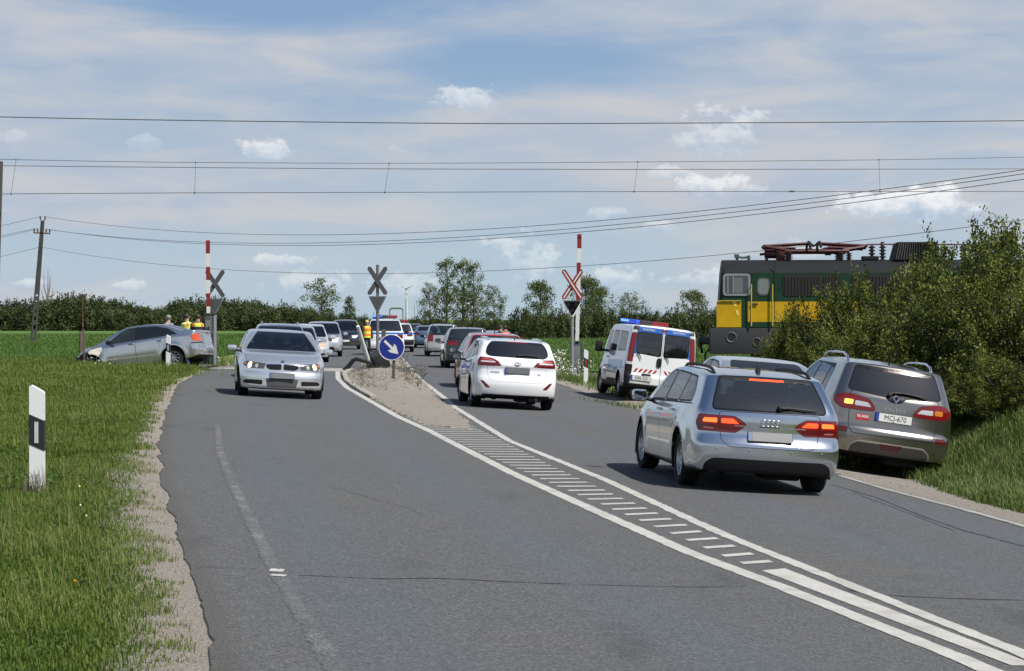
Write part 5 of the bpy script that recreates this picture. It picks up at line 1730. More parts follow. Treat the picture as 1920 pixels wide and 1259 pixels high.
def build_plain(spec, name, loc, rot, paintm, scale=1.0, front=None, rear=None, rails=None, res=.65, glassm=None, bar=False, stripe=False, trim=False):
    """front / rear: heights (low, high) and x extents of lamps; windows follow the belt and the roof."""
    S = spec
    c = Car(S, res)
    c.arches()
    W = c.W
    top = pchip(S['top']); belt = pchip(S['belt'])
    H = max(v for _, v in S['top'])
    gm = glassm or G_TINT
    bR = belt(S['yr'] + .1); bF = belt(.9)
    wb = W * .945
    tr = S.get('tumble', .36)
    def xw(z, b): return max(.3, wb - tr * (z - b) - .10)
    zt = H - .11
    zr = pchip(S['top'])(S['yr'])
    if zr > bR + .25:
        z0 = bR + .05; z1 = zr - .045
        c.panel('B', [(-xw(z0, bR) - .01, z0), (xw(z0, bR) + .01, z0), (xw(z1, bR), z1), (-xw(z1, bR), z1)], 'rear_window', gm, r=.06, gap=.02, gapm=GLOSSBLACK)
    else:
        c.panel('B', [(-.63, 1.095), (.63, 1.095), (.55, 1.335), (-.55, 1.335)], 'rear_window', gm, r=.05, gap=.02, gapm=BLACK)
    z0 = bF + .085
    c.panel('F', [(-xw(z0, bF) - .02, z0), (xw(z0, bF) + .02, z0), (xw(zt, bF) + .02, zt), (-xw(zt, bF) - .02, zt)], 'windscreen', G_CLEAR if gm is not G_DARK else G_TINT, r=.05, gap=.02, gapm=BLACK)
    for k in 'LR':
        yA = .82
        zz = lambda y: belt(y) + .045
        yT = .28
        c.patch(k, [(yA, zz(yA) - .02), (S['yr'] + .75, zz(S['yr'] + .75) - .02), (S['yr'] + .85, H - .16), (.10, H - .085), (yT + .12, H - .16)], BLACK, .05)
        c.panel(k, [(yA - .1, zz(yA)), (-.08, zz(-.08)), (-.10, H - .12), (.08, H - .12), (yT, H - .18)], 'side_window', gm, r=.03)
        c.panel(k, [(-.15, zz(-.15)), (S['yr'] + .80, zz(-1.2)), (S['yr'] + .90, H - .19), (-.8, H - .145), (-.18, H - .12)], 'side_window', gm, r=.03)
        c.panel(k, [(.84, .26), (.88, bF - .03), (-.10, belt(-.1) - .03), (-.13, .26)], 'door', paintm, r=.05, gap=.006)
        if front:
            c.panel('F' + k, front['lamp'], 'headlight', front.get('mat', CLEARLENS), r=.03, gap=.006)
        if rear:
            c.panel('B' + k, rear['lamp'], 'tail_light', rear.get('mat', RED), r=.03, gap=.006)
        if stripe:
            c.patch(k, [(1.2, bF - .14), (S['yr'] + .3, bR - .12), (S['yr'] + .3, bR - .04), (1.2, bF - .05)], mat('police_blue', (.025, .10, .36), .3))
        if trim: c.patch(k, [(-1.0, .2), (1.0, .2), (1.0, .30), (-1.0, .30)], BLACK)
    if front:
        for q in front.get('dark', []): c.panel('F', q, 'grille', BLACK, r=.03)
    if rear:
        for q in rear.get('dark', []): c.panel('B', q, 'bumper', BLACK, r=.03)
    if stripe:
        c.patch('B', [(-W, bR - .12), (W, bR - .12), (W, bR - .03), (-W, bR - .03)], mat('police_blue', (.025, .10, .36), .3))
    root = c.finish(name, loc, rot, paintm, scale)
    add_wheels(c, root, 6, 'spoke', .205, .20, detail=True)
    if front: add_plate(c, root, 'F', 0, front.get('plate', .45), None, blur=False)
    if rear: add_plate(c, root, 'B', 0, rear.get('plate', .75), None, blur=False)
    for s in (-1, 1): add_mirror(c, root, .68, bF + .01, s, paintm if front else BLACK, (.21, .12, .15))
    if rails:
        for s in (-1, 1): rail_curve(c, s * .56, list(np.linspace(.12, S['yr'] + .75, 9)), .05, .02, 'roof_rail', rails, root)
    if bar: light_bar(c, root, .0, 1.20, flash=(bar == 2))
    antenna(c, root, 0, S['yr'] + .95, h=.18)
    if gm is not G_DARK: add_seats(c, root, .05, -.75, z=.58 + (H - 1.45) * .4)
    return root
# ------------------------------------------------------------------ railway crossing furniture, signs, wires
GREYSTEEL = mat('galvanised_steel', (.30, .31, .32), .5, .5, .18, 6)
DARKGREY = mat('dark_grey_paint', (.055, .058, .065), .6, 0, .2, 6)
MIDGREY = mat('mid_grey_paint', (.13, .135, .145), .6, 0, .2, 6)
SIGNRED = mat('sign_red', (.21, .014, .013), .5, 0, .15, 8)
SIGNWHITE = mat('sign_white', (.62, .62, .60), .5, 0, .1, 8)
POSTWHITE = mat('post_white', (.66, .67, .68), .5, 0, .06, 5)
WOOD = mat('weathered_wood', (.085, .07, .055), .9, 0, .35, 9, bump=.6)
LENSDARK = mat('dark_signal_lens', (.035, .018, .014), .2, 0, .2, 9)

def rod(b, p, q, r, n=8, r2=None):
    b.tube([p, q], [r, r2 if r2 is not None else r], n)
def arm_poly(b, L, w, a, y0, y1, cx, cz):
    """A bar with pointed ends, turned by a in the XZ plane."""
    P = [(-L/2, 0), (-L/2 + w*.45, -w/2), (L/2 - w*.45, -w/2), (L/2, 0), (L/2 - w*.45, w/2), (-L/2 + w*.45, w/2)]
    ca, sa = math.cos(a), math.sin(a)
    b.prism([(cx + u*ca - v*sa, cz + u*sa + v*ca) for u, v in P], y0, y1)
def crossing_signal(loc, lab, front=True, hc=3.0, post_x=0.0, yaw=0.0, top=None, grp='railway crossing signals'):
    """Saint Andrew's cross over a triangular light signal on a post; hc = height of the cross."""
    t = empty('crossing_signal', loc, (0, 0, yaw))
    tag(t, lab, 'crossing signal', grp)
    b = MB()
    rod(b, (0, .0, -.3), (0, .0, (top or hc + .2)), .055, 12)
    b.box((0, 0, .05), (.30, .26, .5), bev=.02)
    b.obj('post', GREYSTEEL if front else MIDGREY, t)
    for a, y in ((R(57), -.085), (R(-57), -.115)):
        b = MB()
        b.mi = 0; arm_poly(b, 1.24, .165, a, y, y + .022, 0, hc)
        if front:
            b.mi = 1; arm_poly(b, 1.12, .045, a, y - .004, y, 0, hc)
            b.mi = 2; arm_poly(b, 1.20, .13, a, y + .0225, y + .026, 0, hc)
        b.obj('cross_arm', [SIGNRED, SIGNWHITE, MIDGREY] if front else [DARKGREY], t)
    zt = hc - .56
    tri = round_poly([(-.335, zt), (.335, zt), (.05, zt - .56), (-.05, zt - .56)], .06)
    b = MB(); b.prism(tri, -.10, .0)
    o = b.obj('signal_head', SIGNWHITE if front else MIDGREY, t)
    tri2 = round_poly([(-.275, zt - .04), (.275, zt - .04), (.03, zt - .49), (-.03, zt - .49)], .05)
    b = MB(); b.prism(tri2, -.108, -.10); b.obj('signal_face', BLACK if front else DARKGREY, o)
    if front:
        for (x, z) in ((-.135, zt - .13), (.135, zt - .13), (0, zt - .34)):
            b = MB(); b.lathe([(-.112, 0), (-.118, .05), (-.112, .085)], 20, 'Y', (x, 0, z)); b.obj('signal_lens', LENSDARK, o)
            b = MB(); b.lathe([(-.20, .092), (-.108, .096)], 14, 'Y', (x, 0, z), -math.pi*.55, math.pi*.55); b.obj('lens_hood', BLACK, o)
        b = MB(); b.box((0, -.16, zt + .005), (.62, .14, .02)); b.obj('hood', MIDGREY, o)
    else:
        b = MB(); b.box((0, .10, zt - .02), (.62, .16, .03)); b.obj('hood', DARKGREY, o)
    return t
def barrier(loc, lab, h=4.7, yaw=0.0, lean=0.0, cab=(.42, .40, 1.35), n=None):
    t = empty('crossing_barrier', loc, (0, 0, yaw))
    tag(t, lab, 'barrier', 'railway crossing barriers with raised booms')
    b = MB()
    b.box((0, 0, cab[2]/2 - .1), (cab[0], cab[1], cab[2] + .1), bev=.03)
    b.box((0, 0, cab[2] + .02), (cab[0] + .06, cab[1] + .06, .05), bev=.02)
    c_ = b.obj('cabinet', DARKGREY, t)
    b = MB(); b.box((0, -cab[1]/2 - .006, cab[2]*.52), (cab[0]*.78, .012, cab[2]*.72), bev=.004); b.obj('cabinet_door', MIDGREY, c_)
    z0 = .9; seg = .50
    z = h; k = 0
    b = MB()
    while z > z0:
        b.mi = 0 if (k % 2 == 0 and k < 5) else 1
        zz = max(z0, z - seg)
        wd = lerp(.15, .13, (h - z) / 3)
        b.box((lean * z, .06, (z + zz) / 2), (wd, .07, z - zz - .001))
        z = zz; k += 1
    b.obj('boom', [SIGNRED, SIGNWHITE], t)
    for s in (-1, 1):
        b = MB(); b.box((s * (cab[0]/2 + .05) + lean * .5, .02, .62), (.045, .34, 1.2), bev=.01); b.obj('counterweight_arm', DARKGREY, t)
    return t
p = at(1073, 707)
crossing_signal(p, 'red and white crossing signal post with triangular lights beside the police van', True, (707 - 534) / 4000 * p.y + .0, top=2.5)
q = p + Vector((.16, .75, 0)); q.z = g(q.x, q.y)
barrier(q, 'raised red and white boom behind the crossing signal right of the white estate car', h=(707 - 443) / 4000 * q.y + .05, lean=.022, cab=(.28, .40, 1.20))
p = at(399, 684)
crossing_signal(p + Vector((.05, .35, 0)), 'grey back of a crossing signal beside the crashed silver saloon', False, (684 - 532) / 4000 * p.y, top=(684-590)/4000*p.y)
barrier(p + Vector((-.16, 0, 0)), 'raised red and white boom on a grey cabinet behind the crashed car', h=(684 - 451) / 4000 * p.y, lean=-.006, cab=(.26, .34, 1.9))
b = MB(); rod(b, (0, 0, -.2), (0, 0, (684 - 592) / 4000 * p.y), .05); o = b.obj('marker_post', GREYSTEEL, None, p + Vector((.12, -.4, 0)))
tag(o, 'pale slim metal post at the edge of the road behind the crashed car', 'post')
p = at(708, 693)
crossing_signal(p, 'grey back of a crossing signal standing on the traffic island', False, (693 - 527) / 4000 * p.y, top=(693 - 497) / 4000 * p.y)

# ---- delineator posts
def delineator(loc, lab, h=1.05, yaw=0.0, refl=None, w=.13, lean=0.0):
    t = empty('delineator_post', loc, (0, lean, yaw))
    tag(t, lab, 'delineator post', 'white roadside delineator posts')
    b = MB()
    pr = [(-w/2, -.25), (w/2, -.25), (w/2, h - .07), (w/2 - .012, h - .055), (-w/2 + .02, h), (-w/2, h - .01)]
    b.prism(pr, -.045, .045)
    b.obj('post', POSTWHITE, t)
    b = MB()
    z1 = h - .26; z0 = z1 - .27
    b.prism([(-w/2 - .003, z0), (w/2 + .003, z0 - .06), (w/2 + .003, z1 - .06), (-w/2 - .003, z1)], -.049, .049)
    o = b.obj('black_band', mat('black_band', (.015, .015, .017), .5), t)
    b = MB(); b.box((0, -.052, (z0 + z1) / 2 - .03), (.035, .008, .19)); b.obj('reflector', refl or mat('silver_reflector', (.45, .46, .50), .3), o)
    return t
p = at(70, 921)
delineator(p, 'large white delineator post in the near grass at the left', (921 - 722) / 4000 * p.y, R(4))
D = at(345, 692).y - 2.6
p = gp(315, D)
delineator(p, 'white delineator post standing in front of the crashed silver car', CAM_H + (598 - 628) / 4000 * D - p.z, R(-3), lean=R(1))
p = at(1098, 722)
delineator(p, 'white delineator post with a red reflector beside the police van', (722 - 655) / 4000 * p.y, R(2), mat('red_reflector', (.42, .03, .02), .3), lean=R(1))

# ---- traffic island: kerb, dirt, sign, knocked-down barrier
def island():
    # outline (photograph points on the ground), from the near tip round
    L = [at(*q) for q in [(738, 778), (700, 750), (672, 734), (650, 718), (645, 704), (655, 697)]]
    Rr = [at(*q) for q in [(778, 700), (792, 717), (830, 752), (842, 765), (838, 775), (800, 784)]]
    poly = [Vector((p.x, p.y, 0)) for p in L + Rr]
    c = sum(poly, Vector()) / len(poly)
    # kerb stones
    root = empty('traffic_island', (c.x, c.y, g(c.x, c.y) + .03))
    tag(root, 'concrete kerbed traffic island with dry dirt in the middle of the road', 'traffic island')
    KERB = mat('kerb_concrete', (.27, .25, .215), .9, 0, .2, 3, bump=.5)
    for side in (L[1:],):
        P = [Vector((p.x, p.y, 0)) for p in side]
        for a, b_ in zip(P, P[1:]):
            n = max(1, int((b_ - a).length / 1.0))
            for k in range(n):
                u = a.lerp(b_, k / n); v = a.lerp(b_, (k + 1) / n)
                m = (u + v) / 2; d = v - u
                bb = MB(); bb.box((0, 0, -.03), (d.length - .02, .15, .20), Euler((rng.uniform(-.03, .03), rng.uniform(-.02, .02), rng.uniform(-.02, .02))), bev=.025)
                bb.obj('kerb_stone', KERB, root, Vector((m.x, m.y, g(m.x, m.y) + .03)) - root.location, (0, 0, math.atan2(d.y, d.x)))
    # dirt heap: grid clipped to the outline, washed out over the hatching at the near tip
    def heap(name, poly, hmax, tip, lab=None, step=.15):
        xs = [p.x for p in poly]; ys = [p.y for p in poly]
        def sd(x, y):
            best = 1e9; ins = False
            m = len(poly)
            for i in range(m):
                a = poly[i-1]; b_ = poly[i]
                e = b_ - a; w_ = Vector((x - a.x, y - a.y, 0))
                t_ = max(0, min(1, w_.dot(e) / e.dot(e)))
                best = min(best, (w_ - e * t_).length)
                if (a.y > y) != (b_.y > y) and x < (b_.x - a.x) * (y - a.y) / (b_.y - a.y) + a.x: ins = not ins
            return best if ins else -best
        nx = int((max(xs) - min(xs)) / step) + 4; ny = int((max(ys) - min(ys)) / step) + 4
        V = []; F = []; idx = {}
        for j in range(ny):
            for i in range(nx):
                x = min(xs) - step + i * step; y = min(ys) - step + j * step
                s = sd(x, y) + .10 * noise1(x * 1.1 + y * .7, 1.1)
                if s < -.12: continue
                hh = hmax * smooth(0, .9, s) * smooth(tip[0], tip[1], y) + .035 * noise1(x * 1.3 + 9 * noise1(y * .5, 2.0), 3.0) * smooth(0, .3, s)
                idx[(i, j)] = len(V)
                V.append((x, y, g(x, y) + .035 + (.028 * smooth(-.12, .1, s) - .012) + max(0, hh)))
        for (i, j) in idx:
            if all(k in idx for k in ((i+1, j), (i+1, j+1), (i, j+1))):
                F.append((idx[(i, j)], idx[(i+1, j)], idx[(i+1, j+1)], idx[(i, j+1)]))
        return np_mesh(name, np.array(V), np.array(F), DIRT, True), V
    tipL = [at(*q) for q in [(880, 806), (800, 806), (760, 786), (700, 752)]]
    pl = [Vector((p.x, p.y, 0)) for p in ([at(*q) for q in [(895, 812), (845, 806), (790, 799), (742, 778), (704, 752), (676, 735), (655, 718), (650, 705), (662, 697)]] + [at(*q) for q in [(776, 701), (788, 717), (826, 752), (850, 770), (872, 788)]])]
    me, V1 = heap('dirt_heap', pl, .12, (44, 58))
    o = link_mesh('dirt_heap', me); tag(o, kind='stuff')
    pl2 = [Vector((p.x, p.y, 0)) for p in [at(*q) for q in [(676, 686), (690, 676), (700, 670), (746, 672), (760, 684), (768, 692), (690, 692)]]]
    me, V2 = heap('dirt_heap', pl2, .22, (75, 84))
    o = link_mesh('dirt_heap', me); tag(o, kind='stuff')
    # dead weeds and clods on the dirt
    P = []
    for k in range(1100):
        px, py = rng.gauss(730, 42), rng.gauss(708, 14)
        if 660 < px < 800 and 690 < py < 742: P.append(at(px, py))
    for k in range(260):
        P.append(at(rng.uniform(700, 765), rng.uniform(672, 690)))
    V = []; F = []
    for p_ in P:
        h = rng.uniform(.04, .18); a = rng.random() * 6.28; w_ = rng.uniform(.006, .014)
        base = Vector((p_.x, p_.y, g(p_.x, p_.y) + .06 + .05 * smooth(46, 58, p_.y)))
        for s in range(3):
            a2 = a + s * 2.1 + rng.uniform(-.5, .5)
            tip_ = base + Vector((math.cos(a2) * h * 1.2, math.sin(a2) * h * 1.2, h * rng.uniform(.3, 1)))
            n = Vector((-math.sin(a2), math.cos(a2), 0)) * w_
            i0 = len(V); V += [base - n, base + n, tip_]; F.append((i0, i0+1, i0+2))
    DRY = mat('dry_weeds', (.085, .066, .045), .95, 0, .5, 3)
    tag(link_mesh('dry_weeds', np_mesh('dry_weeds', np.array([tuple(v) for v in V]), np.array(F), DRY)), kind='stuff')
    # clods
    V = []; F = []
    oc = [(1,0,0),(-1,0,0),(0,1,0),(0,-1,0),(0,0,1),(0,0,-1)]
    of = [(0,2,4),(2,1,4),(1,3,4),(3,0,4),(2,0,5),(1,2,5),(3,1,5),(0,3,5)]
    for k in range(900):
        v = rng.choice(V1 if rng.random() < .8 else V2)
        s = rng.uniform(.008, .03) if rng.random() < .9 else rng.uniform(.03, .06)
        i0 = len(V)
        for q in oc: V.append((v[0] + q[0]*s*rng.uniform(.6,1.3), v[1] + q[1]*s*rng.uniform(.6,1.3), v[2] + q[2]*s*.6))
        F += [(a+i0, b_+i0, c_+i0) for a, b_, c_ in of]
    tag(link_mesh('clods', np_mesh('clods', np.array(V), np.array(F), DIRT)), kind='stuff')
    return root
island()

# keep-right sign
D = 60.0
c = pt(732, 652, D)
base = Vector((c.x + .09, D, g(c.x, D) + .1))
t = empty('keep_right_sign', base, (R(-2), R(1.5), R(-4)))
tag(t, 'round blue sign with a white arrow on the traffic island', 'traffic sign')
hz = c.z - base.z
b = MB(); b.tube([(0, .05, -.3), (-.03, .05, hz + .2)], .042, 8); b.obj('post', WOOD, t)
b = MB(); b.lathe([(-.012, 0), (-.012, .345), (-.022, .358), (-.012, .372), (.012, .372), (.012, 0)], 48, 'Y', (-.09, 0, hz)); disc = b.obj('sign_plate', [SIGNWHITE], t)
b = MB(); b.lathe([(-.0165, 0), (-.0165, .345)], 48, 'Y', (-.09, 0, hz)); b.obj('blue_face', mat('sign_blue', (.008, .022, .20), .35, 0, .08, 4), disc)
b = MB()
arrow = [(-.27, .035), (-.27, -.035), (.06, -.035), (.06, -.14), (.29, 0), (.06, .14), (.06, .035)]
arrow = [(-.27, -.036), (.045, -.036), (-.02, -.125), (.075, -.125), (.27, 0), (.075, .125), (-.02, .125), (.045, .036), (-.27, .036)]
ca, sa = math.cos(R(-42)), math.sin(R(-42))
pl = [(-.09 + u*ca - v*sa, hz + u*sa + v*ca) for u, v in arrow]
vs = [b.bm.verts.new((p_[0], -.0195, p_[1])) for p_ in pl]
vb = [b.bm.verts.new((p_[0], -.017, p_[1])) for p_ in pl]
b.bm.faces.new(vs)
for i in range(len(vs)): b.bm.faces.new((vs[i], vb[i], vb[(i+1) % len(vs)], vs[(i+1) % len(vs)]))
b.obj('arrow', SIGNWHITE, disc)

# knocked-down barrier on the island
D = 78.0
t = empty('broken_barrier', gp(697, D))
tag(t, 'knocked down white barrier boom leaning over its broken black base on the island', 'barrier')
o0 = t.location
a0 = pt(694, 690, D) - o0; a1 = pt(671, 612, D - 1.0) - o0
b = MB(); m_ = a0.lerp(a1, .18)
b.tube([a0, m_], [.13, .115], 10); b.tube([m_, a1], [.085, .062], 10); b.obj('boom', SIGNWHITE, t)
b = MB()
b.box(pt(712, 676, D) - o0, (.55, .5, .62), Euler((R(14), R(-24), R(20))), bev=.04)
b.box(pt(700, 683, D) - o0, (.40, .42, .35), Euler((R(-8), R(18), R(-10))), bev=.03)
b.tube([pt(706, 690, D) - o0, pt(716, 662, D) - o0, pt(724, 668, D) - o0], .07, 8)
b.obj('broken_base', mat('broken_cast_black', (.022, .022, .024), .6, 0, .5, 7, bump=.8), t)
b = MB(); b.box(pt(719, 640, D + .5) - o0, (.16, .16, .85), Euler((R(3), R(2), 0)), bev=.02); b.obj('stub_post', WOOD, t)
t = empty('bent_guard_rail', gp(668, 74.5))
tag(t, 'bent black tubular guard rail lying against the left end of the island', 'guard rail')
for k in range(2):
    dy = .25 * k
    P = [pt(x, y + 3 * k, 74.2 + dy) - t.location for x, y in [(643 + 4*k, 694), (650 + 3*k, 688), (661 + 2*k, 675), (668, 672), (684, 676), (697, 681)]]
    b = MB(); b.tube(P, .042, 8); b.obj('tube', mat('black_tube', (.02, .02, .021), .5, .3, .3, 8), t)

# two old wooden posts by the crashed car
for (x, y0, y1, lab, ln) in [(152, 684, 619, 'dark thick wooden post in the grass before the crashed car bonnet', .02), (158, 686, 616, 'thin pale wooden stake right behind the dark post', .0)]:
    p = at(x, y0 + 2)
    b = MB(); hh = (y0 - y1) / 4000 * p.y
    b.box((0, 0, hh / 2 - .1), (.11 if ln else .05, .11 if ln else .05, hh + .2), Euler((0, ln, .4)), bev=.012)
    o = b.obj('wooden_post', WOOD, None, p); tag(o, lab, 'post', 'wooden posts by the railway')

# ---- power pole with its lines
D = 160.0
p0 = gp(62, D); ptop = pt(80, 414, D)
t = empty('power_pole', p0)
tag(t, 'leaning concrete lattice power pole in the green field at the left', 'power pole')
up = ptop - p0
POLE = mat('pole_concrete', (.055, .053, .05), .9, 0, .3, 3)
b = MB()
ax = Vector((1, 0, 0))
for s in (-1, 1):
    b.tube([ax * s * .17, up + ax * s * .09], [.075, .055], 6)
b.obj('pole_leg', POLE, t)
for k in range(15):
    b = MB()
    f = (k + .5) / 15
    c_ = up * f; w_ = lerp(.17, .09, f)
    b.box(c_, (w_ * 2, .10, .30 if k < 6 else .62))
    b.obj('rung', POLE, t)
ca = up * ((638 - 437) / (638 - 414.0))
b = MB(); b.box(ca, (1.25, .10, .10), Euler((0, R(3), 0))); b.obj('cross_arm', RUST, t)
INSUL = mat('insulator_dark', (.06, .045, .04), .3)
pins = []
for dx in (-.56, -.30, .34, .60):
    b = MB(); c0 = ca + Vector((dx, 0, -dx * .05)); b.tube([c0, c0 + Vector((0, 0, .16)), c0 + Vector((0, 0, .34))], [.025, .06, .05], 8); b.obj('insulator', INSUL, t); pins.append(t.location + c0 + Vector((0, 0, .3)))
for dx in (-.12, .12):
    b = MB(); c0 = up + Vector((dx, 0, 0)); b.tube([c0, c0 + Vector((dx * .5, 0, .14)), c0 + Vector((dx * .5, 0, .34))], [.025, .06, .05], 8); b.obj('insulator', INSUL, t); pins.append(t.location + c0 + Vector((0, 0, .3)))
WIRE = mat('line_wire', (.10, .10, .105), .6, .3, .1, 3)
def line(A, B, sag, r, name, lab, group, n=40):
    P = [A.lerp(B, k / n) - Vector((0, 0, sag * 4 * (k / n) * (1 - k / n))) for k in range(n + 1)]
    b = MB(); b.tube(P, r, 5)
    o = b.obj(name, WIRE); tag(o, lab, 'wire', group); return o
Bx = 2150
GW = 'power lines strung across the picture'
ends = [(pins[5], pt(Bx, 284, 70), 2.0, 'upper power line rising from the pole top to the right edge'),
        (pins[2], pt(Bx, 291, 70), 1.85, 'middle power line from the pole cross arm to the right edge'),
        (pins[3], pt(Bx, 302, 69.6), 1.9, 'lower power line of the three rising to the right edge')]
for A, B, s, lab in ends: line(A, B, s, .014, 'power_line', lab, GW)
low = t.location + up * ((638 - 462) / 224.0)
line(low, pt(Bx, 380, 72), 2.2, .012, 'power_line', 'lowest single line from the pole passing behind the pantograph', GW)
for A, e, lab in [(pins[4], (-260, 500), 'power line leaving the pole top to the left'), (pins[0], (-260, 512), 'power line leaving the pole cross arm to the left'), (pins[1], (-260, 522), 'second power line from the cross arm to the left'), (low, (-260, 560), 'lowest line running down from the pole to the left')]:
    line(A, pt(e[0], e[1], 185), -.2, .014, 'power_line', lab, GW, 12)

# ---- overhead line of the railway
GC = 'overhead wires of the railway'
def px_line(name, pts, D, r, lab):
    f = pchip(pts)
    P = [pt(x, f(x) if pts[0][0] <= x <= pts[-1][0] else f(x), D) for x in range(int(pts[0][0]), int(pts[-1][0]) + 1, 60)]
    b = MB(); b.tube(P, r, 6); o = b.obj(name, WIRE); tag(o, lab, 'wire', GC); return f
px_line('overhead_wire', [(-700, 190), (0, 219.5), (500, 228), (960, 232), (1400, 230.5), (1920, 226.5), (2700, 215)], 76.0, .020, 'thick topmost overhead wire crossing the whole sky')
f1 = px_line('overhead_wire', [(-700, 270), (0, 299), (367, 305), (730, 306.5), (1196, 304), (1648, 300), (1920, 295), (2700, 275)], 74.0, .011, 'thin messenger wire with droppers hanging from it')
px_line('overhead_wire', [(-700, 300), (0, 311), (367, 314.5), (730, 317), (1196, 318), (1920, 317), (2700, 314)], 74.6, .013, 'overhead wire just below the messenger wire')
f2 = px_line('overhead_wire', [(-700, 368), (0, 364), (367, 362), (730, 361), (1196, 359.6), (1920, 359.5), (2700, 360)], 74.0, .013, 'contact wire at the foot of the droppers')
for (x0, x1, lab) in [(30, 21, 'leftmost dropper between the overhead wires'), (367, 365, 'dropper above the raised barrier on the left'), (730, 721.5, 'dropper above the traffic island'), (1196, 1189, 'dropper above the police van'), (1648, 1650, 'dropper above the locomotive pantograph')]:
    b = MB(); A = pt(x0, f1(x0), 74.0); B = pt(x1, f2(x1), 74.0)
    b.tube([A, B], .007, 5); b.ball(B, .035); b.ball(A, .028)
    o = b.obj('dropper', WIRE); tag(o, lab, 'wire', 'droppers of the overhead line')
b = MB(); b.tube([pt(1480, f2(1480) - .5, 74.0), pt(1489, f2(1489) - .5, 74.0)], .035, 6); tag(b.obj('wire_clamp', WIRE), 'small clamp on the contact wire above the locomotive', 'clamp')
# mast at the very left edge
p0 = gp(-16, 77.5)
t = empty('overhead_mast', p0); tag(t, 'dark overhead line mast at the extreme left edge', 'mast')
top_ = pt(.3, 303, 77.5) - p0
b = MB(); b.tube([Vector((0, 0, -.3)), top_], [.20, .11], 8); b.obj('mast', POLE, t)
b = MB(); b.tube([top_ * .93, top_ * .93 + Vector((-.3, -2.6, .2))], .04, 6); b.tube([top_ * .80, top_ * .93 + Vector((-.2, -2.4, .15))], .03, 6); b.obj('bracket', RUST, t)

# ---- far off: wind turbine, portal frame, thin masts, sign board
t = empty('wind_turbine', (pt(763, 612, 3000)))
tag(t, 'distant white wind turbine beside the crossing signal on the horizon', 'wind turbine')
TW = mat('turbine_white', (.50, .52, .54), .6)
hub = pt(762, 541.5, 3000) - t.location
b = MB(); b.tube([Vector((0, 0, -8)), hub], [2.0, 1.3], 10); b.obj('tower', TW, t)
b = MB(); b.box(hub + Vector((0, 1, 0)), (3.2, 6, 3.0), bev=.6); b.obj('nacelle', TW, t)
for e in ((751, 534), (775.5, 535.5), (760.5, 560)):
    v = pt(*e, 2994) - t.location
    b = MB(); b.tube([hub + Vector((0, -4, 0)), hub.lerp(v, .25) + Vector((0, -4, 0)), v], [.8, 1.0, .35], 6); b.obj('blade', TW, t)
D = 520
t = empty('portal_frame', gp(743, D)); tag(t, 'distant green portal frame over the road right of the crossing signal', 'portal frame')
GREENP = mat('portal_green', (.16, .19, .19), .7)
for x in (731, 755.5):
    b = MB(); q = pt(x, 580, D) - t.location; b.tube([Vector((q.x, 0, -1)), q], .15, 6); b.obj('leg', GREENP, t)
b = MB(); b.tube([pt(731, 581, D) - t.location, pt(734, 578.5, D) - t.location, pt(743, 578, D) - t.location, pt(753, 578.5, D) - t.location, pt(755.5, 581, D) - t.location], .24, 8); b.obj('beam', GREENP, t)
for (x, y0, y1, D, lab) in [(777, 603, 572, 600, 'thin distant mast just right of the wind turbine'), (783, 603, 574, 600, 'second thin distant mast right of the wind turbine'), (700, 600, 585, 500, 'thin distant pole behind the crossing signal post'), (502, 590, 566, 420, 'thin pole above the hedge left of the bushy tree'), (1247, 600, 588, 420, 'short distant pole behind the police van roof')]:
    b = MB(); p = pt(x, y0 + 14, D); b.tube([p, pt(x, y1, D)], .09, 5); o = b.obj('distant_mast', GREYSTEEL); tag(o, lab, 'mast', 'thin masts on the horizon')
t = empty('sign_board', gp(154, 120)); tag(t, 'dark brown pointed board on a thin pole before the hedge', 'sign board')
b = MB(); q = pt(155, 557, 120) - t.location; b.tube([Vector((q.x, 0, -.2)), q], .022, 6); b.obj('pole', RUST, t)
c_ = pt(154, 555, 120) - t.location
b = MB(); b.prism([(c_.x - .22, c_.z - .02), (c_.x - .05, c_.z - .10), (c_.x + .20, c_.z - .06), (c_.x + .16, c_.z + .03), (c_.x + .22, c_.z + .10), (c_.x - .10, c_.z + .08)], -.02, .02); b.obj('board', mat('brown_board', (.05, .035, .025), .7), t)

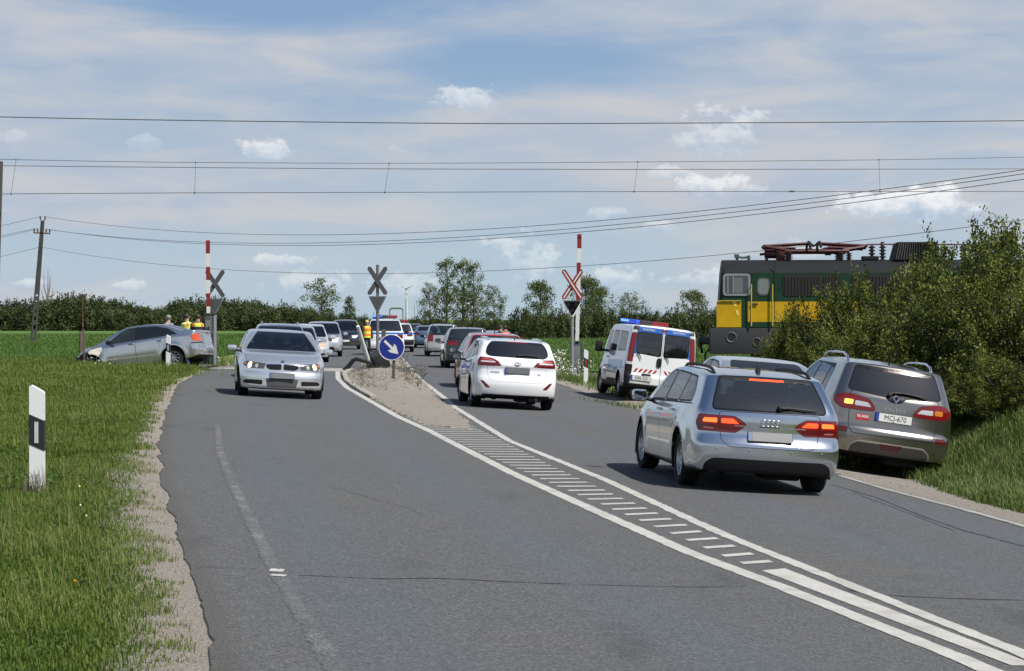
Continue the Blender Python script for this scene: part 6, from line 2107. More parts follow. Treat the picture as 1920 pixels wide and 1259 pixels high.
# ------------------------------------------------------------------ locomotive
def locomotive():
    Dn = 72.4                                   # near side of the body
    x0 = (1352 - 960) / 4000 * Dn               # front end of the body
    base = Vector((x0, Dn + 1.55, tz(x0) - .02))
    t = empty('locomotive', base, (0, 0, math.atan(TSL)))
    tag(t, 'green and yellow electric locomotive behind the bushes with a red pantograph', 'locomotive')
    GREEN = mat('loco_green', (.006, .034, .016), .5, 0, .45, 3, spec=.3)
    YEL = mat('loco_yellow', (.48, .29, .008), .5, 0, .22, 3, spec=.2)
    ROOF = mat('loco_roof_grey', (.014, .016, .018), .75, 0, .2, 2, spec=.15)
    FRAME = mat('loco_frame_grey', (.034, .034, .038), .8, 0, .2, 2, bump=.2)
    GRILL = mat('loco_grille_dark', (.012, .008, .009), .7, 0, .3, 3)
    PAN = mat('pantograph_red', (.055, .006, .010), .5, 0, .2, 5)
    L = 15.4; hw = 1.55
    k = 4000 / Dn
    def Z(py): return CAM_H + (598 - py) / k - base.z
    def X(px): return (px - 960) / k - x0
    zb, zs, zr = Z(616), Z(512), Z(488)
    # body: profile along x with sloping ends, section with rounded roof edge
    b = MB()
    prof = [(-hw, zb), (-hw, zs), (-hw + .10, zs + .14), (-hw + .34, zr - .12), (-hw + .75, zr - .02), (0, zr + .04)]
    prof = prof + [(-y, z) for y, z in reversed(prof[:-1])]
    def slope(z): return .0 if z < Z(570) else .16 * (z - Z(570)) / (zr - Z(570))
    xs = [0, .02, .12, .3] + list(np.linspace(.8, L - .8, 12)) + [L - .3, L - .12, L - .02, L]
    rings = []
    for xx in xs:
        e = min(xx, L - xx); s = 1 - .05 * (1 - min(1, e / .12))
        sh = slope
        ring = []
        for (y, z) in prof:
            dx = slope(z) * (1 if xx < L / 2 else -1)
            ring.append(b.bm.verts.new((xx + dx * (1 if e < 2 else 0), y * s, z)))
        rings.append(ring)
    for r0, r1 in zip(rings, rings[1:]):
        for i in range(len(prof) - 1):
            f = b.bm.faces.new((r0[i], r1[i], r1[i+1], r0[i+1]))
            zc = sum(v.co.z for v in f.verts) / 4
            f.material_index = 1 if zc > zs - .02 else 0
    for r in (rings[0], rings[-1]):
        b.bm.faces.new(r)
    body = b.obj('body', [GREEN, ROOF], t, ang=25)
    def plate(nm, x0_, x1_, z0_, z1_, m, th=.012, r=0, par=None, y=-hw):
        b = MB(); pl = [(x0_, z0_), (x1_, z0_), (x1_, z1_), (x0_, z1_)]
        if r: pl = round_poly(pl, r)
        b.prism(pl, y - th, y + .02)
        return b.obj(nm, m, par or t)
    plate('yellow_panel', X(1349.5) + .01, X(1396), Z(614), Z(567), YEL)
    plate('yellow_panel', X(1407), X(1412.5), Z(604), Z(566), YEL)
    plate('yellow_panel', X(1455), X(1700), Z(604), Z(566), YEL)
    d = plate('cab_door', X(1413), X(1453), Z(614), Z(522), GREEN, .016, .05)
    b = MB(); b.prism([(X(1413) + .01, Z(604)), (X(1453) - .01, Z(604)), (X(1453) - .01, Z(566)), (X(1413) + .01, Z(566))], -hw - .020, -hw - .010); b.obj('yellow_panel', YEL, d)
    def win(nm, a, b_, top, bot, fr=.06, glassm=None, par=None, r=.12, frm=None, y=-hw):
        f = plate(nm, X(a), X(b_), Z(bot), Z(top), frm or GREYSTEEL, .028, r, par, y)
        bb = MB(); bb.prism(round_poly([(X(a) + fr, Z(bot) + fr), (X(b_) - fr, Z(bot) + fr), (X(b_) - fr, Z(top) - fr), (X(a) + fr, Z(top) - fr)], r * .7), y - .032, y - .02)
        bb.obj('pane', glassm or LOCOGLASS, f); return f
    LOCOGLASS = mat('loco_window', (.045, .055, .062), .08, 0, .3, 2, spec=.8)
    w_ = win('window', 1362, 1413, 513.5, 555, .07)
    for (a, b_) in ((1367, 1375), (1379, 1383)):
        bb = MB(); bb.box(((X(a) + X(b_)) / 2, -hw - .033, (Z(518) + Z(551)) / 2), (.035, .014, Z(518) - Z(551))); bb.obj('window_bar', GREYSTEEL, w_)
    bb = MB(); bb.box(((X(1376) + X(1405)) / 2, -hw - .0325, (Z(520) + Z(551)) / 2), ((X(1405) - X(1378)) * .6, .004, Z(520) - Z(551) - .05)); bb.obj('curtain', mat('curtain_grey', (.12, .13, .14), .8), w_)
    win('door_window', 1424.5, 1449.5, 521, 555, .05, mat('loco_pale_pane', (.16, .18, .18), .15, 0, .2, 3), d, .18, DARKGREY)
    for a, b_ in ((1474, 1546), (1549, 1580), (1600, 1672), (1676, 1740)):
        v = plate('vent_grille', X(a), X(b_), Z(555), Z(515), GRILL, .02, .12)
        bb = MB()
        n = int((X(b_) - X(a)) / .11)
        for i in range(n): bb.box((X(a) + .08 + i * .11, -hw - .026, (Z(552) + Z(518)) / 2), (.03, .02, Z(519) - Z(551)))
        bb.obj('louvre', GRILL, v)
    for x in (1414.5, 1454):
        bb = MB(); bb.tube([(X(x), -hw - .10, Z(612)), (X(x), -hw - .10, Z(534))], .022, 8)
        for z in (Z(610), Z(536)): bb.tube([(X(x), -hw - .10, z), (X(x), -hw, z)], .018, 6)
        bb.obj('handrail', mat('rail_yellow', (.42, .34, .05), .5), t)
    bb = MB(); bb.box((X(1421), -hw - .05, Z(570)), (.22, .05, .05), bev=.015); bb.obj('door_handle', DARKGREY, t)
    # two small slanted pale yellow plates on the yellow panel
    for (q) in ([(1379, 564), (1386, 564), (1388, 575), (1383, 575)], [(1385, 582), (1390, 582), (1392, 592), (1388, 592)]):
        bb = MB(); bb.prism([(X(u), Z(v)) for u, v in q], -hw - .018, -hw - .010); bb.obj('plate', mat('pale_yellow', (.75, .55, .10), .4), t)
    bb = MB(); bb.box(((X(1350) + X(1396)) / 2, -hw - .03, Z(564.5)), (X(1396) - X(1350), .05, .035)); bb.obj('ledge', mat('rail_yellow', (.42, .34, .05), .5), t)
    bb = MB(); bb.box((X(1458), -hw - .006, (Z(600) + Z(490)) / 2), (.02, .02, Z(490) - Z(600))); bb.obj('body_seam', GAP, t)
    # frame, buffers, bogies
    bb = MB(); bb.box((L / 2, 0, (zb + Z(664)) / 2), (L + .52, hw * 2 + .06, zb - Z(664)), bev=.03); fr = bb.obj('frame', FRAME, t)
    for (x, y_, r) in ((1377.5, 633, .19), (1425, 642, .16), (1500, 640, .16)):
        bb = MB(); bb.lathe([(-hw - .04, r), (-hw - .052, r * .85), (-hw - .03, r * .7), (-hw - .03, 0)], 24, 'Y', (X(x), 0, Z(y_))); bb.obj('frame_port', DARKGREY, fr)
    for s in (-1, 1):
        bb = MB(); bb.tube([(-.26, s * .87, Z(640)), (-.62, s * .87, Z(640))], .12, 12); bb.lathe([(-.66, .0), (-.66, .2), (-.62, .25), (-.60, .25), (-.58, .1)], 24, 'X', (0, s * .87, Z(640))); bb.obj('buffer', DARKGREY, t)
    bb = MB(); bb.tube([(-.3, 0, Z(640)), (-.55, 0, Z(648)), (-.5, 0, Z(664))], .05, 6); bb.tube([(-.28, -.5, Z(655)), (-.42, -.5, Z(668)), (-.40, -.5, Z(684)), (-.3, -.48, Z(676))], .03, 6); bb.obj('coupling', BLACK, t)
    for xc in (3.2, L - 3.2):
        bb = MB(); bb.box((xc, 0, .62), (4.0, 2.5, .42), bev=.06); bb.box((xc, -1.2, .55), (1.2, .2, .5), bev=.04); bg = bb.obj('bogie', BLACK, t)
        for dx in (-1.15, 1.15):
            for s in (-1, 1):
                bb = MB(); bb.lathe([(-.07, 0), (-.07, .5), (0, .56), (.07, .52), (.07, 0)], 28, 'Y', (xc + dx, s * .76, .60)); bb.obj('wheel', RUST, bg)
    bb = MB()
    for q in range(3): bb.box((.35, -hw + .06, Z(672 + q * 9)), (.42, .28, .03))
    bb.obj('cab_step', BLACK, t)
    # roof gear
    zr0 = zr + .02
    bb = MB()
    bb.box((X(1390), -.5, Z(484)), (.10, .1, .26)); bb.box((X(1412), -.5, Z(484)), (.10, .1, .22)); bb.tube([(X(1388), -.5, Z(479)), (X(1399), -.5, Z(482)), (X(1414), -.5, Z(481))], .045, 6); bb.box((X(1389), -.5, Z(479)), (.16, .14, .12))
    bb.obj('horn', mat('roof_gear_green', (.05, .075, .07), .6), t)
    bb = MB(); bb.tube([(X(1442), -.4, Z(475)), (X(1466), -.4, Z(475))], .155, 12); bb.tube([(X(1433), -.4, Z(476)), (X(1442), -.4, Z(475))], .05, 6); bb.box((X(1446), -.4, Z(485)), (.1, .2, .3)); bb.box((X(1472), -.4, Z(478)), (.30, .4, .42), bev=.03); bb.obj('pantograph_drive', PAN, t)
    def insul(px, y, z0, z1):
        bb = MB(); n = 5
        pr = [(z0, .0)]
        for i in range(n):
            zz = lerp(z0, z1, i / n); d_ = (z1 - z0) / n
            pr += [(zz, .05), (zz + d_ * .3, .12), (zz + d_ * .5, .12), (zz + d_ * .8, .055)]
        pr += [(z1, .05), (z1, 0)]
        bb.lathe(pr, 14, 'Z', (X(px), y, 0)); bb.obj('insulator', mat('insulator_brown', (.035, .022, .02), .3), t)
    for px in (1488, 1585):
        for y in (-.75, .75): insul(px, y, zr0 - .05, Z(472))
    insul(1600, -.6, zr0 - .05, Z(473))
    # folded pantograph: lower and upper arms, two heads
    bb = MB()
    for y in (-.75, .75):
        bb.tube([(X(1480), y, Z(470.5)), (X(1600), y, Z(470.5))], .065, 6)
        bb.tube([(X(1486), y, Z(469)), (X(1441), y * .8, Z(461))], .06, 6)
        bb.tube([(X(1588), y, Z(469)), (X(1632), y * .8, Z(461.5))], .06, 6)
        bb.tube([(X(1441), y * .8, Z(460)), (X(1528), y * .6, Z(454.5))], .05, 6)
        bb.tube([(X(1632), y * .8, Z(460)), (X(1545), y * .6, Z(455))], .05, 6)
        bb.tube([(X(1441), y * .8, Z(463)), (X(1500), y * .7, Z(464))], .045, 6)
        bb.tube([(X(1632), y * .8, Z(465)), (X(1560), y * .7, Z(463))], .045, 6)
    for x, z in ((1441, 460.5), (1632, 461), (1486, 470), (1588, 470), (1528, 466), (1555, 466)):
        bb.tube([(X(x), -.75, Z(z)), (X(x), .75, Z(z))], .055, 6)
    bb.box((X(1536), 0, Z(468.5)), (X(1575) - X(1497), 1.2, .10)); bb.box((X(1562), -.3, Z(472)), (.2, .2, .2))
    pg = bb.obj('pantograph', PAN, t)
    for x in (1526, 1546):
        bb = MB(); bb.tube([(X(x), yy, Z(452) - .16 * (abs(yy) / .9) ** 4) for yy in np.linspace(-.95, .95, 13)], .045, 6); bb.tube([(X(x), -.35, Z(452)), (X(1536), -.3, Z(460))], .03, 5); bb.tube([(X(x), .35, Z(452)), (X(1536), .3, Z(460))], .03, 5); bb.obj('collector_bow', BLACK, pg)
    # bus bar, isolators, louvred roof hood
    bb = MB(); bb.tube([(X(1634), -.4, Z(457.5)), (X(1664), -.4, Z(457)), (X(1830), -.4, Z(458)), (X(1860), -.4, Z(459))], .028, 6); bb.obj('bus_bar', PAN, t)
    for px in (1644, 1664, 1779, 1814): insul(px, -.4, zr0 - .05, Z(459))
    bb = MB(); bb.tube([(X(1664), -.4, Z(459)), (X(1664), -.4, Z(452))], [.09, .05], 8); bb.obj('arrester', PAN, t)
    for px in (1630, 1640, 1650): 
        bb = MB(); bb.box((X(px), -.5, zr0 + .06), (.22, .3, .14), bev=.03); bb.obj('roof_box', ROOF, t)
    bb = MB()
    za, zb_ = zr0 - .02, Z(453.5)
    A = [(X(1683), -1.0), (X(1769), -1.0), (X(1769), 1.0), (X(1683), 1.0)]
    B = [(X(1691), -.8), (X(1763), -.8), (X(1763), .8), (X(1691), .8)]
    va = [bb.bm.verts.new((u, v, za)) for u, v in A]; vb = [bb.bm.verts.new((u, v, zb_)) for u, v in B]
    bb.bm.faces.new(vb)
    for i in range(4): bb.bm.faces.new((va[i], va[(i+1) % 4], vb[(i+1) % 4], vb[i]))
    hd = bb.obj('roof_hood', ROOF, t, smooth_=False)
    for i in range(18):
        f = (i + .5) / 18
        bb = MB(); bb.tube([(lerp(X(1683), X(1769), f), -1.02, za + .03), (lerp(X(1691), X(1763), f), -.83, zb_ - .03)], .022, 4); bb.obj('louvre', BLACK, hd)
locomotive()
# ------------------------------------------------------------------ vegetation
def leaf_mat(name, cols, trans=.35, rough=.55):
    m, t, p = new_mat(name)
    a = t.new('ShaderNodeAttribute', attribute_name='shade').outputs['Fac']
    nd = t.new('ShaderNodeValToRGB')
    t.l.new(a, nd.inputs[0])
    el = nd.color_ramp.elements
    while len(el) < len(cols): el.new(.5)
    for i, c in enumerate(cols): el[i].position = i / (len(cols) - 1); el[i].color = (*c, 1)
    t.l.new(nd.outputs[0], p.inputs['Base Color'])
    p.inputs['Roughness'].default_value = rough
    p.inputs['Specular IOR Level'].default_value = .25
    tr = t.new('ShaderNodeBsdfTranslucent')
    t.l.new(t.mix(.5, nd.outputs[0], nd.outputs[0]), tr.inputs[0])
    mx = t.new('ShaderNodeMixShader'); mx.inputs[0].default_value = trans
    t.l.new(p.outputs[0], mx.inputs[1]); t.l.new(tr.outputs[0], mx.inputs[2])
    t.l.new(mx.outputs[0], t.n['Material Output'].inputs[0])
    return m
def leaves(name, P, size, m, shade=None, up=.35, aspect=.6):
    """A small pointed quad at each point."""
    n = len(P)
    d = nrng.normal(size=(n, 3)); d[:, 2] += up; d /= np.linalg.norm(d, axis=1, keepdims=True) + 1e-9
    e = nrng.normal(size=(n, 3)); e -= d * (e * d).sum(1, keepdims=True); e /= np.linalg.norm(e, axis=1, keepdims=True) + 1e-9
    f = np.cross(d, e)
    s = (size * nrng.uniform(.6, 1.35, n))[:, None]
    V = np.stack([P - e * s, P + f * s * aspect + d * s * .15, P + e * s, P - f * s * aspect + d * s * .1], 1).reshape(-1, 3)
    F = np.arange(4 * n).reshape(n, 4)
    me = np_mesh(name, V, F, m)
    sh = nrng.uniform(0, 1, n) if shade is None else np.clip(shade + nrng.uniform(-.18, .18, n), 0, 1)
    me.attributes.new('shade', 'FLOAT', 'POINT').data.foreach_set('value', np.repeat(sh, 4).astype(np.float32))
    return me
def shrub_points(n, clumps, sub, rad, spread, inner=.25, lift=.0):
    """Leaf positions: sprays spread over an uneven dome of unit size (base at z=0)."""
    u = nrng.normal(size=(clumps, 3)); u /= np.linalg.norm(u, axis=1, keepdims=True)
    u[:, 2] = np.abs(u[:, 2]) * 1.05 - .10
    r = nrng.uniform(inner, 1.0, clumps) ** .5
    bump = 1 + .16 * np.sin(u[:, 0] * 5 + 1.3) + .14 * np.sin(u[:, 1] * 6 + u[:, 2] * 4)
    c = u * (r * bump)[:, None]
    k = nrng.integers(0, clumps, n)
    # each spray is a short leafy twig pointing outwards
    dirs = u + nrng.normal(size=u.shape) * .45; dirs[:, 2] += .12; dirs /= np.linalg.norm(dirs, axis=1, keepdims=True)
    ln = nrng.uniform(.4, 1.3, clumps) * spread
    tt = nrng.uniform(-.6, 1.0, n)
    P = c[k] + dirs[k] * (tt * ln[k])[:, None] + nrng.normal(size=(n, 3)) * (sub * (1.15 - .5 * np.clip(tt, 0, 1)))[:, None]
    cs = nrng.uniform(0, 1, clumps)
    return P, cs[k]
BUSH = leaf_mat('bush_leaves', [(.022, .031, .005), (.048, .066, .010), (.096, .118, .018), (.19, .205, .042)], .24)
HEDGE = leaf_mat('hedge_leaves', [(.018, .028, .010), (.036, .054, .014), (.064, .086, .024), (.105, .12, .045)], .22)
TREE = leaf_mat('tree_leaves', [(.046, .068, .016), (.080, .110, .024), (.125, .155, .040)], .34)
BARK = mat('bark', (.10, .085, .065), .95, 0, .35, 12, bump=.5)
TWIG = mat('grey_twig', (.15, .13, .11), .9, 0, .3, 12)
def stems(name, n, h, r, spread, m, seed):
    rr = random.Random(seed)
    b = MB()
    for k in range(n):
        a = rr.random() * 6.28; d = Vector((math.cos(a), math.sin(a), 0)) * rr.uniform(.2, 1) * spread
        P = [d * .12, d * .35 + Vector((0, 0, h * .35)), d * .75 + Vector((rr.uniform(-.1, .1), rr.uniform(-.1, .1), h * .7)), d * 1.1 + Vector((rr.uniform(-.15, .15), rr.uniform(-.15, .15), h * rr.uniform(.85, 1.08)))]
        b.tube(P, [r, r * .8, r * .5, r * .2], 5, False)
    return b.mesh(name, m)
bush_var = []
for i in range(4):
    P, cs = shrub_points(58000, 420, .040, 1.0, .30, .40)
    bush_var.append((leaves('foliage', P, .0175, BUSH, cs), stems('stems', 34, 1.05, .012, .75, TWIG, 40 + i)))
BIG = 'leafy shrubs forming the thicket beside the locomotive'
def shrub(x, y, r, h, lab, v, grp=BIG, zoff=0.0):
    t = empty('shrub', (x, y, g(x, y) + zoff), (0, 0, rng.random() * 6.28))
    tag(t, lab, 'shrub', grp)
    f, s = bush_var[v % 4]
    o = link_mesh('foliage', f, t); o.scale = (r * 1.08, r * 1.08, h / 1.10)
    o = link_mesh('stems', s, t); o.scale = (r * .9, r * .9, h / 1.3)
    return t
for i, (px, D, r, ytop, lab) in enumerate([
    (1500, 50, .95, 585, 'low leftmost shrub of the thicket in front of the locomotive frame'),
    (1562, 49, 1.15, 574, 'shrub covering the yellow side of the locomotive'),
    (1630, 48, 1.30, 542, 'tall shrub below the locomotive roof hood on its left'),
    (1705, 47, 1.45, 510, 'tall shrub right under the locomotive roof hood'),
    (1775, 45, 1.45, 492, 'tall shrub just right of the locomotive roof hood'),
    (1850, 43, 1.5, 470, 'very tall shrub near the right edge'),
    (1935, 41, 1.65, 456, 'tallest shrub at the right edge of the picture'),
    (1590, 42, 1.00, 610, 'low shrub behind the hidden silver saloon'),
    (1670, 40, 1.10, 590, 'low shrub just above the taupe car roof'),
    (1760, 38.5, 1.25, 560, 'dense shrub behind the right side of the taupe car'),
    (1840, 37, 1.30, 545, 'shaded dense shrub right of the taupe car'),
    (1925, 35.5, 1.35, 520, 'dense shrub at the right edge above the grass bank'),
    (1480, 52, .8, 610, 'small shrub at the foot of the locomotive buffer beam'),
    (1815, 34.5, .75, 690, 'low dark shrub at the top of the grass bank'),
    (1890, 33.5, .80, 680, 'low dark shrub at the right end of the grass bank')]):
    x = (px - 960) / 4000 * D
    z0 = g(x, D)
    shrub(x, D, r, CAM_H + (598 - ytop) / 4000 * D - z0, lab, i)
# bare twigs sticking up at the top of the thicket and out of its foot
b = MB()
for k in range(90):
    px = rng.choice([rng.uniform(1750, 1930), rng.uniform(1840, 1925)]); D = rng.uniform(36, 42)
    p = pt(px, rng.uniform(700, 800), D); q = p + Vector((rng.uniform(-.5, .3), rng.uniform(-.5, .1), rng.uniform(.5, 1.5)))
    b.tube([p, p.lerp(q, .5) + Vector((rng.uniform(-.1, .1), 0, .05)), q], [.010, .008, .003], 4, False)
o = b.obj('dry_twigs', TWIG); tag(o, kind='stuff')

# ---- trees and hedges farther off
def tree_mesh(n, clumps, shape, sub, spread, size, m, seed, airy=0.0):
    """Unit tree (height 1): crown leaves plus trunk and limbs."""
    rr = random.Random(seed)
    b = MB()
    b.tube([(0, 0, -.03), (.01, 0, .3), (-.01, .01, .6), (.0, 0, .95)], [.022, .017, .010, .002], 7)
    C = []
    for k in range(clumps):
        z = rr.uniform(.16, .98)
        w = shape(z) * rr.uniform(.25, 1.0)
        a = rr.random() * 6.28
        c = Vector((math.cos(a) * w, math.sin(a) * w, z))
        C.append(c)
        if k % 2 == 0:
            z0 = max(.08, z - w * .8 - .04)
            b.tube([(0, 0, z0), c.lerp(Vector((0, 0, z0)), .45) + Vector((0, 0, -.015)), c], [.008, .005, .0015], 4, False)
    C = np.array([tuple(c) for c in C])
    k = nrng.integers(0, clumps, n)
    P = C[k] + nrng.normal(size=(n, 3)) * np.array([sub, sub, sub * .75])
    cs = nrng.uniform(0, 1, clumps)
    return leaves('crown', P, size, m, cs[k]), b.mesh('trunk', BARK)
oval = lambda z: .40 * math.sqrt(max(0.02, 1 - ((z - .55) / .47) ** 2))
cone = lambda z: .34 * max(.08, 1.05 - z) * (1 if z > .25 else .6)
colm = lambda z: .24 * math.sqrt(max(.03, 1 - ((z - .55) / .5) ** 2))
tv = [tree_mesh(3000, 60, oval, .050, .1, .017, TREE, 1), tree_mesh(2600, 70, colm, .036, .1, .014, TREE, 2), tree_mesh(2400, 54, cone, .045, .1, .016, TREE, 3), tree_mesh(5200, 80, oval, .052, .1, .017, TREE, 4)]
def tree(px, D, ytop, ybase, width, v, lab, grp='trees on the horizon'):
    x = (px - 960) / 4000 * D
    zt = CAM_H + (598 - ytop) / 4000 * D; zb = CAM_H + (598 - ybase) / 4000 * D
    t = empty('tree', (x, D, zb), (0, 0, rng.random() * 6.28)); tag(t, lab, 'tree', grp)
    h = zt - zb; w = width / 4000 * D
    wid_ = {0: .80, 1: .52, 2: .62, 3: .80}[v]
    o = link_mesh('crown', tv[v][0], t); o.scale = (w / wid_, w / wid_, h)
    o = link_mesh('trunk', tv[v][1], t); o.scale = (h * .8, h * .8, h)
for a in [(603, 270, 521, 618, 74, 0, 'round loose tree behind the queue left of the crossing signal'),
          (655, 265, 557, 618, 44, 2, 'small pointed tree left of the police officer'),
          (838, 240, 486, 620, 58, 1, 'tall birch with pointed top, leftmost of the group'),
          (868, 244, 489, 620, 56, 1, 'tall birch in the middle of the group'),
          (888, 236, 494, 620, 50, 1, 'tall birch on the right of the group'),
          (806, 238, 530, 620, 44, 0, 'low spreading tree at the left foot of the birches'),
          (926, 246, 535, 620, 56, 0, 'rounded tree at the right foot of the birches'),
          (1013, 215, 529, 626, 66, 3, 'oval tree left of the right hand crossing signal'),
          (1098, 220, 521, 624, 66, 3, 'tall tree right behind the right hand crossing signal'),
          (1128, 225, 540, 624, 52, 3, 'lower tree touching the tall one behind the signal'),
          (1180, 230, 548, 618, 62, 0, 'round tree left of the police van'),
          (1232, 235, 584, 618, 26, 2, 'very small tree above the police van light bar'),
          (1298, 215, 547, 630, 66, 3, 'round tree left of the locomotive'),
          (1342, 230, 575, 625, 30, 0, 'narrow tree partly behind the locomotive front')]: tree(*a)
# bare tree behind the power pole
t = empty('bare_tree', pt(90, 600, 330)); tag(t, 'bare dead tree above the hedge beside the power pole', 'tree')
b = MB()
for dx, top_, s in ((0, 505, 0), (-8, 513, .3), (9, 540, .2), (-12, 545, .2), (4, 515, .4), (13, 545, .45)):
    A = pt(90, 575 - 40 * s, 330) - t.location; B = pt(90 + dx, top_, 330) - t.location
    b.tube([A, A.lerp(B, .5) + Vector((dx * .03, 0, -.2)), B], [.14, .10, .03], 5)
b.tube([Vector((0, 0, -2)), pt(90, 560, 330) - t.location], [.22, .16], 6)
b.obj('branches', mat('grey_dead_wood', (.22, .20, .19), .9), t)
hedge_var = []
for i in range(3):
    u = nrng.normal(size=(170, 3)); u /= (np.abs(u) ** 4).sum(1, keepdims=True) ** .25; u[:, 2] = np.abs(u[:, 2]) * .97
    cl = u * (nrng.uniform(.45, 1, 170) ** .4)[:, None] * (1 + .10 * nrng.normal(size=170))[:, None]
    k = nrng.integers(0, 170, 5200)
    P = cl[k] + nrng.normal(size=(5200, 3)) * .085; cs = nrng.uniform(0, 1, 170)[k]
    hedge_var.append(leaves('foliage', P, .050, HEDGE, cs))
hedge_core = []
def hedge_bush(px, D, ytop, ybase, width, lab, grp, mlt=1.0):
    x = (px - 960) / 4000 * D
    zt = CAM_H + (598 - ytop) / 4000 * D; zb = CAM_H + (598 - ybase) / 4000 * D
    o = link_mesh('hedge_bush', rng.choice(hedge_var), None, (x, D, zb - .2), (0, 0, rng.random() * 6.28))
    w = width / 4000 * D / 2
    o.scale = (w, w, (zt - zb + .2) / 1.05)
    tag(o, lab, 'bush', grp)
top_l = pchip([(-60, 570), (0, 567), (60, 565), (130, 556), (165, 558), (200, 566), (260, 573), (300, 579), (340, 567), (400, 562), (440, 567), (480, 570), (520, 574), (560, 580), (620, 588), (680, 592)])
GL = 'dark bushes of the hedge along the left field'
for i in range(34):
    px = -80 + i * 19.5 + rng.uniform(-5, 5); D = 335 + rng.uniform(-18, 18)
    hedge_bush(px, D, top_l(px) + rng.uniform(-2, 9), 619, rng.uniform(44, 84), 'dark green bush in the long hedge along the left field', GL)
for i in range(20):
    px = -80 + i * 30 + rng.uniform(-5, 5); D = 318 + rng.uniform(-6, 6)
    hedge_bush(px, D, top_l(px) + rng.uniform(10, 20), 620, rng.uniform(56, 80), 'dark green bush in the long hedge along the left field', GL)
GR = 'dark bushes of the hedge along the right field'
for i in range(21):
    px = 975 + i * 20 + rng.uniform(-4, 4); D = 196 + rng.uniform(-8, 8)
    hedge_bush(px, D, rng.uniform(584, 598), 643, rng.uniform(38, 56), 'dark green bush in the hedge along the right field', GR)
GM = 'scrub beside the road ahead'
for i in range(16):
    px = 690 + i * 18 + rng.uniform(-4, 4); D = 265 + rng.uniform(-15, 15)
    hedge_bush(px, D, rng.uniform(594, 606), 628, rng.uniform(26, 40), 'low bush of the scrub below the birches', GM)
for i in range(10):
    px = 575 + i * 12; D = 255 + rng.uniform(-10, 10)
    hedge_bush(px, D, rng.uniform(585, 600), 628, rng.uniform(24, 36), 'low bush behind the oncoming queue', 'bushes behind the oncoming queue')

# ---- grass
GRASS = leaf_mat('grass_blades', [(.060, .098, .013), (.094, .148, .021), (.138, .188, .036), (.20, .19, .08)], .34)
GRASS_R = leaf_mat('tall_grass_blades', [(.055, .088, .018), (.090, .135, .030), (.14, .19, .055), (.24, .235, .11)], .30)
WHEAT = leaf_mat('wheat_blades', [(.058, .108, .022), (.084, .150, .030), (.115, .185, .044)], .32)
def blades(name, X, Y, Z, H, Wd, m, shade, bendf=.5):
    n = len(X)
    a = nrng.uniform(0, 2*np.pi, n); c = np.cos(a); s = np.sin(a)
    ben = nrng.uniform(.15, 1.0, n) * bendf
    b0 = np.stack([X, Y, Z], 1)
    sd = np.stack([-s, c, np.zeros(n)], 1) * (Wd / 2)[:, None]
    fw = np.stack([c, s, np.zeros(n)], 1)
    mid = b0 + fw * (ben * H * .35)[:, None]; mid[:, 2] += H * .6
    tip = b0 + fw * (ben * H)[:, None]; tip[:, 2] += H * (1 - .35 * ben)
    V = np.stack([b0 - sd, b0 + sd, mid + sd * .8, mid - sd * .8, tip], 1).reshape(-1, 3)
    i = np.arange(n)[:, None] * 5
    F = np.concatenate([i + np.array([[0, 1, 2]]), i + np.array([[0, 2, 3]]), i + np.array([[3, 2, 4]])], 0)
    me = np_mesh(name, V, F, m)
    me.attributes.new('shade', 'FLOAT', 'POINT').data.foreach_set('value', np.repeat(np.clip(shade, 0, 1), 5).astype(np.float32))
    o = link_mesh(name, me); tag(o, kind='stuff'); return o
def vg(xs, ys): return np.array([g(x, y) for x, y in zip(xs, ys)])
def nz(x, y, f=1.0): return (np.sin(x*1.9*f + 1.3*np.sin(y*1.1*f)) + np.sin(y*2.3*f + x*.7*f + 1.7) + .7*np.sin(x*5.1*f - y*3.7*f)) / 2.7
# left verge
def verge_left(n, y0, y1, hmin, hmax, wd, pw):
    Y = y0 * (y1 / y0) ** nrng.uniform(0, 1, n) if pw else nrng.uniform(y0, y1, n)
    lo = -(.255 * Y + .9); hi = np.array([GRAV_L(y) for y in Y]) + .30
    u = nrng.uniform(0, 1, n)
    X = lo + (hi - lo) * u
    edge = hi - X                         # distance from the gravel
    keep = nrng.uniform(0, 1, n) < np.clip((edge + .20 * nz(X, Y, 2.3) + .14 * nz(X, Y, 8.0) - .12) * 5.0, .015, 1.0)
    bare = nz(X * 1.0, Y * .8, 1.4) + .5 * nz(X, Y, 4.0)
    keep &= X < np.array([ROAD_L(y) for y in Y]) - .05
    keep &= ~((bare > .95) & (nrng.uniform(0, 1, n) < .55))
    X, Y, edge = X[keep], Y[keep], edge[keep]
    pat = nz(X, Y, .8)
    H = nrng.uniform(hmin, hmax, len(X)) * (1 + .45 * pat) * np.clip(.62 + edge * 1.0, .62, 1)
    sh = .37 + .30 * pat + .20 * nz(X, Y, 3.3) + nrng.uniform(-.22, .22, len(X)) + (nrng.uniform(0, 1, len(X)) < .07) * .5 + 1.0 * np.clip(.40 - edge, 0, .40)
    return X, Y, vg(X, Y) - .012 + .028 * (edge < 1.0), H, np.full(len(X), wd) * nrng.uniform(.7, 1.4, len(X)), sh
a = verge_left(80000, 8.6, 24, .035, .085, .0055, True); blades('grass', *a[:5], GRASS, a[5], .9)
a = verge_left(70000, 24, 44, .05, .12, .009, True); blades('grass', *a[:5], GRASS, a[5], .8)
a = verge_left(75000, 44, 72, .07, .20, .016, False); blades('grass', *a[:5], GRASS, a[5], .7)
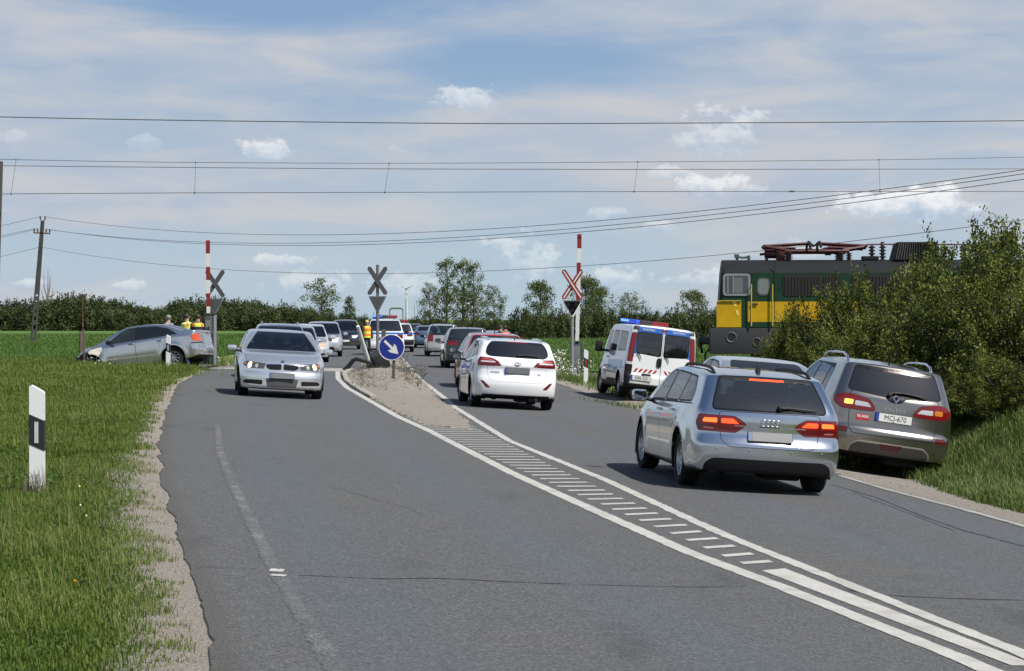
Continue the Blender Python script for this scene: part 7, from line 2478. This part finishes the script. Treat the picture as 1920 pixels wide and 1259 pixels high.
# sparser grass out to the left of the picture, seed stalks, and flat broad-leaved weeds
Y = 9 * (72 / 9) ** nrng.uniform(0, 1, 30000); X = -(.255 * Y + .9) - nrng.uniform(0, 1, 30000) ** 1.3 * 5
blades('grass', X, Y, vg(X, Y) - .012, nrng.uniform(.05, .12, 30000), np.full(30000, .012), GRASS, .45 + .25 * nz(X, Y, .8) + nrng.uniform(-.2, .2, 30000), .8)
Y = 10 * (70 / 10) ** nrng.uniform(0, 1, 2600); hi = np.array([GRAV_L(y) for y in Y]) - .2; X = -(.255 * Y + .5) + (hi + .255 * Y + .5) * nrng.uniform(0, 1, 2600)
k = nz(X, Y, 1.5) > -.1; X, Y = X[k], Y[k]
blades('seed_stalks', X, Y, vg(X, Y), nrng.uniform(.14, .32, len(X)), .0035 + .00012 * Y, GRASS, nrng.uniform(.7, 1.1, len(X)), .45)
Y = 9.5 * (40 / 9.5) ** nrng.uniform(0, 1, 700); hi = np.array([GRAV_L(y) for y in Y]) - .05; X = -(.255 * Y + .5) + (hi + .255 * Y + .5) * nrng.uniform(0, 1, 700)
k = nz(X + 3, Y, 1.1) > .1; X, Y = X[k], Y[k]
P = np.repeat(np.stack([X, Y, vg(X, Y) + .03], 1), 9, 0); P += nrng.normal(size=P.shape) * np.array([.045, .045, .014])
tag(link_mesh('broad_leaved_weeds', leaves('broad_leaved_weeds', P, .020, leaf_mat('weed_leaves', [(.03, .07, .014), (.06, .115, .022), (.10, .15, .04)], .2), None, 1.2, .7)), kind='stuff')
# right verge and bank
def verge_right(n, y0, y1, hmin, hmax, wd):
    Y = nrng.uniform(y0, y1, n); lo = np.array([GRAV_R(y) for y in Y]) - .42; hi = np.minimum(.26 * Y + 4.5, lo + 11)
    X = lo + (hi - lo) * nrng.uniform(0, 1, n)
    edge = X - lo
    keep = nrng.uniform(0, 1, n) < np.clip((edge + .15 * nz(X, Y, 3) - .08) * 3, .02, 1)
    X, Y, edge = X[keep], Y[keep], edge[keep]
    H = nrng.uniform(hmin, hmax, len(X)) * np.clip(.55 + edge * .8, .55, 1.1) * (1 + .3 * nz(X, Y, 1.2))
    sh = .42 + .2 * nz(X, Y, 1.1) + nrng.uniform(-.25, .25, len(X)) + (nrng.uniform(0, 1, len(X)) < .06) * .5
    keep = X > np.array([ROAD_R(y) for y in Y]) + .08
    X, Y, H, sh, edge = X[keep], Y[keep], H[keep], sh[keep], edge[keep]
    return X, Y, vg(X, Y) - .012 + .03 * (edge < .9), H, np.full(len(X), wd) * nrng.uniform(.7, 1.4, len(X)), sh
a = verge_right(112000, 17, 36, .10, .26, .010); blades('grass', *a[:5], GRASS_R, a[5], .9)
a = verge_right(36000, 36, 72, .10, .24, .017); blades('grass', *a[:5], GRASS_R, a[5], .8)
# grass creeping over the railway at the left
Y = nrng.uniform(70.5, 80, 22000); X = -(.26 * Y + 2) + nrng.uniform(0, 1, 22000) * (.26 * Y - 4 - 7.5)
keep = (X < np.array([ROAD_L(y) for y in Y]) - .5) & (nz(X, Y, .9) > -.55)
X, Y = X[keep], Y[keep]
blades('grass', X, Y, vg(X, Y), nrng.uniform(.10, .30, len(X)), np.full(len(X), .02), GRASS, .4 + .3 * nz(X, Y, 1.1) + nrng.uniform(-.2, .2, len(X)), .7)
# wheat at the near edge of the fields
def wheat(n, y0, y1, side):
    Y = y0 * (y1 / y0) ** nrng.uniform(0, 1, n)
    xc = np.array([XC(y) for y in Y])
    if side < 0: lo = -(.26 * Y + 2); hi = xc - 7.0
    else: lo = xc + 7.4; hi = np.minimum(.20 * Y + 2, xc + 60)
    X = lo + (hi - lo) * nrng.uniform(0, 1, n)
    H = nrng.uniform(.18, .34, n); sh = .5 + .3 * nz(X, Y, .25) + nrng.uniform(-.3, .3, n)
    return X, Y, vg(X, Y), H, np.full(n, .035) * (Y / 100), sh
a = wheat(60000, 79, 240, -1); blades('wheat', *a[:5], WHEAT, a[5], .4)
a = wheat(45000, 81, 185, 1); blades('wheat', *a[:5], WHEAT, a[5], .4)
# weeds: tall tufts by the wreck, at the posts and along the railway
def tufts(name, spots, m, wmul=1.0):
    X = []; Y = []; H = []
    for (px, py, n, r, h) in spots:
        p = at(px, py)
        for k in range(n):
            X.append(p.x + rng.gauss(0, r)); Y.append(p.y + rng.gauss(0, r)); H.append(h * rng.uniform(.4, 1.1))
    X, Y, H = map(np.array, (X, Y, H))
    return blades(name, X, Y, vg(X, Y) - .02, H, np.full(len(X), .016 * wmul), m, nrng.uniform(.2, .8, len(X)), .8)
tufts('weeds', [(318, 701, 420, .4, .50), (300, 705, 320, .5, .40), (250, 702, 500, .8, .38), (200, 700, 500, .9, .36), (150, 698, 400, .8, .36), (90, 698, 500, 1.2, .34), (30, 698, 500, 1.2, .34), (270, 700, 300, .4, .40), (375, 697, 120, .3, .25), (425, 690, 100, .5, .3), (418, 684, 160, .6, .5)], GRASS)
tufts('weeds', [(1052, 712, 260, .5, .5), (1060, 700, 260, .8, .7), (1085, 716, 160, .5, .35), (1150, 762, 120, .4, .2), (1200, 768, 200, .5, .25), (1640, 880, 160, .35, .30), (1700, 885, 220, .4, .34), (1660, 875, 60, .25, .55), (1760, 880, 200, .4, .3)], GRASS_R)
p = at(72, 922)
tufts('weeds', [(62, 922, 40, .05, .30), (80, 921, 60, .08, .16), (55, 926, 40, .08, .2)], mat('dry_weeds2', (.09, .07, .05), .95, 0, .4, 4), .35)
# white blossom beside the right hand signal, dandelions in the near grass
def dots(name, pts, size, m):
    P = np.array(pts); me = leaves(name, P, size, m, None, 1.5, .9); o = link_mesh(name, me); tag(o, kind='stuff')
WH = mat('white_blossom', (.70, .71, .62), .8)
pts = []
for k in range(380):
    p = at(rng.gauss(1048, 9), rng.uniform(703, 716)); pts.append((p.x, p.y + rng.uniform(-.5, 1.2), p.z + rng.uniform(.15, .95)))
for k in range(160):
    p = at(rng.gauss(1085, 14), 712); pts.append((p.x, p.y, p.z + rng.uniform(.1, .7)))
for k in range(90):
    p = at(rng.choice([rng.gauss(420, 12), rng.gauss(338, 10), rng.gauss(180, 25)]), 690); pts.append((p.x, p.y, p.z + rng.uniform(.1, .45)))
dots('white_blossom', pts, .022, WH)
pts = [tuple(at(140, 1113) + Vector((0, 0, .07)))]
for k in range(14):
    p = at(rng.uniform(5, 240), rng.uniform(740, 1240)); pts.append((p.x, p.y, p.z + .06))
dots('dandelions', [pts[0]] * 5 + pts[1:3], .012, mat('dandelion_yellow', (.75, .45, .02), .7))
dots('daisies', pts[4:], .007, WH)
# loose stones on the gravel and dirt shoulders
def stones(name, n, fn, smin, smax, m):
    oc = np.array([(1,0,0),(-1,0,0),(0,1,0),(0,-1,0),(0,0,1),(0,0,-1)], float)
    of = np.array([(0,2,4),(2,1,4),(1,3,4),(3,0,4),(2,0,5),(1,2,5),(3,1,5),(0,3,5)])
    P = np.array([fn() for _ in range(n)])
    s = nrng.uniform(smin, smax, (n, 1, 1)) * nrng.uniform(.6, 1.4, (n, 6, 1)) * np.array([1, 1, .6])
    V = (P[:, None, :] + oc[None] * s).reshape(-1, 3)
    F = (np.arange(n)[:, None, None] * 6 + of[None]).reshape(-1, 3)
    tag(link_mesh(name, np_mesh(name, V, F, m)), kind='stuff')
def gl():
    y = 10.8 * (66 / 10.8) ** rng.random(); x = lerp(GRAV_L(y) - .25, ROAD_L(y) + .04, rng.random()); return (x, y, g(x, y) + .018)
def gr():
    y = 18 * (66 / 18) ** rng.random(); x = lerp(ROAD_R(y), GRAV_R(y) + .2, rng.random()); return (x, y, g(x, y) + .018)
PEB = grit_mat("pebbles", (.22, .20, .17), (.42, .385, .34))
stones('pebbles', 9000, gl, .006, .020, PEB)
stones('pebbles', 4500, gr, .008, .022, PEB)
def bl():
    x = rng.choice([rng.uniform(-24, XC(74) - 5.8), rng.uniform(XC(74) + 6, 16)]); y = TY(x) + rng.uniform(-2.4, 2.4); return (x, y, g(x, y) + .06)
stones('ballast_stones', 6000, bl, .025, .05, BALLAST)
# ------------------------------------------------------------------ vehicles in their places
def place(px, D, yaw, ref, scale=1.0, dz=0.0):
    """Where the root goes so that the point ref metres along the car stands at depth D below picture column px."""
    x = (px - 960) / 4000.0 * D
    a = R(yaw)
    rx = x + math.sin(a) * ref * scale; ry = D - math.cos(a) * ref * scale
    z = g(x, D) + dz + (.035 if ROAD_L(D) < x < ROAD_R(D) else .0)
    return Vector((rx, ry, z))
def roll_of(D, yaw): return math.atan(bank(D)) * math.cos(R(yaw))
SILVER = paint('silver_paint', (.58, .61, .65), 1.0, .15)
SILVER2 = paint('silver_bright_paint', (.78, .79, .81), .84, .22)
TAUPE = paint('taupe_paint', (.33, .30, .27), .97, .18)
WHITE = paint('white_paint', (.76, .77, .79), .0, .25, .2)
GREYSILVER = paint('grey_silver_paint', (.62, .62, .62), .95, .18, .2)
def put(t, lab, cat, grp=None):
    tag(t, lab, cat, grp); return t
Q = 'cars queuing at the crossing'
o = build_estate('estate_car', place(1405, 24.5, 5.8, -1.405, .955), (0, R(3.7), R(5.8)), SILVER, .955)
put(o, 'silver estate car with lit brake lights and black roof rails in the near lane', 'car')
o = build_suv('off_road_car', place(1634, 31.0, 3.5, -1.345, 1.0, .0), (0, R(8.3), R(3.5)), TAUPE, 1.0)
put(o, 'taupe off road car tilted on the grass verge with plate MCJ-670', 'car')
o = build_tourer('estate_car', place(957, 46.4, 6.6, -1.325, 1.03), (0, R(3.2), R(6.6)), WHITE, 1.03)
put(o, 'white estate car with dark rear window waiting beside the traffic island', 'car')
o = build_sedan('saloon_car', place(524, 44.9, 188.5, 1.38), (0, R(-3.0), R(188.5)), SILVER2, 1.0)
put(o, 'silver saloon coming towards the camera with headlights on', 'car')
p = at(357, 692)
o = build_wreck('crashed_car', place(345, p.y, 79, -1.31, 61.5 * p.y / 4000, -.15), (R(-6.5), R(1.5), R(79)), GREYSILVER, 61.5 * p.y / 4000)
put(o, 'crashed silver saloon with torn nose lying in the left verge', 'car')
o = build_van('police_van', place(1221, 57.0, 6.5, -1.55, 1.02), (0, R(6.8), R(6.5)), WHITE, 1.02)
put(o, 'white police van with blue window frame and red chevrons on the right verge', 'van')
o = build_sedan('saloon_car', place(1432, 36.8, 6.0, -1.38, 1.08, .04), (0, R(4.5), R(6.0)), SILVER2, 1.08, plain=True, res=1.0)
put(o, 'silver saloon mostly hidden behind the near estate car', 'car')
FRONT_SUV = dict(lamp=[(.50, .76), (.95, .78), (1.12, .92), (.60, .90)], dark=[[(-.40, .72), (.40, .72), (.43, .84), (-.43, .84)], [(-.55, .32), (.55, .32), (.50, .47), (-.50, .47)]], plate=.55)
FRONT_LOW = dict(lamp=[(.50, .62), (.95, .64), (1.12, .77), (.60, .75)], dark=[[(-.38, .58), (.38, .58), (.42, .68), (-.42, .68)], [(-.52, .25), (.52, .25), (.47, .38), (-.47, .38)]], plate=.46)
REAR_HI = dict(lamp=[(.62, .80), (1.03, .80), (1.05, 1.16), (.70, 1.18)], plate=.80)
REAR_LO = dict(lamp=[(.55, .80), (1.03, .82), (1.08, .97), (.58, .96)], plate=.72)
ON = 'oncoming cars queuing beyond the crossing'
OUT = 'cars ahead driving away over the crossing'
def bgcar(spec, name, px, D, yaw, pm, lab, grp, sc=1.0, cat='car', ref=None, **k):
    onc = 90 < yaw < 270
    ref = (spec['yf'] - .3) if onc else (spec['yr'] + .3)
    o = build_plain(spec, name, place(px, D, yaw, ref, sc), (0, roll_of(D, yaw), R(yaw)), pm, sc, **k)
    put(o, lab, cat, grp)
    return o
SPEC_SUV2 = dict(SPEC_SUV)
bgcar(SPEC_SUV2, 'off_road_car', 524, 62, 187, SILVER, 'silver car with roof rails right behind the oncoming saloon', ON, .96, front=FRONT_SUV, rails=CHROME)
bgcar(SPEC_HATCH, 'hatchback_car', 553, 75, 186, SILVER2, 'silver hatchback half hidden behind the oncoming saloon roof', ON, 1.0, front=FRONT_LOW)
bgcar(SPEC_HATCH, 'hatchback_car', 577, 87, 186, paint('pale_silver_paint', (.66, .68, .70), .5, .25), 'pale hatchback in the queue left of the silver off road car', ON, 1.02, front=dict(FRONT_LOW, mat=mat('amber_headlight', (.55, .35, .25), .2)))
bgcar(SPEC_SUV2, 'off_road_car', 606, 101, 185, SILVER2, 'silver off road car facing us left of the black minivan', ON, 1.0, front=FRONT_SUV, trim=True)
bgcar(SPEC_MPV, 'minivan', 647, 126, 184, paint('black_blue_paint', (.012, .014, .020), .2, .2), 'black minivan facing us beyond the fallen barrier', ON, 1.02, front=dict(lamp=[(.50, .68), (.95, .70), (1.12, .84), (.60, .82)], dark=[], plate=.5), glassm=G_TINT)
bgcar(SPEC_HATCH, 'hatchback_car', 928, 58, 6, paint('red_paint', (.34, .018, .030), .15, .25), 'red car almost hidden behind the white estate car', OUT, 1.0, rear=REAR_LO)
bgcar(SPEC_HATCH, 'hatchback_car', 877, 81, 5, paint('dark_green_paint', (.018, .030, .032), .3, .22), 'dark green hatchback ahead of the red car', OUT, 1.02, rear=dict(lamp=[(.52, .86), (1.0, .86), (1.05, 1.02), (.55, 1.02)], plate=.6, mat=RED), glassm=G_TINT)
bgcar(SPEC_MPV, 'minivan', 831, 104, 4, paint('champagne_paint', (.46, .46, .45), .6, .27), 'pale silver minivan ahead of the dark green hatchback', OUT, .92, rear=REAR_HI, rails=BLACK, glassm=G_CLEAR)
bgcar(dict(SPEC_SEDAN), 'saloon_car', 802, 132, 3, paint('light_blue_paint', (.10, .17, .29), .5, .25), 'light blue saloon farther along the road', OUT, .98, rear=REAR_LO, glassm=G_CLEAR)
bgcar(dict(SPEC_SEDAN), 'saloon_car', 773, 172, 2, paint('dark_blue_paint', (.02, .025, .035), .3, .25), 'dark saloon far away beyond the light blue one', OUT, 1.0, rear=REAR_LO)
bgcar(dict(SPEC_ESTATE, rear_lim=-1.2), 'estate_car', 929, 96, 4, SILVER, 'grey estate car with roof rails behind the red car roof', OUT, 1.0, rear=REAR_LO, rails=CHROME)
bgcar(dict(SPEC_MPV, rear_lim=-1.4), 'police_car', 722, 107, 4, WHITE, 'tall white police car with blue and red light bar behind the signal', 'police cars on the road beyond the crossing', 1.06, 'police car', rear=dict(lamp=[(.66, .78), (1.03, .78), (1.05, 1.02), (.68, 1.02)], plate=.80), glassm=G_DARK, bar=2, stripe=True)
bgcar(SPEC_SUV2, 'police_car', 746, 116, 3, WHITE, 'white police off road car with red light bar right of the tall one', 'police cars on the road beyond the crossing', .96, 'police car', rear=dict(lamp=[(.62, .90), (1.03, .90), (1.05, 1.14), (.66, 1.14)], plate=.80, dark=[[(-.9, .4), (.9, .4), (.9, .72), (-.9, .72)]]), glassm=G_DARK, bar=1, stripe=True, trim=True)

# ------------------------------------------------------------------ people
def person(loc, yaw, lab, jacket, trousers, hair, vest=None, stripe=None, h=1.78, bend=0.0, arms=(20, 25), cap=None, lean=0):
    """One skinned body; clothes by material, hi-vis vest as a child."""
    s = h / 1.78
    me = bpy.data.meshes.new('skeleton')
    J = {'pel': (0, 0, .96), 'sp': (0, .0, 1.16), 'ch': (0, 0, 1.36), 'nk': (0, 0, 1.50), 'hb': (0, .015, 1.585), 'ht': (0, .02, 1.70)}
    rad = {'pel': (.155, .11), 'sp': (.150, .105), 'ch': (.175, .115), 'nk': (.058, .058), 'hb': (.078, .088), 'ht': (.075, .085)}
    E = [('pel', 'sp'), ('sp', 'ch'), ('ch', 'nk'), ('nk', 'hb'), ('hb', 'ht')]
    for sd, a in ((-1, arms[0]), (1, arms[1])):
        q = 'L' if sd < 0 else 'R'
        J['sh' + q] = (sd * .19, 0, 1.42); rad['sh' + q] = (.062, .062)
        el = Vector((sd * (.19 + .29 * math.sin(R(12))), .02, 1.42 - .29)); J['el' + q] = tuple(el); rad['el' + q] = (.045, .045)
        wr = el + Vector((-sd * .05 * (a > 40), .25 * math.sin(R(a)), -.25 * math.cos(R(a)))); J['wr' + q] = tuple(wr); rad['wr' + q] = (.032, .032)
        hd = wr + (wr - el).normalized() * .09; J['hd' + q] = tuple(hd); rad['hd' + q] = (.038, .024)
        fg = hd + (wr - el).normalized() * .08 + Vector((0, .02, 0)); J['fg' + q] = tuple(fg); rad['fg' + q] = (.026, .014)
        E += [('ch', 'sh' + q), ('sh' + q, 'el' + q), ('el' + q, 'wr' + q), ('wr' + q, 'hd' + q), ('hd' + q, 'fg' + q)]
        J['hp' + q] = (sd * .095, 0, .88); rad['hp' + q] = (.092, .10)
        J['kn' + q] = (sd * .12, .02, .48); rad['kn' + q] = (.062, .066)
        J['an' + q] = (sd * .13, 0, .09); rad['an' + q] = (.045, .05)
        J['to' + q] = (sd * .145, .17, .035); rad['to' + q] = (.046, .035)
        E += [('pel', 'hp' + q), ('hp' + q, 'kn' + q), ('kn' + q, 'an' + q), ('an' + q, 'to' + q)]
    names = list(J)
    for n_ in names:
        v = Vector(J[n_])
        if bend and v.z > .96:
            d = v - Vector((0, 0, .96)); d.rotate(Euler((-bend, 0, 0))); v = d + Vector((0, 0, .96))
        J[n_] = v * s
    me.from_pydata([tuple(J[n_]) for n_ in names], [(names.index(a), names.index(b_)) for a, b_ in E], [])
    o = bpy.data.objects.new('person', me); COL.objects.link(o)
    md = o.modifiers.new('skin', 'SKIN'); md.use_smooth_shade = True
    sk = me.skin_vertices[0].data
    for i, n_ in enumerate(names): sk[i].radius = tuple(r * s for r in rad[n_]); sk[i].use_root = (n_ == 'pel')
    o.modifiers.new('sub', 'SUBSURF').levels = 2
    bpy.context.view_layer.update()
    m2 = bpy.data.meshes.new_from_object(o.evaluated_get(bpy.context.evaluated_depsgraph_get()))
    bpy.data.objects.remove(o)
    SKIN = mat('skin', (.42, .26, .19), .6)
    SHOE = mat('shoe_black', (.015, .014, .014), .5)
    m2.materials.clear()
    for m in (SKIN, jacket, trousers, SHOE): m2.materials.append(m)
    nkz = J['nk'].z
    for p_ in m2.polygons:
        c = p_.center
        hand = min((c - J['hdL']).length, (c - J['hdR']).length, (c - J['fgL']).length, (c - J['fgR']).length) < .065 * s
        k = 0 if (c.z > nkz + .0 * s or hand) else 1 if c.z > .93 * s else 2 if c.z > .10 * s else 3
        p_.material_index = k
    m2.name = 'person'
    m2.transform(Matrix.Diagonal((1, 1, 1, 1)))
    t = empty('person', loc, (0, 0, yaw))
    tag(t, lab, 'person')
    link_mesh('body', m2, t)
    # face and hair
    hb, ht = J['hb'], J['ht']
    hc = hb.lerp(ht, .5)
    b = MB(); b.ball(hc + Vector((0, -.018, .035)) * s, .094 * s, (1, 1.05, 1.0), 14); b.obj('hair', cap or hair, t)
    b = MB(); b.ball(hc + Vector((0, .098, -.01)) * s, .018 * s, (.7, 1, 1.3), 8)
    for sd in (-1, 1): b.ball(hc + Vector((sd * .084, .005, -.005)) * s, .026 * s, (.4, .8, 1.2), 8)
    b.obj('nose_and_ears', SKIN, t)
    b = MB()
    for sd in (-1, 1): b.ball(hc + Vector((sd * .033, .086, .012)) * s, .012 * s, (1.2, .6, .8), 8)
    b.box(hc + Vector((0, .088, -.045)) * s, (.045 * s, .014 * s, .010 * s)); b.obj('eyes_and_mouth', mat('face_dark', (.10, .045, .04), .6), t)
    if vest:
        prof = [(.90, .178), (.98, .182), (1.10, .172), (1.22, .178), (1.34, .192), (1.42, .185), (1.47, .12)]
        b = MB()
        rings = []
        for (z, r) in prof:
            ring = []
            for k in range(24):
                a = 2 * math.pi * k / 24
                v = Vector((r * 1.10 * math.cos(a), r * .80 * math.sin(a), z))
                if bend:
                    d = v - Vector((0, 0, .96)); d.rotate(Euler((-bend, 0, 0))); v = d + Vector((0, 0, .96))
                ring.append(b.bm.verts.new(v * s))
            rings.append(ring)
        for i, (r0, r1) in enumerate(zip(rings, rings[1:])):
            for k in range(24):
                f = b.bm.faces.new((r0[k], r0[(k+1) % 24], r1[(k+1) % 24], r1[k]))
                f.material_index = 1 if i in (1, 3) else (2 if (i in (4, 5) and k % 12 in (2, 3, 8, 9)) else 0)
        b.obj('vest', [vest, stripe or SIGNWHITE, mat('vest_orange', (.85, .22, .04), .6)], t)
    return t
HIVIS = mat('hi_vis_yellow', (.62, .78, .06), .6, 0, .1, 8)
HIORANGE = mat('hi_vis_orange', (.85, .20, .03), .6, 0, .1, 8)
NAVY = mat('navy_cloth', (.012, .016, .035), .9)
DARKCLOTH = mat('dark_cloth', (.02, .02, .024), .9)
GREYCLOTH = mat('grey_cloth', (.22, .23, .25), .9)
HAIR = mat('dark_hair', (.03, .02, .015), .7)
D = 104.0
person(gp(688, D, .02), R(190), 'police officer in a yellow and orange vest beside the tall police car', NAVY, NAVY, HAIR, HIVIS, HIORANGE, cap=mat('pale_cap', (.5, .42, .2), .8))
D = 76.5
def person_top(px, top_y, D, yaw, *a, **k):
    x = (px - 960) / 4000 * D
    gz = g(x, D)
    h = CAM_H + (598 - top_y) / 4000 * D - gz
    return person(Vector((x, D, gz)), yaw, *a, h=max(1.6, min(1.9, h)), **k)
person_top(371, 586, D, R(10), 'person in a yellow vest with navy band behind the crashed car boot', NAVY, NAVY, HAIR, HIVIS, NAVY)
person_top(350, 588, D + .8, R(-30), 'person in a pale yellow vest left of the navy banded one', mat('pale_lime', (.55, .62, .25), .7), NAVY, HAIR, mat('pale_lime_vest', (.62, .70, .22), .6), HIVIS)
person_top(316, 590, D - 1.0, R(60), 'person in grey clothes behind the roof of the crashed car', GREYCLOTH, DARKCLOTH, mat('grey_hair', (.2, .19, .18), .8))
D = 90.0
person(gp(947, D, -.05), R(30), 'person in an orange and yellow jacket beyond the red car', DARKCLOTH, DARKCLOTH, HAIR, HIORANGE, HIVIS, arms=(60, 70))
person(gp(938, D + 1, -.05), R(-40), 'person in dark clothes next to the orange jacket', DARKCLOTH, DARKCLOTH, HAIR)
# driver of the oncoming saloon
